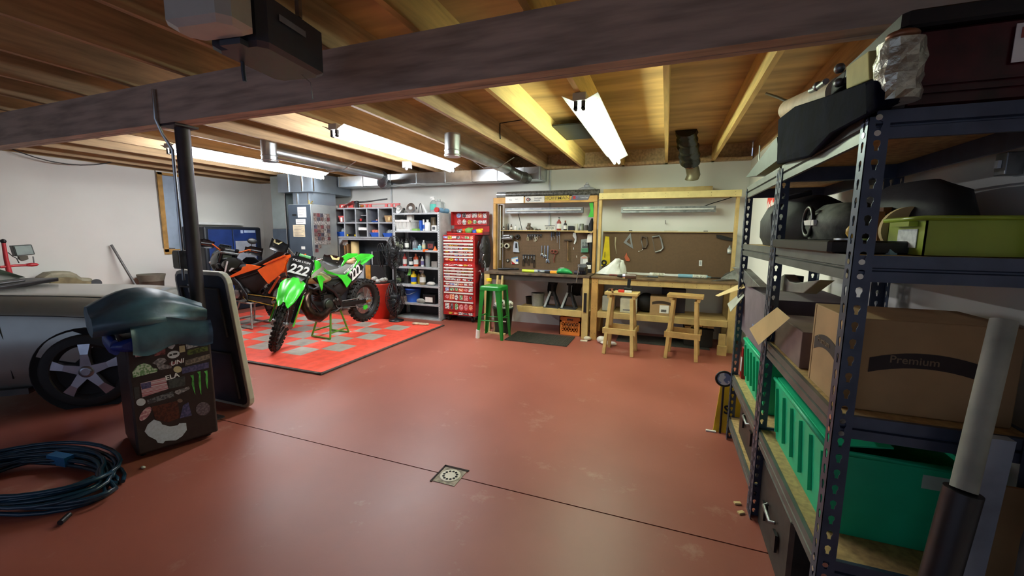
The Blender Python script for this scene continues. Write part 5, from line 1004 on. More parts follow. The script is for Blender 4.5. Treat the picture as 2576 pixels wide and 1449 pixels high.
# ---- on the ledge
def ledge_b(x, y0_, w_, label, m, capm, style='bottle', name='bottle', cat='bottle', zb_=1.583, Yb=PY - .03, lab=None):
    p = P1(x, y0_, Yb); h = p.z - zb_; r = w_ / 2 / 5.572 / 1022 * 7.0 * .92; t2 = T(name, label, cat, (p.x, Yb, zb_)); r = min(r, .036)
    prof = [(r * .9, 0), (r, .005), (r, h * .62), (r * .4, h * .78), (r * .36, h * .84)] if style == 'bottle' else [(r, 0), (r, h * .92), (r * .9, h * .95)]
    build('body', B().lathe(prof, (p.x, Yb, zb_), n=16), m, t2)
    if capm: build('cap', B().lathe([(r * (.45 if style == 'bottle' else 1.02), h * (.82 if style == 'bottle' else .88)), (r * (.45 if style == 'bottle' else 1.02), h), (.001, h)], (p.x, Yb, zb_), n=14), capm, t2)
    if lab: build('label_band', B().lathe([(r * 1.015, h * .12), (r * 1.015, h * .5)], (p.x, Yb, zb_), n=16, cap=False), lab, t2)
ledge_b(263, 715, 24, 'small dark bottle, first from the left on the pegboard ledge', dglass, black, lab=paper)
ledge_b(297, 685, 18, 'slim brown bottle, second from the left on the pegboard ledge', mat('brown_bottle', (90, 64, 44), .35), mat('brown_bottle', (0, 0, 0)))
ledge_b(327, 683, 22, 'slim dark bottle, third from the left on the pegboard ledge', black, black)
ledge_b(370, 690, 30, 'brown bottle with white label, fourth on the pegboard ledge', mat('brown_bottle', (0, 0, 0)), black, lab=paper)
ledge_b(428, 700, 36, 'white bottle with pointed cap on the pegboard ledge', white, mat('pale_grey', (0, 0, 0)))
ledge_b(478, 735, 26, 'short greyish bottle right of the white one on the pegboard ledge', clear, None, 'can')
S('small_carburettor', 'greasy metal carburettor standing on the pegboard ledge', 'engine part', B().cyl(P1(615, 786, PY - .03) , P1(615, 700, PY - .03), .03, n=14).ball(P1(615, 740, PY - .03), (.055, .03, .03), 12).ball(P1(655, 760, PY - .03), (.035, .03, .03), 10).cyl(P1(600, 690, PY - .03), P1(640, 690, PY - .03), .018), mat('greasy_metal', (120, 108, 92), .45, .7, var=.4, scale=30))
S('metal_parts', 'heap of small dark metal parts on the pegboard ledge', 'parts', B().ball(P1(720, 772, PY - .03), (.03, .022, .022), 10).ball(P1(765, 774, PY - .03), (.028, .022, .02), 10), mat('greasy_metal', (0, 0, 0)))
t = T('licence_plate', 'white number plate with black characters standing on the pegboard ledge', 'plate', P1(905, 785)); a = P1(838, 710, PY - .07); c = P1(978, 790, PY - .07); 
build('plate', B().box(a.x, c.x, PY - .072, PY - .07, c.z + .004, a.z), mat('plate_white', (222, 220, 206), .5, var=.1), t); build('characters', B().text('6CD20', (a.z - c.z) * .62, frame(((a.x + c.x) / 2, PY - .073, (a.z + c.z) / 2 + .002), (1, 0, 0), (0, 0, 1)), .0008, .015, 0, .8), mat('plate_ink', (40, 60, 60), .5), t)
build('top_edge', B().box(a.x, c.x, PY - .0735, PY - .0725, a.z - .008, a.z), black, t)
ledge_b(1040, 592, 68, 'tall red and white can beside the number plate on the pegboard ledge', mat('can_red', (150, 50, 40), .4), steel_d, lab=paper, Yb=PY - .04)
ledge_b(1127, 640, 48, 'dark and white bottle with a brown cap on the pegboard ledge', black, mat('brown_cap', (120, 60, 40), .5), lab=paper)
S('black_box', 'black box with a grey label on the pegboard ledge', 'box', B().box(P1(1170, 750, PY - .04).x, P1(1250, 750, PY - .04).x, PY - .07, PY, 1.583, P1(1200, 715, PY - .04).z), black, .004)
ledge_b(1285, 685, 46, 'pale jar, left of two jars at the right of the pegboard ledge', mat('pale_jar', (196, 194, 180), .4), mat('pale_jar', (0, 0, 0)), 'can', 'jar', 'jar')
ledge_b(1357, 680, 66, 'grey metal jar, right of two jars at the right of the pegboard ledge', mat('grey_jar', (120, 122, 112), .4, .5), None, 'can', 'jar', 'jar')
S('brown_can', 'dark can at the right end of the pegboard ledge', 'can', B().cyl((P1(1420, 750, PY - .03).x, PY - .03, 1.583), (P1(1420, 750, PY - .03).x, PY - .03, P1(1420, 705, PY - .03).z), .03), mat('dark_can', (76, 70, 66), .5, .3))
# ---------------------------------------------------------------- on and under the left bench
BT = BZ + .001
S('grease_gun', 'black grease gun lying at the left end of the left bench top', 'tool', B().tube([(-2.52, 6.05, BT + .02), (-2.4, 6.08, BT + .025), (-2.25, 6.1, BT + .03)], [.016, .022, .014], 8).ball((-2.22, 6.1, BT + .032), (.05, .02, .018), 10), black)
t = T('flashlight', 'bright yellow green flashlight lying on the left bench top', 'flashlight', (-1.95, 5.95, BT)); fl = mat('hi_vis', (206, 222, 60), .4)
build('barrel', B().cyl((-2.06, 5.92, BT + .024), (-1.86, 5.92, BT + .024), .023, n=16), fl, t); build('head', B().cyl((-1.86, 5.92, BT + .026), (-1.81, 5.92, BT + .026), .025, n=16), mat('pale_grey', (0, 0, 0)), t)
S('blue_tube', 'thin blue and grey tube lying across the back of the left bench top', 'tube', B().cyl((-2.0, 6.12, BT + .016), (-1.35, 6.16, BT + .016), .015), mat('blue_grey', (110, 130, 170), .4))
S('wrapper', 'shiny crumpled wrapper right of the yellow green flashlight', 'wrapper', B().ball((-1.75, 5.96, BT + .022), (.05, .035, .022), 12), mat('shiny_wrap', (0, 0, 0)))
t = T('utility_tool', 'orange and black utility tool lying on the left bench top', 'tool', (-1.6, 5.95, BT)); build('black_end', B().cb((-1.66, 5.93, BT + .02), (.08, .05, .038)), black, t, bevel=.01); build('orange_body', B().cb((-1.555, 5.93, BT + .022), (.125, .05, .043)), mat('warm_orange', (240, 160, 50), .4), t, bevel=.01)
t = T('wipes_pack', 'green soft pack of wipes lying on the left bench top', 'pack', (-1.4, 5.93, BT)); build('pack', B().loft([[Vector((x, 5.93 + .07 * wd * math.cos(a), BT + .003 + .05 * wd * (1 + math.sin(a)) / 1.)) for a in [2 * math.pi * k / 14 for k in range(14)]] for x, wd in ((-1.52, .25), (-1.49, .75), (-1.42, .95), (-1.33, .7), (-1.28, .25))]), mat('wipes_green', (40, 160, 84), .35), t); build('white_print', B().ball((-1.43, 5.905, BT + .088), (.04, .03, .006), 10), paper, t)
S('dark_roll', 'dark purple roll with a clear end right of the green wipes', 'roll', B().cyl((-1.25, 5.95, BT + .03), (-1.16, 5.95, BT + .03), .029).ring((-1.14, 5.95, BT + .031), .026, .005, 'X'), mat('dark_purple', (70, 62, 74), .5))
t = T('bench_vise', 'black bench vise with a steel handle bolted to the right end of the left bench', 'vise', (-1.12, 5.95, BT)); 
build('vise_body', B().cb((-1.13, 6.0, BT + .06), (.11, .13, .118)).cb((-1.13, 5.86, BT + .085), (.1, .08, .06)), black, t, bevel=.01); build('jaw', B().cb((-1.13, 5.89, BT + .135), (.12, .03, .04)).cb((-1.13, 5.95, BT + .135), (.12, .04, .04)), steel_d, t); build('screw_handle', B().cyl((-1.185, 5.77, BT - .10), (-1.15, 5.77, BT + .13), .008).cyl((-1.16, 5.77, BT + .06), (-1.15, 5.84, BT + .075), .014).ball((-1.15, 5.77, BT + .135), .013, 8), chrome, t)
t = T('charger', 'black charger with a white label at the back right of the left bench', 'charger', (-1.1, 6.35, BT)); build('body', B().cb((-1.1, 6.36, BT + .08), (.1, .12, .16)), black, t, bevel=.01); build('label', B().cb((-1.1, 6.298, BT + .09), (.06, .003, .06)), paper, t)
SH = .3855
t = T('pail', 'grey plastic pail on the lower shelf of the left bench', 'bucket', (-1.95, 6.2, SH + .0)); build('pail', B().lathe([(.09, .001), (.105, .2), (.11, .205), (.10, .205), (.085, .01)], (-1.87, 6.15, SH), n=24), mat('pail_grey', (150, 150, 146), .5, var=.2), t); build('handle', B().tube([(-1.98 + .22 * k / 8, 6.15 - .1 * math.sin(math.pi * k / 8), SH + .19 - .07 * math.sin(math.pi * k / 8)) for k in range(9)], .004, 6), steel_d, t)
S('black_pan', 'black round pan left of the grey pail on the lower shelf', 'pan', B().lathe([(.07, .001), (.085, .12), (.09, .12), (.08, .12), (.065, .012)], (-2.03, 6.27, SH), n=24), black)
def jack(x, y, label):
    t2 = T('jack_stand', label, 'jack stand', (x, y, SH))
    for a, c in ((-1, -1), (1, -1), (-1, 1), (1, 1)):
        build('leg', B().bar((x + a * .1, y + c * .09, SH + .012), (x + a * .025, y + c * .025, SH + .25), .03, .012, (0, 1, 0)), mat('pale_grey', (0, 0, 0)) if a < 0 and c < 0 else black_m, t2)
    build('base_plate', B().box(x - .12, x + .12, y - .11, y + .11, SH + .0005, SH + .012), mat('jack_grey', (90, 90, 94), .5, .4), t2); build('ratchet_post', B().box(x - .018, x + .018, y - .018, y + .018, SH + .18, SH + .36).box(x - .04, x + .04, y - .025, y + .025, SH + .36, SH + .385), black_m, t2)
jack(-1.62, 6.1, 'black jack stand with a pale front leg, left one under the left bench'); jack(-1.35, 6.1, 'black jack stand with a pale front leg, right one under the left bench')
for x, lb2 in ((-1.68, 'left'), (-1.28, 'right')):
    S('black_cloth', 'black cloth hanging under the left bench behind the ' + lb2 + ' jack stand', 'cloth', B().sheet([[Vector((x + .16 * (u - .5) * (1 - .2 * v) + .012 * math.sin(v * 6), 6.31 + .02 * math.sin(u * 9), .86 - .30 * v)) for u in [i / 8 for i in range(9)]] for v in [j / 5 for j in range(6)]], .006), black_m)
t = T('milk_crate', 'orange plastic milk crate on the floor under the right end of the left bench', 'crate', (-1.3, 6.0, 0)); mc = mat('milk_crate_orange', (240, 138, 58), .5, var=.08)
cx0_, cx1_, cy0_, cy1_, ch = -1.455, -1.13, 5.93, 6.23, .28
for nm, (p, u, n) in dict(front_wall=((cx0_, cy0_, 0), (1, 0, 0), (0, 1, 0)), back_wall=((cx0_, cy1_ - .012, 0), (1, 0, 0), (0, 1, 0)), left_wall=((cx0_, cy0_, 0), (0, 1, 0), (1, 0, 0)), right_wall=((cx1_ - .012, cy0_, 0), (0, 1, 0), (1, 0, 0))).items():
    p = Vector(p); u = Vector(u); n = Vector(n); L_ = .325 if u.x else .30; b = B()
    def slab(a0, a1, z0_, z1_):
        q = [p + u * a0 + Vector((0, 0, z0_)), p + u * a1 + Vector((0, 0, z0_)), p + u * a1 + Vector((0, 0, z1_)), p + u * a0 + Vector((0, 0, z1_))]; b.prism(q, n, .012)
    slab(0, L_, .005, .06); slab(0, L_, .2, .23); slab(0, L_, .26, ch); slab(0, .035, .06, .26); slab(L_ - .035, L_, .06, .26); slab(.035, L_ * .36, .23, .26); slab(L_ * .64, L_ - .035, .23, .26)
    for k in range(6):
        x0_ = .035 + (L_ - .07) * k / 6; x1_ = .035 + (L_ - .07) * (k + 1) / 6
        for za_, zb2 in ((.06, .13), (.13, .2)):
            b.bar(p + u * x0_ + n * .006 + Vector((0, 0, za_)), p + u * x1_ + n * .006 + Vector((0, 0, zb2)), .008, .006, n); b.bar(p + u * x1_ + n * .006 + Vector((0, 0, za_)), p + u * x0_ + n * .006 + Vector((0, 0, zb2)), .008, .006, n)
    slab(.035, L_ - .035, .126, .134); build(nm, b, mc, t)
build('floor_grid', B().box(cx0_ + .013, cx1_ - .013, cy0_ + .013, cy1_ - .013, .003, .012), mc, t)
t = T('waste_bucket', 'dark green bucket full of spotted rags under the left end of the left bench', 'bucket', (-2.3, 5.73, 0)); build('bucket_body', B().lathe([(.12, .001), (.155, .38), (.162, .38), (.162, .4), (.145, .4), (.11, .02)], (-2.3, 5.73, 0), n=28), mat('dark_green', (30, 48, 44), .4), t); build('white_label', B().box(-2.27, -2.19, 5.575, 5.58, .2, .215), paper, t)
b = B(); rr = random.Random(2)
for k in range(8): b.ball((-2.3 + rr.uniform(-.07, .07), 5.72 + rr.uniform(-.07, .07), .40 + rr.uniform(0, .09)), (.08, .06, .05), 10)
S('spotted_rags', 'heap of white rags with dark spots in the dark green bucket', 'rags', b, mat('spotted_rag', (222, 220, 206), .9, c2=(60, 56, 50), scale=22, sharp=(.4, .46), bump=.8))
for x, a, lb2 in ((-2.43, .02, 'pale wood stake leaning on the left bench behind the stool, left of two'), (-2.36, .03, 'pale wood stake leaning on the left bench behind the stool, right of two')): S('wood_stake', lb2, 'stake', B().bar((x, 5.70, .0), (x + a, 5.775, .88), .035, .02, (1, 0, 0)), card_l)
t = T('yellow_capped_pole', 'pole with a yellow cap standing behind the green stool', 'pole', (-2.5, 5.68, 0)); build('stick', B().bar((-2.5, 5.66, 0), (-2.53, 5.72, .62), .03, .025, (1, 0, 0)), card_l, t); build('yellow_sleeve', B().cyl((-2.527, 5.714, .56), (-2.531, 5.722, .66), .03), yellow, t); build('yellow_cap', B().cyl((-2.54, 5.735, .79), (-2.54, 5.735, .83), .042), yellow, t); build('upper_stick', B().cyl((-2.531, 5.722, .66), (-2.54, 5.735, .79), .012), card_l, t)
S('floor_batten', 'pale wood batten lying on the floor between the stool legs', 'batten', B().bar((-2.55, 5.6, .012), (-2.2, 5.58, .012), .05, .022), card_l)
# ---------------------------------------------------------------- green metal stool
t = T('metal_stool', 'tall green metal bar stool with one foot in a white sleeve, at the left bench', 'stool', (-2.315, 5.42, 0))
sx_, sy_, sz_ = -2.315, 5.41, .77
def sq(h, z, r=.03): return [Vector((sx_ + x * (h - r) + r * math.cos(R_(a)), sy_ + y * (h - r) + r * math.sin(R_(a)), z)) for x, y, a0 in ((1, 1, 0), (-1, 1, 90), (-1, -1, 180), (1, -1, 270)) for a in (a0, a0 + 45, a0 + 90)]
build('seat', B().loft([sq(.165, sz_ - .06), sq(.162, sz_ - .012), sq(.15, sz_), sq(.06, sz_ - .006)], sm=False), green_p, t)
for i, (x, y) in enumerate(((-1, -1), (1, -1), (-1, 1), (1, 1))):
    tp = Vector((sx_ + x * .155, sy_ + y * .155, sz_ - .05)); bt_ = Vector((sx_ + x * .205, sy_ + y * .165, .0)); b = B()
    for dx, dy in ((1, 0), (0, 1)):
        b.prism([tp, tp + Vector((-x * .075 * dx, -y * .075 * dy, 0)), bt_ + Vector((-x * .035 * dx, -y * .035 * dy, .0)), bt_], (0 if dx else -x, 0 if dy else -y, 0), .003)
    build('leg', b, green_p, t)
    if i == 0: build('white_sleeve', B().cyl(bt_ + Vector((.012, .012, .0)), bt_.lerp(tp, .17) + Vector((.012, .012, 0)), .03, n=14), paper, t)
def lg(i, z): x, y = ((-1, -1), (1, -1), (-1, 1), (1, 1))[i]; return Vector((sx_ + x * .155, sy_ + y * .155, sz_ - .05)).lerp(Vector((sx_ + x * .205, sy_ + y * .165, 0)), 1 - z / (sz_ - .05)) - Vector((x * .01, y * .01, 0))
for i, j, z in ((0, 1, .27), (2, 3, .27), (0, 2, .32), (1, 3, .32)): build('foot_rest', B().cyl(lg(i, z), lg(j, z), .008), green_p, t)
S('rubber_mat', 'ribbed dark rubber mat on the floor in front of the left bench', 'mat', (lambda b: [b.box(-2.1, -1.19, 5.29, 5.86, .001, .008)] + [b.box(-2.1 + .91 * k / 40, -2.088 + .91 * k / 40, 5.29, 5.86, .008, .0125) for k in range(40)] and b)(B()), mat('mat_rubber', (62, 60, 52), .7, var=.25, scale=40))
# ---------------------------------------------------------------- right bench
t = T('workbench', 'long pine workbench with a nearly empty pegboard, right of the two benches', 'workbench', (-.03, 6.2, 0))
c0, c1 = -.975, .90
build('bench_top', B().box(c0 + .0, c1, 5.79, 6.5, BZ - .03, BZ), mat('brown_bench_top', (122, 96, 66), .6, var=.3, scale=9, stretch=(1, 6, 1)), t, bevel=.004)
for x in (c0 + .052, c1 - .05):
    for y in (5.85, 6.44): build('leg', B().box(x - .045, x + .045, y - .045, y + .045, 0, BZ - .031), pine_o if x < 0 else pine, t, bevel=.003)
build('front_apron', B().box(c0 + .1, c1 - .1, 5.81, 5.848, BZ - .11, BZ - .031), pine, t, bevel=.003)
build('shelf_rail', B().box(c0 + .1, c1 - .1, 5.81, 5.848, .335, .42), pine, t, bevel=.003); build('shelf_board', B().box(c0 + .1, c1 - .1, 5.85, 6.39, .40, .415), plym, t)
nb = B()
for k in range(11):
    for dz_ in (.02, .055): nb.cyl((c0 + .18 + .15 * k, 5.8105, BZ - .11 + dz_), (c0 + .18 + .15 * k, 5.808, BZ - .11 + dz_), .004, n=6)
for z in (.88, .84, .5, .46, .1): nb.cyl((c0 + .03, 5.8045, z), (c0 + .03, 5.802, z), .004, n=6).cyl((c0 + .075, 5.8045, z), (c0 + .075, 5.802, z), .004, n=6)
build('screw_heads', nb, nails, t)
for x in (c0 + .005, c1 - .05): build('hutch_post', B().box(x, x + .04, YH, YH + .085, BZ + .001, 2.04), pine, t, bevel=.003)
build('hutch_beam', B().box(c0 + .005, c1, YH - .04, YH - .001, 2.035, 2.125), mat('fresh_pine', (226, 206, 140), .6, var=.08), t, bevel=.004); build('hutch_top', B().box(c0 + .02, c1, YH, 6.5, 2.045, 2.06), pine, t)
nb = B()
for k in range(7):
    for dz_ in (.025, .065): nb.cyl((c0 + .06 + .29 * k, YH - .0405, 2.035 + dz_), (c0 + .06 + .29 * k, YH - .043, 2.035 + dz_), .004, n=6)
build('beam_screws', nb, nails, t)
peg_board(t, c0 + .05, c1 - .03, BZ + .001, 1.56, False); build('ledge', B().box(c0 + .05, c1 - .03, PY - .04, PY + .03, 1.561, 1.573), pine, t)
S('loose_plank', 'pine plank lying on top of the right hutch', 'plank', B().box(-.93, .56, 6.36, 6.50, 2.061, 2.20), pine)
strip_lamp((1563, 521), (1800, 533), 'unlit metal strip light under the top of the right hutch', [at(1768, 520, 6.4), at(1790, 512, 6.38), at(1830, 500, 6.36), at(1866, 487, 6.34)])
Z2 = ((1480, 440), 5.175)
def P2(x, y, Y=PY - .002): return at(*zxy(Z2, x, y), Y)
t = T('hand_saw', 'yellow hand saw hanging on the right pegboard', 'saw', P2(225, 1180)); Yp = PY - .004
build('blade', B().prism([P2(*p, Yp) for p in ((222, 798), (272, 805), (284, 1150), (240, 1175), (165, 1185), (200, 960))], (0, -1, 0), .004), mat('saw_yellow', (236, 208, 28), .4), t); build('handle', B().ring(P2(205, 1140, Yp - .015), .032, .012, 'Y').ball(P2(215, 1185, Yp - .012), (.02, .01, .02), 8), black, t); build('print_mark', B().prism([P2(*p, Yp - .0045) for p in ((212, 1000), (220, 1000), (218, 1080), (210, 1078))], (0, -1, 0), .0006), ink, t)
S('awl', 'thin pale scraper hanging right of the yellow saw', 'tool', B().tube([P2(355, 810, Yp - .008), P2(350, 900, Yp - .008), P2(365, 1030, Yp - .006)], [.012, .008, .002], 8), tan)
t = T('speed_square', 'grey triangular speed square hanging on the right pegboard', 'square', P2(520, 960)); alu = mat('aluminium', (150, 150, 148), .4, .7)
tri = [P2(550, 755, Yp), P2(458, 880, Yp), P2(585, 962, Yp)]; cen = sum(tri, Vector()) / 3; inn = [cen.lerp(p, .45) for p in tri]; b = B()
for i in range(3): j = (i + 1) % 3; b.prism([tri[i], tri[j], inn[j], inn[i]], (0, -1, 0), .008)
build('plate', b, alu, t)
t = T('clamp', 'brown cast clamp hanging right of the speed square', 'clamp', P2(730, 960)); build('frame', B().tube([P2(690, 850, Yp - .012), P2(700, 800, Yp - .012), P2(760, 815, Yp - .012), P2(772, 900, Yp - .012), P2(745, 950, Yp - .012), P2(710, 945, Yp - .012)], .014, 8), mat('cast_brown', (84, 70, 58), .6, .3), t); build('screw', B().cyl(P2(690, 850, Yp - .012), P2(712, 950, Yp - .012), .007), steel_d, t)
t = T('coping_saw', 'grey metal U-shaped frame hanging at the middle of the right pegboard', 'frame', P2(900, 1000)); build('u_frame', B().tube([P2(830, 810, Yp - .012), P2(925, 790, Yp - .012), P2(945, 830, Yp - .012), P2(975, 950, Yp - .012), P2(945, 985, Yp - .012), P2(870, 1005, Yp - .012)], .014, 8), alu, t); build('wire_blade', B().cyl(P2(832, 812, Yp - .012), P2(870, 1003, Yp - .012), .003), steel_d, t)
S('plastic_part', 'small orange plastic part hanging on the right pegboard under the square', 'part', B().prism([P2(*p, Yp) for p in ((500, 1010), (508, 1050), (545, 1105), (535, 1125), (490, 1120), (470, 1070))], (0, -1, 0), .012), mat('rust_orange', (196, 96, 60), .5))
S('hook_wire', 'bent steel wire hook on the right pegboard below the clamp', 'hook', B().tube([P2(710, 955, Yp - .006), P2(700, 985, Yp - .006), P2(650, 995, Yp - .006)], .004, 6), chrome)
t = T('outlet', 'white electrical outlet on the right pegboard', 'outlet', P2(1460, 1180)); build('cover_plate', B().prism([P2(*p) for p in ((1440, 1112), (1482, 1112), (1480, 1186), (1438, 1184))], (0, -1, 0), .008), white, t, bevel=.002); build('socket', B().prism([P2(*p, PY - .0105) for p in ((1450, 1125), (1472, 1125), (1470, 1172), (1448, 1170))], (0, -1, 0), .002), mat('pale_grey', (0, 0, 0)), t)
t = T('glue_bottle', 'small clear bottle with label hanging at the right of the right pegboard', 'bottle', P2(1833, 1022)); p = P2(1833, 1022, PY - .03); build('body', B().lathe([(.024, 0), (.026, .07), (.012, .085), (.01, .11)], p, n=14), clear, t); build('label', B().lathe([(.0265, .02), (.0265, .055)], p, n=14, cap=False), paper, t)
S('black_holster', 'black flat tool hanging at the upper right of the right pegboard', 'tool', B().prism([P2(*p, Yp) for p in ((1665, 780), (1730, 785), (1895, 830), (1890, 860), (1780, 850), (1670, 820))], (0, -1, 0), .02), black_m)
for i, (x0_, x1_, c) in enumerate(((530, 575, 'black_matt'), (990, 1170, 'worn_handle'), (1500, 1555, 'dull_steel'))): S('loose_part', ('dark screwdriver tip', 'thin drill rod', 'small steel block')[i] + ' lying on the ledge of the right pegboard', 'bit', B().box(P2(x0_, 715).x, P2(x1_, 715).x, PY - .035, PY - .02, 1.574, 1.588), MATS[c])
S('wall_screw', 'small dark hook on the white wall above the right pegboard', 'hook', B().cyl(at(1674, 562, 6.549), at(1674, 562, 6.51), .006).cyl(at(1674, 554, 6.515), at(1674, 563, 6.515), .004), black)
# things on the right bench top
b = B(); G = []
for i in range(9):
    v = i / 8
    G.append([Vector((-.74 + .21 * (1 - .75 * v) * math.cos(a) + .05 * v + .03 * math.sin(5 * a + 3 * v) + .05 * v, 6.12 + .10 * (1 - .6 * v) * math.sin(a) + .01 * math.sin(4 * a), BT + .012 + .225 * v - .03 * abs(math.cos(a)) * v + .02 * math.sin(3 * a + 1) * v)) for a in [2 * math.pi * k / 22 for k in range(22)]])
S('shopping_bag', 'crumpled white plastic shopping bag on the left of the right bench top', 'bag', b.loft(G), mat('white_bag', (232, 232, 226), .45, var=.06, bump=.9, scale=14))
S('pliers', 'dark red plier grips sticking out from under the white shopping bag', 'pliers', B().tube([(-.74, 5.95, BT + .013), (-.62, 5.93, BT + .014), (-.58, 5.95, BT + .014)], .012, 8), mat('dull_red', (0, 0, 0)))
S('white_strip', 'long white plastic strip along the back of the right bench top', 'strip', B().box(-.56, .35, 6.30, 6.335, BT, BT + .03), white)
S('putty_knife', 'dark putty knife lying on the right bench top', 'tool', B().cyl((-.22, 5.97, BT + .013), (-.08, 5.96, BT + .013), .012).box(-.28, -.22, 5.95, 5.99, BT + .008, BT + .012), dgrey)
def caulk(x0_, x1_, y, label, m, m2, f):
    t2 = T('caulk_tube', label, 'tube', (x0_, y, BT)); build('barrel', B().cyl((x0_, y, BT + .0265), (x1_, y, BT + .0265), .026, n=18), m, t2); xm_ = x0_ + (x1_ - x0_) * f; build('printed_band', B().cyl((xm_, y, BT + .0265), (x1_ - .01, y, BT + .0265), .0265, n=18), m2, t2); build('nozzle', B().cyl((x1_, y, BT + .0265), (x1_ + .05, y, BT + .0265), .009, .004), m, t2)
caulk(-.20, .0, 6.16, 'white caulk tube, left one on the right bench top', white, mat('cream_print', (220, 216, 196), .5, var=.3, scale=40), .2)
caulk(.18, .55, 6.12, 'light blue and white caulk tube, right one on the right bench top', mat('sky_tube', (130, 176, 196), .4), mat('white_print_band', (226, 226, 214), .5, var=.35, scale=50), .5)
S('steel_rod', 'thin dark rod at the right end of the right bench top', 'rod', B().cyl((.6, 6.2, BT + .009), (.86, 6.22, BT + .009), .008), black)
for i, (lb2, pts) in enumerate((('bent bright sheet metal offcut at the right end of the right bench', [(.58, 5.84, 0), (.76, 5.9, .015), (.88, 6.0, .02), (.72, 6.02, .02)]), ('folded grey sheet metal offcut standing at the right end of the right bench', [(.70, 5.98, .025), (.885, 5.92, .03), (.88, 6.02, .15), (.76, 6.08, .08)]))):
    S('metal_offcut', lb2, 'offcut', B().prism([(x, y, BT + z) for x, y, z in pts], (0, .2, 1), .004), steel_d)
# lower shelf of the right bench
SL = .4155
S('white_bin', 'pale grey plastic bin at the left end of the lower shelf of the right bench', 'bin', B().box(-.83, -.66, 5.95, 6.2, SL, SL + .22), mat('bin_grey', (196, 198, 196), .5), .01)
t = T('grey_carton', 'pale carton with small print on the bench shelf behind the left wooden stool', 'box', (-.44, 6.0, SL)); build('body', B().box(-.57, -.34, 5.92, 6.15, SL, SL + .2), mat('pale_carton', (206, 200, 176), .7), t, bevel=.003); build('print', B().box(-.53, -.42, 5.9185, 5.9195, SL + .03, SL + .05), mat('grey_ink', (0, 0, 0)), t)
S('black_bag', 'black bag on the lower shelf of the right bench beside the banner box', 'bag', B().ball((-.225, 6.12, SL + .14), (.14, .14, .138), 16), black_m)
S('dark_case', 'dark purple case behind the banner box on the lower shelf', 'case', B().box(-.02, .3, 6.2, 6.38, SL, SL + .34), mat('dark_plum', (52, 40, 52), .6), .006)
t = T('banner_box', 'cardboard box with a dark banner and white label on the right bench shelf', 'box', (.17, 5.95, SL)); q0, q1 = at(1635, 770, 5.9).x, at(1692, 770, 5.9).x; build('carton', B().box(q0, q1, 5.9, 6.15, SL, SL + .26), card, t, bevel=.003)
def banner(par, F, w_, h, sag, m, name='banner'):
    top = [(w_ * (u - .5), h * .5 + sag * (1 - (2 * u - 1) ** 2)) for u in [i / 10 for i in range(11)]]; bot = [(x, y - h) for x, y in top]
    b = B(F); b.prism([(x, y, 0) for x, y in top] + [(x, y, 0) for x, y in bot[::-1]], (0, 0, 1), .0008)
    return build(name, b, m, par)
Fb = frame(((q0 + q1) / 2, 5.8995, SL + .165), (1, 0, 0), (0, 0, 1)); banner(t, Fb, .24, .04, .02, mat('banner_brown', (60, 44, 30), .7)); lbp = build('white_label', B().box((q0 + q1) / 2 - .02, (q0 + q1) / 2 + .1, 5.8955, 5.8965, SL + .035, SL + .145), paper, t)
build('label_print', B().box((q0 + q1) / 2, (q0 + q1) / 2 + .07, 5.894, 5.895, SL + .05, SL + .085), mat('barcode', (120, 118, 116), .6, var=.5, scale=90), lbp)
# floor under the right bench
S('white_rag', 'white rag heaped on the floor at the left leg of the right bench', 'rag', B().ball((-.78, 5.68, .05), (.07, .06, .05), 12).ball((-.69, 5.62, .025), (.1, .06, .025), 12).ball((-.62, 5.6, .03), (.06, .04, .03), 10), mat('white_rag_m', (222, 216, 206), .9, bump=.8, scale=24))
S('cream_scrap', 'cream scrap of packaging on the floor between the two benches', 'scrap', B().ball((-.99, 5.75, .03), (.06, .05, .03), 10).box(-1.08, -.98, 5.66, 5.72, .0, .01), mat('cream_scrap_m', (214, 200, 176), .8, bump=.5))
S('dark_runner', 'dark ribbed runner mat on the floor under the right bench', 'mat', B().box(-.6, .62, 5.86, 6.34, .001, .01), mat('mat_rubber', (0, 0, 0)))
t = T('dark_crate', 'dark crate on the floor under the right end of the right bench', 'crate', (.6, 6.1, 0)); build('crate_body', B().box(.30, .66, 5.98, 6.38, .011, .235), mat('crate_dark', (46, 42, 36), .7, var=.2), t, bevel=.004); build('rim', B().box(.29, .67, 5.97, 6.39, .235, .25), mat('crate_dark', (0, 0, 0)), t)
rr = random.Random(9)
for i in range(7):
    x = .36 + .05 * i; z = .2505 + .03 * (i % 2) + (.0 if i < 4 else .02); S('wood_offcut', 'short pine offcut, piece ' + ('nearest the left', 'second from the left', 'third from the left', 'fourth from the left', 'fifth from the left', 'sixth from the left', 'farthest right')[i] + ' in the heap on the dark crate', 'offcut', B().cb((x - .02, 6.08 + .03 * (i % 3), z + .014), (.075, .2, .028), rotz(.3 * math.sin(i * 2))), pine, 0, 'offcuts on the dark crate')
S('wood_block', 'upright pine board against the right leg of the right bench', 'board', B().box(.70, .78, 5.72, 5.76, 0, .26), pine); S('wood_block', 'low pine block on the floor right of the dark crate', 'block', B().box(.685, .79, 5.65, 5.71, 0, .12), pine)
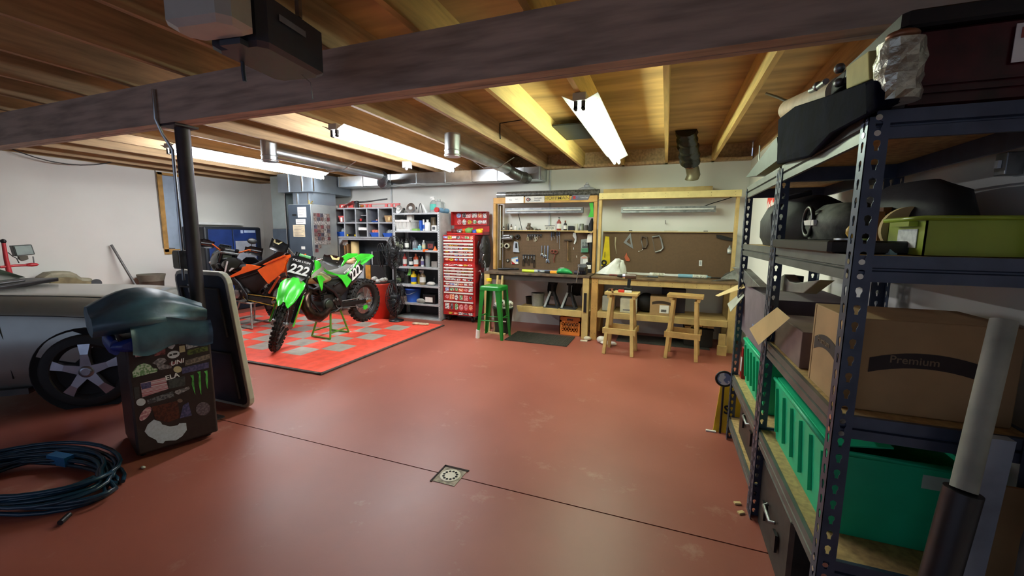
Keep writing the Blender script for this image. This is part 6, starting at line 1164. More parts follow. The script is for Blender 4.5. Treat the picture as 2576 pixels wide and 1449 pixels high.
# ---------------------------------------------------------------- wooden sawhorse stools
def wood_stool(label, x, y, a, tone):
    t2 = T('wooden_stool', label, 'stool', (x, y, 0), a); M = Matrix(); m = tone
    def bd(name, p, q, w_, h, up=(0, 0, 1)): return build(name, B().bar(p, q, w_, h, up), m, t2, bevel=.003, local=True)
    bd('seat', (-.205, 0, .775), (.205, 0, .775), .24, .036)
    for s_ in (-1, 1):
        for q in (-1, 1): bd('leg', (s_ * .13, q * .08, .72), (s_ * .175, q * .17, .0), .04, .062, (0, 1, 0))
        bd('seat_block', (s_ * .155, -.11, .735), (s_ * .155, .11, .735), .035, .045)
        bd('side_rail', (s_ * .185, -.15, .30), (s_ * .185, .15, .30), .02, .07)
    for q in (-1, 1): bd('foot_rail', (-.205, q * .155, .30), (.205, q * .155, .30), .022, .075)
    return t2
wood_stool('pale wooden stool with a drill on its seat, left of the two wooden stools', -.49, 5.33, R_(-4), pine); wood_stool('wooden stool with an empty seat, right of the two wooden stools', .26, 5.42, R_(-7), mat('older_pine', (190, 152, 92), .6, var=.16))
STZ = .794
t = T('cordless_drill', 'black and brown cordless drill standing on the left wooden stool', 'drill', (-.45, 5.36, STZ)); dx_, dy_ = -.42, 5.38
build('battery', B().box(dx_ - .06, dx_ + .045, dy_ - .035, dy_ + .035, STZ, STZ + .05), black, t, bevel=.006); build('handle', B().bar((dx_ - .005, dy_, STZ + .05), (dx_ + .005, dy_, STZ + .17), .036, .042, (1, 0, 0)), black, t, bevel=.01); build('motor_body', B().cyl((dx_ - .05, dy_, STZ + .195), (dx_ + .085, dy_, STZ + .195), .034, n=18), mat('drill_brown', (84, 58, 46), .4), t, bevel=.003); build('silver_ring', B().cyl((dx_ - .08, dy_, STZ + .195), (dx_ - .05, dy_, STZ + .195), .034, n=18), chrome, t); build('chuck', B().cyl((dx_ - .15, dy_, STZ + .195), (dx_ - .08, dy_, STZ + .195), .014, .026, 16), black, t)
t = T('claw_hammer', 'hammer with wooden handle hanging off the front of the left wooden stool', 'hammer', (-.62, 5.27, STZ)); build('head', B().bar((-.66, 5.30, STZ + .016), (-.60, 5.40, STZ + .016), .03, .03), mat('hammer_head', (0, 0, 0)), t); build('handle', B().tube([(-.63, 5.35, STZ + .016), (-.60, 5.2, STZ + .012), (-.595, 5.17, STZ + .008)], .012, 8), mat('hammer_handle', (0, 0, 0)), t); build('red_band', B().cyl((-.625, 5.33, STZ + .0155), (-.62, 5.30, STZ + .0155), .0145), red, t)
t = T('utility_knife', 'red and white utility knife lying on the left wooden stool', 'knife', (-.5, 5.26, STZ)); build('red_end', B().cb((-.50, 5.255, STZ + .017), (.075, .03, .033)), mat('knife_red', (222, 60, 40), .4), t, bevel=.006); build('white_body', B().cb((-.415, 5.255, STZ + .015), (.09, .026, .028)), white, t, bevel=.004)
# ---------------------------------------------------------------- boltless shelving on the right
chip = mat('particle_board', (196, 164, 108), .8, var=.18, scale=40)
post_m = mat('shelf_steel_dark', (82, 92, 112), .4, .55, var=.12, scale=14); beam_m = mat('shelf_beam_grey', (104, 108, 104), .45, .4, var=.12, scale=10)
def flange(b, o, u, n, w_=.048, h=1.835, pitch=.0508, th=.002):
    # perforated strip: origin o, width along u, thickness along n
    o = Vector(o); u = Vector(u); n = Vector(n); z = Vector((0, 0, 1)); k = int(h / pitch)
    hole = [(0, .016), (-.0075, .012), (-.0085, .004), (-.0045, -.006), (-.0045, -.014), (.0045, -.014), (.0045, -.006), (.0085, .004), (.0075, .012)]
    out = [(0, .5), (-.5, .5), (-.5, .15), (-.5, -.2), (-.5, -.5), (.5, -.5), (.5, -.2), (.5, .15), (.5, .5)]
    for i in range(k):
        c = o + u * (w_ / 2) + z * (pitch * (i + .5)); vs = []
        for d in (0, th):
            vs += [c + u * (x * w_) + z * (y * pitch) + n * d for x, y in out] + [c + u * x + z * y + n * d for x, y in hole]
        fs = []
        for j in range(9):
            q = (j + 1) % 9; fs += [(j, q, 9 + q, 9 + j), (18 + q, 18 + j, 27 + j, 27 + q), (9 + j, 9 + q, 27 + q, 27 + j)]
        b.add(vs, fs)
    e = o + z * (pitch * k); b.add([o, o + u * w_, e + u * w_, e, o + n * th, o + u * w_ + n * th, e + u * w_ + n * th, e + n * th], [(0, 4, 7, 3), (1, 2, 6, 5), (3, 7, 6, 2), (0, 1, 5, 4)])
def shelf_unit(label, y0, y1, levels):
    x0, x1 = .50, .965
    t2 = T('shelving_unit', label, 'shelf', ((x0 + x1) / 2, (y0 + y1) / 2, 0), group='boltless shelving units')
    for x, sx in ((x0, 1), (x1, -1)):
        for y, sy in ((y0, 1), (y1, -1)):
            b = B(); flange(b, (x, y, 0), (sx, 0, 0), (0, sy, 0)); flange(b, (x, y, 0), (0, sy, 0), (sx, 0, 0), .048); build('post', b, post_m, t2)
    for z, hb in levels:
        for nm, p, q, off in (('front_beam', (x0 + .004, y0 + .004), (x0 + .004, y1 - .004), (1, 0)), ('rear_beam', (x1 - .004, y0 + .004), (x1 - .004, y1 - .004), (-1, 0)), ('end_beam', (x0 + .004, y0 + .004), (x1 - .004, y0 + .004), (0, 1)), ('end_beam', (x0 + .004, y1 - .004), (x1 - .004, y1 - .004), (0, -1))):
            n = Vector((off[0], off[1], 0)); p3 = Vector((p[0], p[1], 0)); q3 = Vector((q[0], q[1], 0)); zz = lambda v: Vector((0, 0, v))
            prof = [(0, z), (.0, z - hb * .45), (.010, z - hb * .5), (.010, z - hb * .56), (.001, z - hb * .6), (.001, z - hb), (.014, z - hb), (.014, z)]
            b = B().loft([[p3 + n * d + zz(v) for d, v in prof], [q3 + n * d + zz(v) for d, v in prof]], sm=False)
            o = build(nm, b, beam_m if nm == 'front_beam' else post_m, t2)
            for e in (p3, q3):
                dr_ = (q3 - p3).normalized() * (.018 if e is p3 else -.018)
                if nm in ('front_beam', 'end_beam') and (e is p3 or nm == 'front_beam'):
                    for v in (z - hb * .25, z - hb * .8): build('rivet', B().cyl(e + dr_ + zz(v) - n * .0055, e + dr_ + zz(v) - n * .0035, .008, n=12), chrome, o)
        build('shelf_board', B().box(x0 + .019, x1 - .019, y0 + .019, y1 - .019, z - .014, z - .001), chip, t2)
    return t2
YN0, YN1, YF0, YF1 = 1.43, 2.375, 2.382, 3.29
shelf_unit('dark steel boltless shelving unit nearest the camera on the right, with perforated posts', YN0, YN1, [(1.845, .075), (1.452, .075), (.975, .07), (.50, .07)])
shelf_unit('dark steel boltless shelving unit farther back on the right, touching the nearer one', YF0, YF1, [(1.845, .075), (1.452, .075), (.50, .07), (.17, .06)])
TS, MS, LS, GS = 1.8455, 1.4525, .9755, .5005
# ---- top shelf
t = T('red_tote', 'dark red see-through tote with a black rim at the near end of the top shelf', 'tote', (.78, 1.58, TS))
rdm = mat('dark_red_tote', (74, 18, 26), .3, var=.45, scale=9)
build('tote_body', smooth_box(Matrix.Translation((.75, 1.62, TS)), -.19, .27, -.18, .18, 0, .20, .02), rdm, t); build('lid', smooth_box(Matrix.Translation((.75, 1.62, TS + .201)), -.205, .285, -.195, .195, 0, .045, .012), black, t)
build('corner_post', B().box(.545, .572, 1.425, 1.45, TS, TS + .2), black, t); build('white_label', B().box(.775, .86, 1.4365, 1.4385, TS + .09, TS + .18), paper, t); build('red_strip', B().box(.785, .85, 1.4345, 1.4355, TS + .145, TS + .17), mat('faded_red', (150, 70, 60), .6), t)
for zz in (.055, .035): build('rib', B().box(.6, .98, 1.436, 1.44, TS + zz, TS + zz + .008), rdm, t)
b = B(); rr = random.Random(3)
b.loft([[Vector((.53 + .05 * f * math.cos(a) + rr.uniform(-.004, .004), 1.375 + .045 * f * math.sin(a) + rr.uniform(-.004, .004), 1.848 + z)) for a in [2 * math.pi * k / 16 for k in range(16)]] for z, f in ((.0, .98), (.02, 1.0), (.04, .96), (.06, 1.02), (.08, .98), (.1, 1.0), (.125, .97), (.145, .95))], sm=False)
S('foil_roll', 'silver foil wrapped roll overhanging the near corner of the top shelf', 'foil roll', b, mat('foil', (206, 208, 190), .38, .8, bump=.6, scale=40))
S('copper_knob', 'coppery brown knob on top of the silver foil roll', 'knob', B().ball((.53, 1.375, 2.008), (.035, .03, .014), 12), mat('copper_dull', (150, 100, 70), .4, .5))
P_ = [ax(x, y, .47) for x, y in ((1953, 300), (1990, 268), (2080, 240), (2192, 196), (2192, 282), (2100, 335), (2030, 398), (1948, 414))]
tb = B(); k_ = len(P_); secs = []; tb.loft([[Vector((.70 + .145 * f * math.cos(a), 2.16 + .33 * f * math.sin(a), TS + .001 + z)) for a in [2 * math.pi * k / 20 for k in range(20)]] for z, f in ((0, .95), (.06, 1.0), (.17, .95), (.215, .7))])
for X_, f in ((.47, .92), (.478, 1.0), (.525, 1.0), (.538, .92)):
    cc = sum(P_, Vector()) / k_; secs.append([Vector((X_ + (.006 * math.sin(i * 2.2) if f < 1.1 else 0), cc.y + (p.y - cc.y) * f, max(cc.z + (p.z - cc.z) * f, TS + .001 if X_ > .49 else 0))) for i, p in enumerate(P_)])
S('navy_tarp', 'dark navy tarpaulin bundle bulging over the front edge of the top shelf', 'tarpaulin', tb.loft(secs[::-1]), mat('navy_tarp_m', (14, 17, 36), .85, var=.3, scale=14, bump=.3, spec=.05), .012)
a = ax(1965, 282, .56); c = ax(2085, 250, .56); S('cream_roll', 'cream coloured roll lying on the navy tarpaulin bundle', 'roll', B().cyl((.60, a.y, a.z + .01), (.60, c.y, c.z + .03), .055, n=24), mat('cream_roll_m', (206, 184, 150), .6, var=.15))
t = T('clamp_tool', 'black box shaped tool with clamps standing on the navy tarpaulin bundle', 'tool', ax(2100, 235, .55)); a = ax(2073, 242, .56); c = ax(2128, 172, .56)
build('box_body', B().box(.56, .66, a.y - .07, c.y, a.z - .02, c.z), black_m, t, bevel=.006); build('clamp_arm', B().tube([ax(2078, 205, .55), ax(2055, 222, .55), ax(2040, 228, .55)], .012, 8).ball(ax(2058, 217, .55), .02, 8), steel_d, t); build('clamp_knob', B().ball(ax(2112, 172, .55), .018, 10).ball(ax(2110, 208, .55), .016, 10), steel_d, t)
S('black_stick', 'black stick poking out over the cream roll on the top shelf', 'stick', B().tube([ax(1928, 235, .6), ax(1960, 246, .6), ax(1995, 262, .6)], .008, 6), black)
a = ax(2130, 232, .5); c = ax(2184, 150, .5); S('pale_carton', 'pale yellow carton beside the foil roll on the top shelf', 'box', B().prism([ax(2128, 225, .52), ax(2128, 168, .52), ax(2184, 128, .52), ax(2186, 200, .52)], (1, 0, 0), .16), mat('pale_yellow_carton', (206, 196, 120), .7), .004)
S('dark_plank', 'dark grey green board jutting past the far end of the top shelf', 'board', B().prism([ax(1876, 446, .52), ax(1903, 442, .52), ax(1960, 400, .52), ax(1954, 345, .52)], (1, 0, 0), .25), mat('slate_board', (58, 70, 62), .5, var=.2))
S('thin_rod', 'thin upright rod at the far end of the top shelf', 'rod', B().cyl(ax(1909, 440, .58), ax(1911, 366, .58), .004, n=6), steel_d)
# ---- middle shelf
t = T('duffel_bag', 'large black duffel bag on the middle shelf of the farther unit', 'bag', (.75, 2.8, MS))
def blob(x, y, z0, pts, m, name, t, n=18, bump=0):
    return build(name, B().loft([[Vector((x + wx * math.cos(a), y + wy * math.sin(a) + .012 * math.sin(3 * a + z * 40), z0 + z)) for a in [2 * math.pi * k / n for k in range(n)]] for z, wx, wy in pts]), m, t)
bagm = mat('duffel_black', (24, 24, 26), .7, var=.4, scale=12, bump=.5)
blob(.74, 2.86, MS, ((0.001, .17, .36), (.05, .2, .40), (.15, .2, .39), (.23, .17, .33), (.275, .1, .22)), bagm, 'bag_body', t); blob(.70, 3.18, MS, ((.001, .09, .06), (.04, .1, .08), (.07, .06, .05)), bagm, 'end_pocket', t)
build('strap', B().tube([(.55, 2.62, MS + .05), (.535, 2.6, MS + .17), (.58, 2.6, MS + .255), (.7, 2.6, MS + .285)], .014, 6), mat('strap_black', (36, 36, 40), .8), t)
S('flat_black_case', 'flat black case overhanging the front of the middle shelf at the nearer unit', 'case', smooth_box(Matrix.Translation((.66, 1.94, MS)), -.18, .2, -.37, .37, 0, .04, .01), black)
CT = MS + .041
t = T('gear_bag', 'olive and dark gear bag with a white tag lying on the flat black case', 'bag', (.7, 2.05, CT)); blob(.68, 2.08, CT, ((.001, .1, .2), (.05, .12, .25), (.1, .11, .23), (.145, .06, .12)), mat('olive_bag', (76, 78, 66), .7, var=.5, scale=16, bump=.5), 'bag_body', t); build('white_tag', B().prism([ax(2030, 555, .57), ax(2055, 553, .57), ax(2055, 567, .57), ax(2032, 567, .57)], (-1, 0, 0), .012), paper, t); build('grab_loop', B().ring((.565, 2.1, CT + .075), .06, .008, 'X'), black, t)
t = T('dark_jacket', 'black jacket heaped behind the olive gear bag on the middle shelf', 'jacket', (.85, 1.9, CT)); blob(.83, 1.95, CT - .04, ((.041, .09, .3), (.12, .11, .34), (.2, .09, .28), (.245, .05, .15)), bagm, 'cloth_heap', t)
t = T('yellow_part', 'small yellow part standing on a silver disc near the front post', 'part', ax(2140, 600, .56)); p = ax(2142, 603, .60); build('disc', B().cyl((p.x, p.y, CT + .001), (p.x, p.y, CT + .006), .05, n=20), steel, t); build('yellow_body', B().ball((p.x, p.y, CT + .03), (.02, .02, .023), 10), mat('ochre_yellow', (230, 180, 50), .5, var=.2, scale=40), t)
t = T('green_bin', 'translucent lime green bin with a white sticker on the near end of the middle shelf', 'bin', (.81, 1.6, MS)); gm = mat('lime_bin', (186, 206, 70), .3, var=.12, scale=4, trans=.3)
b0, b1, by0, by1, bz = .685, .955, 1.50, 1.71, MS + .001; b = B()
def wallq(p, q, dz0, dz1, th): b.prism([(p[0], p[1], dz0), (q[0], q[1], dz0), (q[0] + (q[0] - p[0]) * 0, q[1], dz1), (p[0], p[1], dz1)], Vector((q[1] - p[1], p[0] - q[0], 0)), th)
wallq((b0, by0), (b1, by0), bz, bz + .105, -.004); wallq((b1, by1), (b0, by1), bz, bz + .105, -.004); wallq((b0, by1), (b0, by0), bz, bz + .105, -.004); wallq((b1, by0), (b1, by1), bz, bz + .105, -.004); b.box(b0 + .004, b1 - .004, by0 + .004, by1 - .004, bz, bz + .005)
build('bin_walls', b, gm, t); build('rim', B().tube([(b0 - .008, by0 - .008, bz + .105), (b1 + .008, by0 - .008, bz + .105), (b1 + .008, by1 + .008, bz + .105), (b0 - .008, by1 + .008, bz + .105)], .007, 8, True), gm, t)
build('white_sticker', B().box(b0 - .003, b0 - .0012, by0 + .035, by0 + .14, bz + .02, bz + .075), mat('sticker_white', (226, 228, 224), .6, var=.15, scale=60), t); build('handle_lip', B().box(b0 - .022, b0 - .001, by0 + .04, by0 + .15, bz + .083, bz + .097), gm, t)
S('brown_bundle', 'dark brown bundle inside the lime green bin', 'bundle', B().ball((.82, 1.6, bz + .05), (.11, .08, .044), 14), mat('brown_bundle', (74, 66, 30), .7, var=.4, scale=15))
S('wooden_disc', 'round tan wooden disc standing behind the lime green bin', 'disc', B().cyl((.75, 1.735, MS + .078), (.75, 1.755, MS + .078), .075, n=30), card_l)
t = T('picture_frame', 'brown wooden frame lying tilted behind the lime green bin', 'frame', (.8, 1.95, MS)); 
for p, q in (((.70, 1.80, MS + .012), (.70, 1.82, MS + .14)), ((.70, 1.82, MS + .145), (.97, 2.0, MS + .16)), ((.97, 1.98, MS + .012), (.97, 2.0, MS + .155))): build('rail', B().bar(p, q, .02, .022), mat('brown_frame', (134, 92, 46), .6, var=.2), t)
S('grey_slab', 'dark grey slab lying on the brown frame at the back of the middle shelf', 'slab', B().cb((.86, 1.93, MS + .185), (.16, .1, .022), rotz(.5)), mat('slab_grey', (96, 98, 96), .7))
S('pale_blue_sheet', 'pale blue sheet folded beside the lime green bin on the middle shelf', 'sheet', B().prism([ax(2192, 612, .62), ax(2238, 606, .64), ax(2240, 652, .64), ax(2225, 655, .63)], (1, .3, 0), .02), mat('pale_blue', (150, 190, 206), .6))
# ---- lower shelves
t = T('banner_carton', 'big cardboard carton with a dark curved banner at the near end of the shelf', 'box', (.73, 1.66, LS)); q0, q1, r0, r1, zt = .53, .93, 1.50, 1.79, LS + .285
build('carton', B().box(q0, q1, r0, r1, LS, zt), card, t, bevel=.003); bn = mat('banner_dark', (46, 34, 30), .7)
o = banner(t, frame(((q0 + q1) / 2, r0 - .0008, LS + .145), (1, 0, 0), (0, 0, 1)), .27, .045, .025, bn); build('lettering', B().text('Premium', .032, frame(((q0 + q1) / 2 - .03, r0 - .0022, LS + .168), (1, 0, 0), (0, 0, 1)), .0006, .01), mat('banner_text', (120, 100, 76), .7), o)
o = banner(t, frame((q0 - .0008, (r0 + r1) / 2, LS + .145), (0, -1, 0), (0, 0, 1)), .22, .045, .025, bn); build('lettering', B().text('Premium', .03, frame((q0 - .0022, (r0 + r1) / 2 + .02, LS + .168), (0, -1, 0), (0, 0, 1)), .0006, .01), mat('banner_text', (0, 0, 0)), o)
build('fold_seam', B().box(q0 - .001, q0 - .0002, r1 - .022, r1 - .016, LS + .002, zt - .002), mat('seam_brown', (130, 98, 62), .8), t)
t = T('open_carton', 'purple brown carton with one flap sticking out, behind the banner carton', 'box', (.75, 2.1, LS)); pb = mat('plum_card', (122, 98, 90), .8, var=.12)
build('carton', B().box(.53, .92, 1.90, 2.31, LS, LS + .15), pb, t, bevel=.003); build('flap', B().prism([ax(1885, 827, .44), ax(1954, 774, .475), ax(1986, 801, .49), ax(1908, 868, .46)], (.6, .6, .5), .004), card_l, t)
t = T('yellow_tub', 'round yellow lidded tub standing on the purple brown carton', 'tub', (.66, 2.02, LS + .151)); build('lid', B().lathe([(.062, 0), (.065, .004), (.065, .028), (.058, .032)], (.68, 2.02, LS + .1515), n=28), mat('tub_yellow', (232, 206, 30), .4), t); build('clip', B().cyl((.68, 2.02, LS + .184), (.70, 2.0, LS + .2), .007), clear, t)
def tote(label, y0, y1, z, m, dark_side=True):
    t2 = T('green_tote', label, 'tote', (.75, (y0 + y1) / 2, z), group='green attached-lid totes'); H_ = .30; x0, x1 = .548, .93
    lo = [(x0 + .02, y0 + .025), (x1 - .02, y0 + .025), (x1 - .02, y1 - .025), (x0 + .02, y1 - .025)]; hi = [(x0, y0), (x1, y0), (x1, y1), (x0, y1)]
    b = B().loft([[Vector((x, y, z)) for x, y in lo], [Vector((x, y, z + H_)) for x, y in hi], [Vector((x + (.012 if x < .7 else -.012), y + (.012 if y < (y0 + y1) / 2 else -.012), z + H_)) for x, y in hi], [Vector((x + (.01 if x < .7 else -.01), y + (.01 if y < (y0 + y1) / 2 else -.01), z + .01)) for x, y in lo]], sm=False); build('tote_body', b, m, t2)
    for k in range(6):
        y = y0 + .06 + (y1 - y0 - .12) * k / 5; build('side_rib', B().bar((x0 + .014, y, z + .05), (x0 + .001, y, z + .27), .02, .008, (0, 1, 0)), m, t2)
    build('rim', B().tube([Vector((x, y, z + H_)) for x, y in hi], .01, 8, True), m, t2)
    build('lid_flap', B().prism([(x0 + .005, y0 + .02, z + H_ + .008), (x0 + .005, y1 - .02, z + H_ + .008), (x0 + .17, y1 - .02, z + H_ + .03), (x0 + .17, y0 + .02, z + H_ + .03)], (0, 0, 1), .005), m, t2)
    build('label', B().box(x1 - .14, x1 - .07, y0 + .002, y0 + .004, z + H_ - .075, z + H_ - .03), mat('clear_label', (176, 200, 184), .4), t2)
    return t2
gt = mat('tote_green', (24, 190, 136), .4, var=.06)
tote('green plastic tote on the low shelf of the nearer shelving unit', 1.56, 2.30, GS, gt); tote('green plastic tote on the farther shelving unit, under the grey carton', 2.55, 3.16, GS, gt)
t = T('grey_carton', 'large grey purple carton with open pale flaps standing on the farther green tote', 'box', (.75, 2.85, GS + .345)); gc = mat('grey_plum_card', (110, 98, 104), .8, var=.1); gz0 = GS + .345
build('carton', B().box(.535, .93, 2.46, 3.24, gz0, gz0 + .33), gc, t, bevel=.003); build('blue_label', B().box(.531, .5345, 2.70, 2.86, gz0 + .07, gz0 + .12), mat('label_blue', (130, 150, 196), .6, var=.3, scale=50), t)
build('flap', B().prism([ax(1800, 744, .40), ax(1868, 712, .53), ax(1874, 724, .53), ax(1808, 746, .40)], (0, .3, 1), .004), card_l, t); build('taped_flap', B().prism([ax(1830, 765, .45), ax(1868, 733, .53), ax(1872, 745, .53), ax(1838, 785, .45)], (0, .3, 1), .004), mat('shiny_tape', (206, 208, 196), .3, .3), t)
for i, (lb2, pts, X_) in enumerate((('bright bent metal plate leaning out of the grey carton at the far post', [(1842, 672), (1868, 676), (1912, 722), (1880, 722)], .52), ('grey angled bracket sticking out of the top of the grey carton', [(1958, 700), (1972, 690), (1985, 708), (2000, 712), (2062, 704), (2020, 738), (1960, 732)], .56), ('black bracket with a hole rising from the grey carton', [(1972, 690), (1996, 694), (1994, 714), (1976, 714)], .66))):
    S('metal_bracket', lb2, 'bracket', B().prism([ax(x, y, X_) for x, y in pts], (1, 0, 0), .05), (steel_d, mat('bracket_grey', (140, 140, 132), .5, .5), black)[i], .003)
t = T('white_red_packet', 'red and white packet squeezed beside the farther green tote', 'packet', (.6, 3.2, GS)); build('packet', B().box(.55, .68, 3.19, 3.245, GS, GS + .22), red, t); build('white_patch', B().box(.547, .5495, 3.195, 3.24, GS + .05, GS + .15), paper, t)
for i, (y0, y1) in enumerate(((1.80, 2.34), (2.42, 3.04))):
    t = T('tool_case', ('black tool case on the floor under the nearer shelving unit', 'black tool case on the floor under the farther shelving unit')[i], 'case', (.72, (y0 + y1) / 2, 0)); z0 = 0 if i == 0 else .1705
    build('case_body', smooth_box(Matrix.Translation((.72, (y0 + y1) / 2, z0)), -.19, .19, -(y1 - y0) / 2, (y1 - y0) / 2, 0, .36 if i == 0 else .24, .015), mat('case_black', (48, 46, 42), .5, var=.25, scale=20), t)
    for f in (.3, .7): build('latch', B().box(.518, .529, y0 + (y1 - y0) * f - .025, y0 + (y1 - y0) * f + .025, z0 + .12, z0 + .2), black, t)
    build('carry_handle', B().tube([(.529, (y0 + y1) / 2 - .07, z0 + .22), (.51, (y0 + y1) / 2 - .06, z0 + .215), (.51, (y0 + y1) / 2 + .06, z0 + .215), (.529, (y0 + y1) / 2 + .07, z0 + .22)], .008, 6), steel_d, t)
S('black_boot', 'black rounded boot on the floor under the near end of the shelving', 'boot', B().loft([[Vector((.66 + wx * math.cos(a), 1.62 + wy * math.sin(a), z)) for a in [2 * math.pi * k / 16 for k in range(16)]] for z, wx, wy in ((.001, .12, .11), (.06, .13, .12), (.14, .11, .1), (.25, .08, .09), (.3, .075, .085))]), black_m)
t = T('caution_sign', 'yellow plastic floor sign with black letters, behind the far end of the shelving', 'sign', (.5, 3.45, 0)); ya, yb = 3.36, 3.5
build('board', B().prism([(.42, ya, .0), (.66, ya + .0, .0), (.62, ya + .06, .40), (.46, ya + .06, .40)], (0, 1, 0), .012), mat('sign_yellow', (226, 190, 26), .5), t); build('lettering', B().text('S', .09, frame((.505, ya + .012, .18), (1, 0, 0), (0, .15, 1)), .003, .03), ink, t)
t = T('round_disc', 'round blue and white disc with a black rim behind the far shelf post', 'disc', (.47, 3.4, .42)); p = at(1822, 953, 3.34); build('rim', B().ring((p.x, 3.34, p.z), .055, .009, 'Y'), black, t); build('face', B().cyl((p.x, 3.335, p.z), (p.x, 3.345, p.z), .05, n=24), mat('disc_blue', (120, 140, 180), .4, c2=(226, 230, 236), scale=14, sharp=(.48, .52)), t); build('stand', B().cyl((p.x, 3.345, 0), (p.x, 3.345, p.z - .05), .008), black, t)
for i, (x, y) in enumerate(((1795, 1087), (1865, 1270), (1874, 1294))): p = az(x, y); S('white_chip', ('white plastic chip on the floor near the far shelf post', 'white chip on the floor at the middle shelf post', 'small white chip on the floor just in front of the middle shelf post')[i], 'chip', B().cb((p.x - .02, p.y, .006), (.07 if i < 1 else .035, .02, .01), rotz(.3 * i)), card_l if i else paper)
# ---- near right corner
t = T('cardboard_tube', 'pale cardboard tube sticking out of a black sleeve, leaning at the near shelf end', 'tube', (.4, 1.0, 0)); tb_, tc = at(2424, 1232, 1.12), at(2526, 806, 1.22); ta = Vector((tb_.x - .11, 1.06, 0))
build('pale_tube', B().tube([tb_, tc], .022, 24), mat('pale_tube', (150, 152, 138), .7, var=.2, scale=6), t); build('black_sleeve', B().tube([ta, tb_ + (tb_ - tc).normalized() * .002], [.03, .032], 24), black, t)
S('foam_sheet', 'pale blue grey foam panel leaning at the near end of the shelving', 'panel', B().prism([(.68, 1.30, .0), (.78, 1.30, .0), (.845, 1.34, 1.0), (.765, 1.34, 1.0)], (0, 1, 0), .03), mat('foam_panel', (170, 180, 186), .7, var=.15), 0)
S('tan_board', 'tan cardboard sheet leaning behind the pale foam panel', 'board', B().prism([(.80, 1.355, .0), (1.0, 1.355, .0), (1.0, 1.40, .85), (.87, 1.40, .85)], (0, 1, 0), .01), card)
t = T('black_sack', 'black bag with a pale drawstring standing at the right edge in front of the shelving', 'bag', (.9, 1.25, 0)); build('sack', B().loft([[Vector((.90 + wx * math.cos(a), 1.22 + wx * .8 * math.sin(a), z)) for a in [2 * math.pi * k / 16 for k in range(16)]] for z, wx in ((.001, .07), (.3, .085), (.8, .085), (1.05, .06), (1.12, .03))]), bagm, t); build('drawstring', B().ring((.87, 1.19, 1.11), .045, .008, 'Y'), clear, t)
t = T('wall_box', 'small metal electrical box on the right wall above the green bin', 'switch box', (1.0, 1.9, 1.9)); p = ax(2562, 412, 1.028); build('box', B().box(.985, 1.029, p.y - .025, p.y + .025, p.z - .035, p.z + .035), steel_d, t, bevel=.003); build('toggle', B().box(.975, .984, p.y - .008, p.y + .008, p.z - .012, p.z + .012), white, t)
S('red_poster', 'red and white poster strip on the right wall seen through the farther shelving unit', 'poster', B().box(1.024, 1.0285, ax(1940, 500, 1.028).y - .15, ax(1940, 500, 1.028).y + .15, 1.55, 1.95), mat('poster_red', (214, 60, 50), .6, c2=(236, 226, 222), scale=9, sharp=(.45, .5)))
# ---------------------------------------------------------------- small refrigerator with stickers
t = T('mini_fridge', 'dark mini fridge covered in stickers with a blue plastic bag on top', 'refrigerator', (-3.4, 1.7, 0))
fp = [Vector((-3.155, 1.47, 0)), Vector((-3.01, 1.89, 0))]; u = (fp[1] - fp[0]).normalized(); nrm = Vector((u.y, -u.x, 0)); FW = (fp[1] - fp[0]).length; FH = .82; D_ = .52
fm_ = mat('fridge_black', (44, 36, 36), .45, var=.1, scale=40, bump=.08)
Ff = Matrix(((u.x, 0, nrm.x, fp[0].x), (u.y, 0, nrm.y, fp[0].y), (0, 1, 0, 0), (0, 0, 0, 1)))      # x along the door, y up, z out
def slabf(x0, x1, y0, y1, z0, z1): return B(Ff).box(x0, x1, y0, y1, z0, z1)
build('fridge_body', slabf(.004, FW - .022, .02, FH, -D_, -.055), fm_, t, bevel=.008); dr = build('door', slabf(0, FW, .045, FH - .002, -.05, 0), fm_, t, bevel=.012)
for x in (.04, FW - .04):
    for z in (-.1, -D_ + .05): build('foot', B(Ff).cyl((x, 0, z), (x, .02, z), .015), black, t)
build('hinge', slabf(FW - .07, FW - .01, FH + .0, FH + .012, -.06, -.01), steel_d, t)
def fpx(x, y):      # where a pixel meets the door
    d = ray(x, y); o = Vector((0, 0, CAMZ)); tt = (fp[0] - o).dot(nrm) / d.dot(nrm); q = o + d * tt; r = q - fp[0]; return r.dot(u), q.z
Zf = ((300, 840), 5.177)
def stick(pts, m, name='sticker', label=None, h=.0012, hole=None):
    P = [fpx(Zf[0][0] + x / Zf[1], Zf[0][1] + y / Zf[1]) for x, y in pts]
    return build(name, B(Ff).prism([(a, b, .0003) for a, b in P], (0, 0, 1), h), m, dr, label=label)
def oval(cx, cy, rx, ry, tilt, n=18): return [(cx + rx * math.cos(a) * math.cos(tilt) - ry * math.sin(a) * math.sin(tilt), cy + rx * math.cos(a) * math.sin(tilt) + ry * math.sin(a) * math.cos(tilt)) for a in [2 * math.pi * k / n for k in range(n)]]
def smat(n, c, c2=None, sc=70): return mat('fridge_' + n, c, .5, var=.08, scale=sc, c2=c2, sharp=(.45, .52) if c2 else None)
pale = smat('pale', (206, 210, 216)); pinks = smat('pink', (206, 170, 172), (170, 110, 120)); greens = smat('green', (110, 150, 100), (200, 214, 190)); greys = smat('grey', (112, 112, 116), (60, 60, 66)); blk = smat('black', (26, 26, 30)); olive = smat('olive', (92, 104, 50), (50, 60, 30)); cream = smat('cream', (200, 190, 150)); flagr = mat('flag_stripes', (170, 90, 100), .6, c2=(206, 190, 196), stretch=(0, 0, 1), scale=120, sharp=(.48, .52)); blu = smat('blue', (60, 62, 100), (90, 84, 124)); brn = smat('brown', (84, 40, 28), (60, 26, 20)); redd = smat('red', (130, 70, 74), (90, 40, 44))
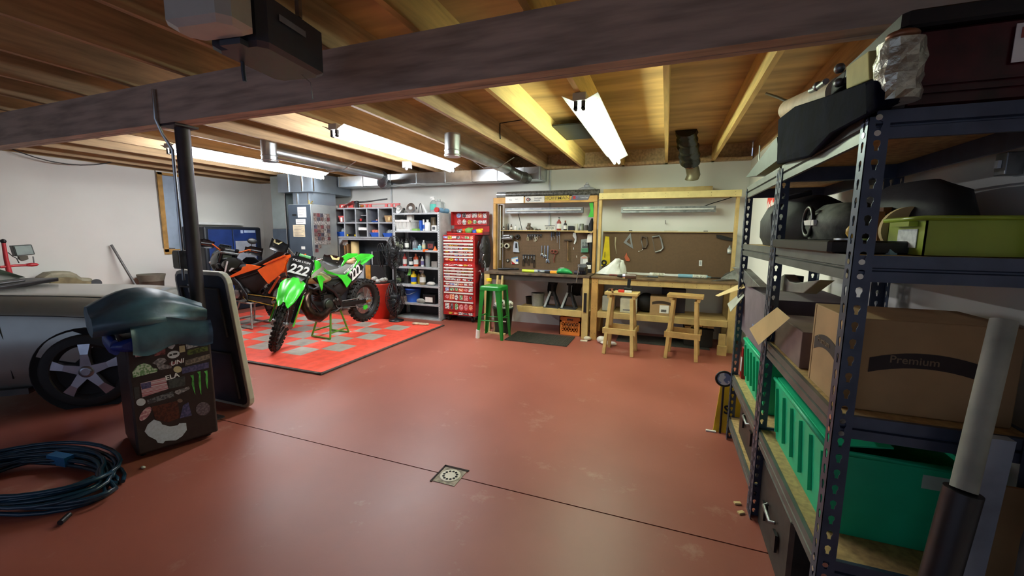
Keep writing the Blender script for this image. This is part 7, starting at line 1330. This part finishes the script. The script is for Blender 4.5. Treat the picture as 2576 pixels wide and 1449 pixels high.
stick([(198, 262), (432, 205), (440, 262), (212, 305)], pinks, label='pink rectangular sticker'); stick([(240, 312), (440, 270), (445, 325), (250, 360)], blk); stick([(450, 205), (600, 178), (600, 262), (460, 290)], redd)
stick([(615, 130), (650, 98), (715, 100), (728, 150), (690, 198), (640, 185)], pale, label='white badge sticker'); o = stick(oval(706, 268, 82, 48, -.22), pale, label='white oval sticker'); 
p = fpx(Zf[0][0] + 706 / Zf[1], Zf[0][1] + 268 / Zf[1]); build('print', B(Ff).box(p[0] - .022, p[0] - .008, p[1] - .006, p[1] + .006, .0016, .002).box(p[0] - .002, p[0] + .02, p[1] - .003, p[1] + .008, .0016, .002), ink, o)
stick([(780, 160), (850, 148), (860, 230), (785, 245)], cream); stick([(865, 140), (1145, 75), (1152, 125), (875, 200)], smat('white_box', (176, 180, 184), (120, 124, 130)), label='long white rectangular sticker'); stick([(880, 215), (1150, 155), (1160, 215), (890, 280)], olive)
stick([(760, 95), (900, 90), (905, 130), (770, 140)], greys); stick([(170, 500), (235, 415), (320, 380), (400, 400), (440, 445), (500, 455), (490, 495), (180, 570)], greens, label='green and white hill-shaped sticker'); stick([(430, 380), (520, 310), (590, 315), (620, 350), (560, 395), (680, 410), (680, 445), (520, 470), (480, 400)], smat('grey2', (150, 144, 146), (100, 96, 100)))
o = stick([(650, 380), (835, 320), (845, 360), (660, 425)], redd); p = fpx(Zf[0][0] + 750 / Zf[1], Zf[0][1] + 370 / Zf[1]); build('print', B(Ff).text('UNI', .042, Matrix.Translation((p[0], p[1], .002)) @ Matrix.Rotation(.12, 4, 'Z'), .0005, .02, .3), inkw, o)
stick([(860, 345), (1175, 260), (1180, 320), (860, 415)], smat('tan', (130, 116, 106), (90, 80, 74))); stick([(820, 440), (1165, 365), (1165, 440), (820, 520)], blu); stick(oval(760, 462, 55, 42, 0), cream)
o = stick([(600, 570), (790, 510), (800, 545), (612, 605)], blk); p = fpx(Zf[0][0] + 690 / Zf[1], Zf[0][1] + 555 / Zf[1]); build('print', B(Ff).text('ELA', .045, Matrix.Translation((p[0], p[1], .002)) @ Matrix.Rotation(.12, 4, 'Z'), .0005, .02), inkw, o)
stick([(275, 645), (600, 565), (640, 715), (300, 825)], flagr, label='red and white flag sticker'); stick([(278, 648), (410, 620), (415, 695), (292, 725)], blu, h=.0018); stick([(640, 600), (855, 545), (860, 670), (650, 715)], smat('dgreen', (70, 76, 74), (54, 58, 60)))
for xa, ya, yb, xb in ((945, 535, 790, 985), (1035, 490, 790, 1062), (1125, 480, 720, 1145)): stick([(xa - 22, ya + 6), (xa + 22, ya - 6), (xa + 30, (ya + yb) / 2), (xb + 6, yb), (xb - 8, yb - 30), (xa - 2, (ya + yb) / 2), (xa + 2, ya + 40)], mat('claw_green', (96, 196, 90), .5, var=.3, scale=30), 'claw_mark')
stick([(190, 700), (260, 690), (270, 830), (205, 850)], smat('dark', (62, 62, 62))); stick([(360, 860), (700, 745), (715, 815), (375, 915)], greys); stick([(730, 740), (905, 685), (920, 715), (770, 790), (720, 770)], smat('grey2', (0, 0, 0)))
stick(oval(282, 888, 62, 48, -.2), pale); stick(oval(340, 1040, 110, 48, -.9), pinks, label='tilted pink oval sticker'); stick([(420, 950), (760, 870), (790, 1090), (640, 1150), (470, 1110)], brn, label='dark red faded sticker'); stick([(790, 1100), (830, 930), (900, 890), (945, 1060)], blu); stick(oval(1090, 975, 95, 85, -.4), smat('round', (84, 74, 84), (110, 100, 108)), label='round spoked sticker'); stick(oval(790, 870, 35, 24, 0), smat('beige', (120, 100, 90)))
stick([(330, 1270), (370, 1180), (450, 1115), (540, 1145), (560, 1180), (660, 1205), (760, 1190), (780, 1165), (870, 1160), (880, 1250), (820, 1330), (740, 1385), (600, 1390), (570, 1425), (500, 1415), (480, 1380), (380, 1330)], smat('bluewhite', (196, 208, 220)), label='large pale blue cloud-shaped sticker')
# bag on top: an old blue tarpaulin bundle and a blue pouch
t = T('blue_tarp', 'folded grey blue tarpaulin bundle lying on top of the sticker covered fridge', 'tarpaulin', (-3.4, 1.7, FH)); G = []
tm = mat('tarp_blue', (66, 100, 116), .4, var=.25, scale=7, bump=.5)
for i in range(13):
    f = i / 12; row = []
    for k in range(20):
        a = 2 * math.pi * k / 20; wv = .018 * math.sin(4 * a + 6 * f) + .014 * math.sin(7 * a + 3); zc = math.sin(a)
        L_ = -.10 + (FW + .15) * f; dpt = (.27 + .03 * math.sin(5 * f)) * (.5 + .5 * math.sin(math.pi * min(1, .15 + f)) ** .5)
        hh = (.115 + .035 * math.sin(3.2 * f + .4)) * (.55 + .45 * math.sin(math.pi * (.12 + .76 * f)))
        row.append(Ff @ Vector((L_ - .03, FH + .014 + hh * (1 + zc) * (1 - .12 * math.cos(a)) * .95 + wv * .4 * (1 if zc > -.2 else 0), -.24 + dpt * math.cos(a) * 1.08 + wv)))
    G.append(row)
build('bundle', B().loft(G), tm, t)
G = [[Ff @ Vector((FW * (.06 + .94 * v), FH + .10 - .19 * q + .03 * math.sin(5 * v + q * 2) * (1 - q) - .02 * math.sin(9 * v) * q, .012 + .035 * math.sin(math.pi * q) + .02 * math.sin(6 * v + 1) * q + .03)) for v in [i / 12 for i in range(13)]] for q in [j / 6 for j in range(7)]]
build('hanging_fold', B().sheet(G, .006), tm, t)
S('blue_pouch', 'bright blue plastic pouch slumped over the left edge of the fridge under the tarpaulin', 'pouch', B(Ff).loft([[Vector((.10 + .17 * w2 * math.cos(a) , FH - .03 + .05 * w2 * math.sin(a), z)) for a in [2 * math.pi * k / 14 for k in range(14)]] for z, w2 in ((.008, .75), (.03, 1.0), (.05, .7))]).loft([[Vector((-.045 + .03 * w2 * math.cos(a), FH - .035 + .06 * w2 * math.sin(a), z)) for a in [2 * math.pi * k / 14 for k in range(14)]] for z, w2 in ((-.45, .5), (-.3, 1.0), (-.1, 1.05), (.02, .8))]), mat('pouch_blue', (34, 58, 140), .35, var=.25, bump=.4))
t = T('folding_table', 'folded grey table with pale rounded edge standing on end behind the dark post', 'table', (-3.5, 2.3, 0))
def tb(s_, z): return Vector((-3.875 + .645 * s_, 2.31 - .13 * z / 1.19, z))
def rr_(m, r=.09):
    o = []
    for cx_, cz_, a0 in ((1, 1, 0), (0, 1, 90), (0, 0, 180), (1, 0, 270)):
        for a in (0, 30, 60, 90): o.append(((cx_ * (.645 - 2 * r) + r + (r - m) * math.cos(R_(a0 + a))) / .645, .005 + cz_ * (1.18 - 2 * r) + r + (r - m) * math.sin(R_(a0 + a))))
    return o
nb_ = Vector((0, -1, -.11)).normalized()
build('table_top', B().prism([tb(a, z) for a, z in rr_(0)], -nb_, .045), mat('table_pale', (196, 196, 180), .5, var=.06), t, bevel=.006)
build('underside', B().prism([tb(a, z) + nb_ * .001 for a, z in rr_(.03)], nb_, .004), mat('table_dark', (48, 60, 76), .5, var=.15), t)
for zz in (.3, .85): build('leg_frame', B().tube([tb(.15, zz - .2) + nb_ * .018, tb(.15, zz + .2) + nb_ * .018, tb(.85, zz + .2) + nb_ * .018, tb(.85, zz - .2) + nb_ * .018], .011, 8), dgrey, t)
build('label', B().prism([tb(a, z) + nb_ * .006 for a, z in ((.25, 1.0), (.42, 1.0), (.42, 1.07), (.25, 1.07))], nb_, .001), mat('pale_grey', (0, 0, 0)), t)
# ---------------------------------------------------------------- coiled hose
t = T('garden_hose', 'coiled dark blue green hose lying on the floor beside the mini fridge', 'hose', (-3.55, 1.15, 0)); b = B(); rr = random.Random(5); pts = []
for i in range(12):
    cx_, cy_ = -3.42 + rr.uniform(-.05, .05), 1.1 + rr.uniform(-.03, .03); ra, rb = .50 + rr.uniform(-.13, .05), .24 + rr.uniform(-.06, .03); zt_ = .014 + .0125 * (i % 5) + .004 * i
    for k in range(26):
        a = 2 * math.pi * k / 26 + .5; pts.append((cx_ + ra * math.cos(a), cy_ + rb * math.sin(a) + .06 * math.cos(a), zt_ + .006 * math.sin(3 * a + i)))
build('coils', b.tube(pts, .0115, 8), mat('hose_blue', (26, 62, 84), .25, var=.25, scale=6), t)
build('nozzle_end', B().cyl((-2.86, 1.02, .02), (-2.82, .97, .02), .013), black, t); build('tie', B().bar((-3.62, 1.25, .055), (-3.46, 1.27, .055), .05, .06), mat('tie_blue', (34, 110, 160), .35), t)
p = az(362, 1168); S('pale_crumb', 'small pale scrap on the floor at the near corner of the mini fridge', 'scrap', B().ball((p.x + .05, p.y - .03, .007), (.02, .012, .007), 8), paper)
# ---------------------------------------------------------------- car
MC = Matrix.Translation((-4.56, 1.87, 0)) @ rotz(R_(42)) @ Matrix.Translation((4.72, -1.80, 0))
def BC(M=None): return B(MC @ (M or Matrix()))
t = T('car', 'silver grey car parked at the far left with its front wheel toward the fridge', 'car', (-6.0, 2.3, 0))
paint = mat('car_silver', (150, 152, 146), .22, .55, var=.03); YN, YW = 1.80, 1.76
def prof(x):   # body side heights at x: (sill z, belt z, top z of the fender or hood edge)
    f = (x + 8.1) / 4.2; return f
xs_ = [-7.75, -7.65, -7.45, -7.15, -6.7, -6.2, -5.7, -5.4, -5.1, -4.8, -4.54, -4.42, -4.33, -4.25, -4.21]
hood = [.80, .90, .95, .97, .98, .985, .98, .965, .95, .93, .90, .87, .81, .70, .55]
inset = [.12, .05, .02, 0, 0, 0, 0, 0, -.01, -.015, .0, .04, .13, .27, .40]
low = [.30, .24, .2, .18, .18, .18, .18, .18, .18, .18, .18, .18, .2, .24, .3]
YMID = 2.60
secs = []
for x, h, q, lo_ in zip(xs_, hood, inset, low):
    y = YN + q; c = min(.1, h * .12); yb_ = 2 * YMID - y
    crown = .012
    left = [(y + .10, lo_), (y + .02, lo_ + .06), (y, lo_ + .2), (y - .012, lo_ + (h - lo_) * .55), (y + .015, h - .14), (y + .05, h - .05), (y + .14, h - .0), (y + .4, h + crown)]
    secs.append([Vector((x, a, z)) for a, z in left] + [Vector((x, 2 * YMID - a, z)) for a, z in left[::-1]])
    secs[-1] = [Vector((p.x, p.y, p.z - .05 * max(0, (p.y - YN) / 1.6) * (1 if p.z > .7 else 0))) for p in secs[-1]]
bo = build('body_shell', BC().loft(secs), paint, t)
WX, WZ_, WR = -4.72, .315, .32
build('wheel_arch', BC().lathe([(.0, 0), (.35, 0), (.362, .012), (.368, .012), (.368, -.02)], (WX, YN - .016, WZ_ + .01), Matrix.Rotation(R_(90), 4, 'X'), 40), mat('arch_black', (12, 12, 13), .8), t)
for wx in (WX, -7.0):
    Q = Matrix.Translation((wx, YN - .03, WZ_ + .006)) @ Matrix.Rotation(R_(90), 4, 'X'); b = BC(Q)
    wh = build('wheel', b.lathe([(.24, .02), (.29, .022), (.312, .008), (WR, -.02), (WR, -.17), (.3, -.2), (.2, -.2), (.2, -.02), (.235, .005)], n=44, cap=False), rubber, t)
    if wx != WX: build('wheel_arch', BC().lathe([(.0, 0), (.35, 0), (.362, .012), (.368, .012), (.368, -.02)], (wx, YN - .016, WZ_ + .01), Matrix.Rotation(R_(90), 4, 'X'), 40), mat('arch_black', (0, 0, 0)), t)
    build('rim', BC(Q).lathe([(.242, .02), (.236, .0), (.215, -.05), (.21, -.12)], n=40, cap=False), steel_d, wh)
    for k in range(5):
        a = R_(90 + 72 * k); d = Vector((math.cos(a), math.sin(a), 0)); p = Vector((-d.y, d.x, 0)); sp = BC(Q)
        sp.loft([[d * .03 - p * .045 + Vector((0, 0, -.01)), d * .03 + p * .045 + Vector((0, 0, -.01)), d * .03 + p * .04 + Vector((0, 0, .02)), d * .03 - p * .04 + Vector((0, 0, .02))], [d * .15 - p * .03 + Vector((0, 0, -.01)), d * .15 + p * .03 + Vector((0, 0, -.01)), d * .15 + p * .025 + Vector((0, 0, .025)), d * .15 - p * .025 + Vector((0, 0, .025))], [d * .235 - p * .045 + Vector((0, 0, -.015)), d * .235 + p * .045 + Vector((0, 0, -.015)), d * .235 + p * .04 + Vector((0, 0, .012)), d * .235 - p * .04 + Vector((0, 0, .012))]], sm=False)
        build('spoke', sp, mat('alloy', (176, 180, 190), .25, .8), wh)
    build('hub_cap', BC(Q).lathe([(.055, .0), (.05, .026), (.03, .032)], n=24), mat('alloy', (0, 0, 0)), wh); build('brake_rotor', BC(Q).lathe([(.16, -.06), (.16, -.05), (.05, -.05)], n=30, cap=False), mat('rotor_dark', (60, 60, 62), .4, .8), wh)
for pts, nm in (([(-5.34, YN + .045, .93), (-5.3, YN + .01, .84), (-5.24, YN - .008, .75), (-5.21, YN - .012, .62), (-5.2, YN + .0, .3)], 'door_gap'), ([(-5.32, YN + .012, .83), (-4.9, YN - .004, .80), (-4.45, YN + .01, .74)], 'character_line')): build(nm, BC().tube(pts, .0035, 6), mat('gap_dark', (30, 32, 32), .6), t)
build('sill', BC().box(-6.9, -5.12, YN + .0, YN + .1, .16, .21), mat('sill_dark', (60, 62, 60), .5), t)
# hood, cowl, glass, roof
build('hood_crease', BC().tube([(-5.6, YN + .16, .982), (-5.0, YN + .17, .948), (-4.55, YN + .2, .905), (-4.35, YN + .28, .87)], .004, 6), mat('gap_dark', (0, 0, 0)), t)
build('headlight', BC().ball((-4.52, YN + .07, .74), (.13, .04, .05), 16, rotz(.2)), mat('headlight_glass', (206, 214, 214), .08, .1), t)
build('cowl', BC().box(-5.95, -5.55, YN + .2, 2 * YMID - YN - .2, 0.96, 1.0), black, t, bevel=.01)
build('wiper', BC().tube([(-5.75, YN + .28, 1.02), (-5.6, 2.3, 1.015), (-5.55, 2.7, 1.02)], .012, 6), black, t)
gl = mat('windscreen_green', (120, 140, 124), .06, var=.04, trans=.6); y0, y1 = YN + .14, 2 * YMID - YN - .14
build('windscreen', BC().sheet([[Vector((-5.85 - .75 * v, y0 + (y1 - y0) * q + (.12 * v * (1 - 2 * q)), 1.0 + .40 * v)) for q in (0, .25, .5, .75, 1)] for v in (0, .33, .66, 1)], .006), gl, t)
build('roof', BC().loft([[Vector((x, yy, z)) for yy, z in ((YMID - w2, h), (YMID - w2 * .8, h + .04), (YMID + w2 * .8, h + .04), (YMID + w2, h), (YMID + w2, h - .03), (YMID - w2, h - .03))] for x, w2, h in ((-6.58, .60, 1.42), (-7.0, .62, 1.44), (-7.4, .58, 1.38))]), paint, t)
build('side_glass', BC().prism([(-5.9, YN + .1, 1.06), (-6.6, YN + .27, 1.41), (-7.35, YN + .27, 1.38), (-7.8, YN + .1, 1.03)], (0, 1, 0), .006), gl, t); build('rear_glass', BC().prism([(-7.42, y0 + .12, 1.40), (-7.42, y1 - .12, 1.40), (-7.85, y1, 1.04), (-7.85, y0, 1.04)], (-1, 0, -.5), .006), gl, t)
build('door_mirror', BC().loft([[Vector((-6.02 + dx, YN - .09 + .09 * math.cos(a), 1.08 + .06 * math.sin(a))) for a in [2 * math.pi * k / 14 for k in range(14)]] for dx in (-.05, .0, .06)]), paint, t)
# ---------------------------------------------------------------- along the left wall behind the car
t = T('work_light', 'red work light stand with a flood lamp behind the car at the left edge', 'work light', (-7.9, 2.95, 0)); XW = -7.75; rs = mat('stand_red', (190, 50, 58), .4)
p0, p1 = ax(8, 607, XW), ax(30, 705, XW); build('mast', B().tube([p0, ax(15, 650, XW), ax(27, 700, XW), Vector((XW, ax(34, 740, XW).y, .02))], [.018, .022, .03, .03], 10), rs, t); build('tip', B().ball(p0, .03, 8), black, t)
build('cross_arm', B().tube([ax(0, 672, XW), ax(40, 668, XW), ax(85, 666, XW)], .016, 8).ball(ax(80, 666, XW), (.03, .07, .025), 8), rs, t)
lp = [ax(x, y, XW) for x, y in ((31, 618), (80, 615), (89, 640), (40, 645))]; hd = build('lamp_frame', B().prism(lp, (-1, 0, 0), .09), mat('lamp_frame_dark', (50, 58, 56), .4), t, bevel=.006); cc = sum(lp, Vector()) / 4; build('lamp_glass', B().prism([cc.lerp(q, .84) + Vector((.004, 0, 0)) for q in lp], (1, 0, 0), .003), mat('lamp_glass_grey', (150, 164, 160), .15, var=.1), hd)
build('lamp_bracket', B().prism([ax(x, y, XW - .02) for x, y in ((48, 645), (70, 643), (72, 652), (58, 657), (50, 652))], (-1, 0, 0), .05), mat('bracket_olive', (84, 80, 66), .6), t); build('cord', B().tube([ax(x, y, XW) for x, y in ((20, 635), (32, 645), (42, 650), (48, 662))], .006, 6), black, t); build('side_rod', B().cyl(ax(83, 645, XW), ax(86, 664, XW), .006), steel_d, t)
t = T('padded_chair', 'olive tan car seat shell behind the hood of the silver car', 'car seat', (-8.05, 3.2, 0)); om = mat('seat_olive', (150, 144, 118), .6, var=.2, scale=5); Xs = -8.0
pp = [ax(x, y, Xs) for x, y in ((100, 712), (110, 697), (128, 686), (155, 683), (180, 683), (197, 690), (208, 700), (236, 699), (238, 715), (225, 745), (105, 745))]; build('seat_shell', B().prism(pp, (-1, 0, 0), .25), om, t, bevel=.04)
qq = [ax(x, y, Xs + .01) for x, y in ((122, 712), (135, 700), (165, 696), (190, 698), (205, 706), (228, 708), (226, 720), (122, 722))]; build('inner_pad', B().prism(qq, (1, 0, 0), .04), mat('pad_olive', (126, 116, 82), .7, var=.2), t, bevel=.015); build('recliner_knob', B().cyl(ax(243, 712, Xs), ax(243, 712, Xs + .06), .06), dgrey, t); base = ax(160, 740, Xs); build('pedestal', B().box(Xs - .24, Xs - .02, base.y - .25, base.y + .25, 0, base.z - .0), om, t)
a = ax(280, 616, XL + .05); c = ax(322, 728, XL + .09); d = (c - a) / (c.z - a.z); f0 = a + d * (0.01 - a.z); S('broom_pole', 'grey pole leaning against the left wall behind the car', 'pole', B().tube([a, Vector((min(f0.x + .5, XL + .6), f0.y, .02))], .018, 10), mat('pole_grey', (110, 108, 106), .5, .3))
a = ax(364, 691, -8.05); c = ax(405, 725, -8.05); S('waste_bin', 'olive grey flared waste bin against the left wall behind the car', 'bin', B().lathe([(.13, 0), (.14, c.z - .2), (.15, a.z - .16), (.19, a.z - .01), (.19, a.z), (.17, a.z), (.12, .05)], (-8.08, (a.y + c.y) / 2, 0), n=26), mat('bin_olive', (112, 106, 92), .6, var=.15))
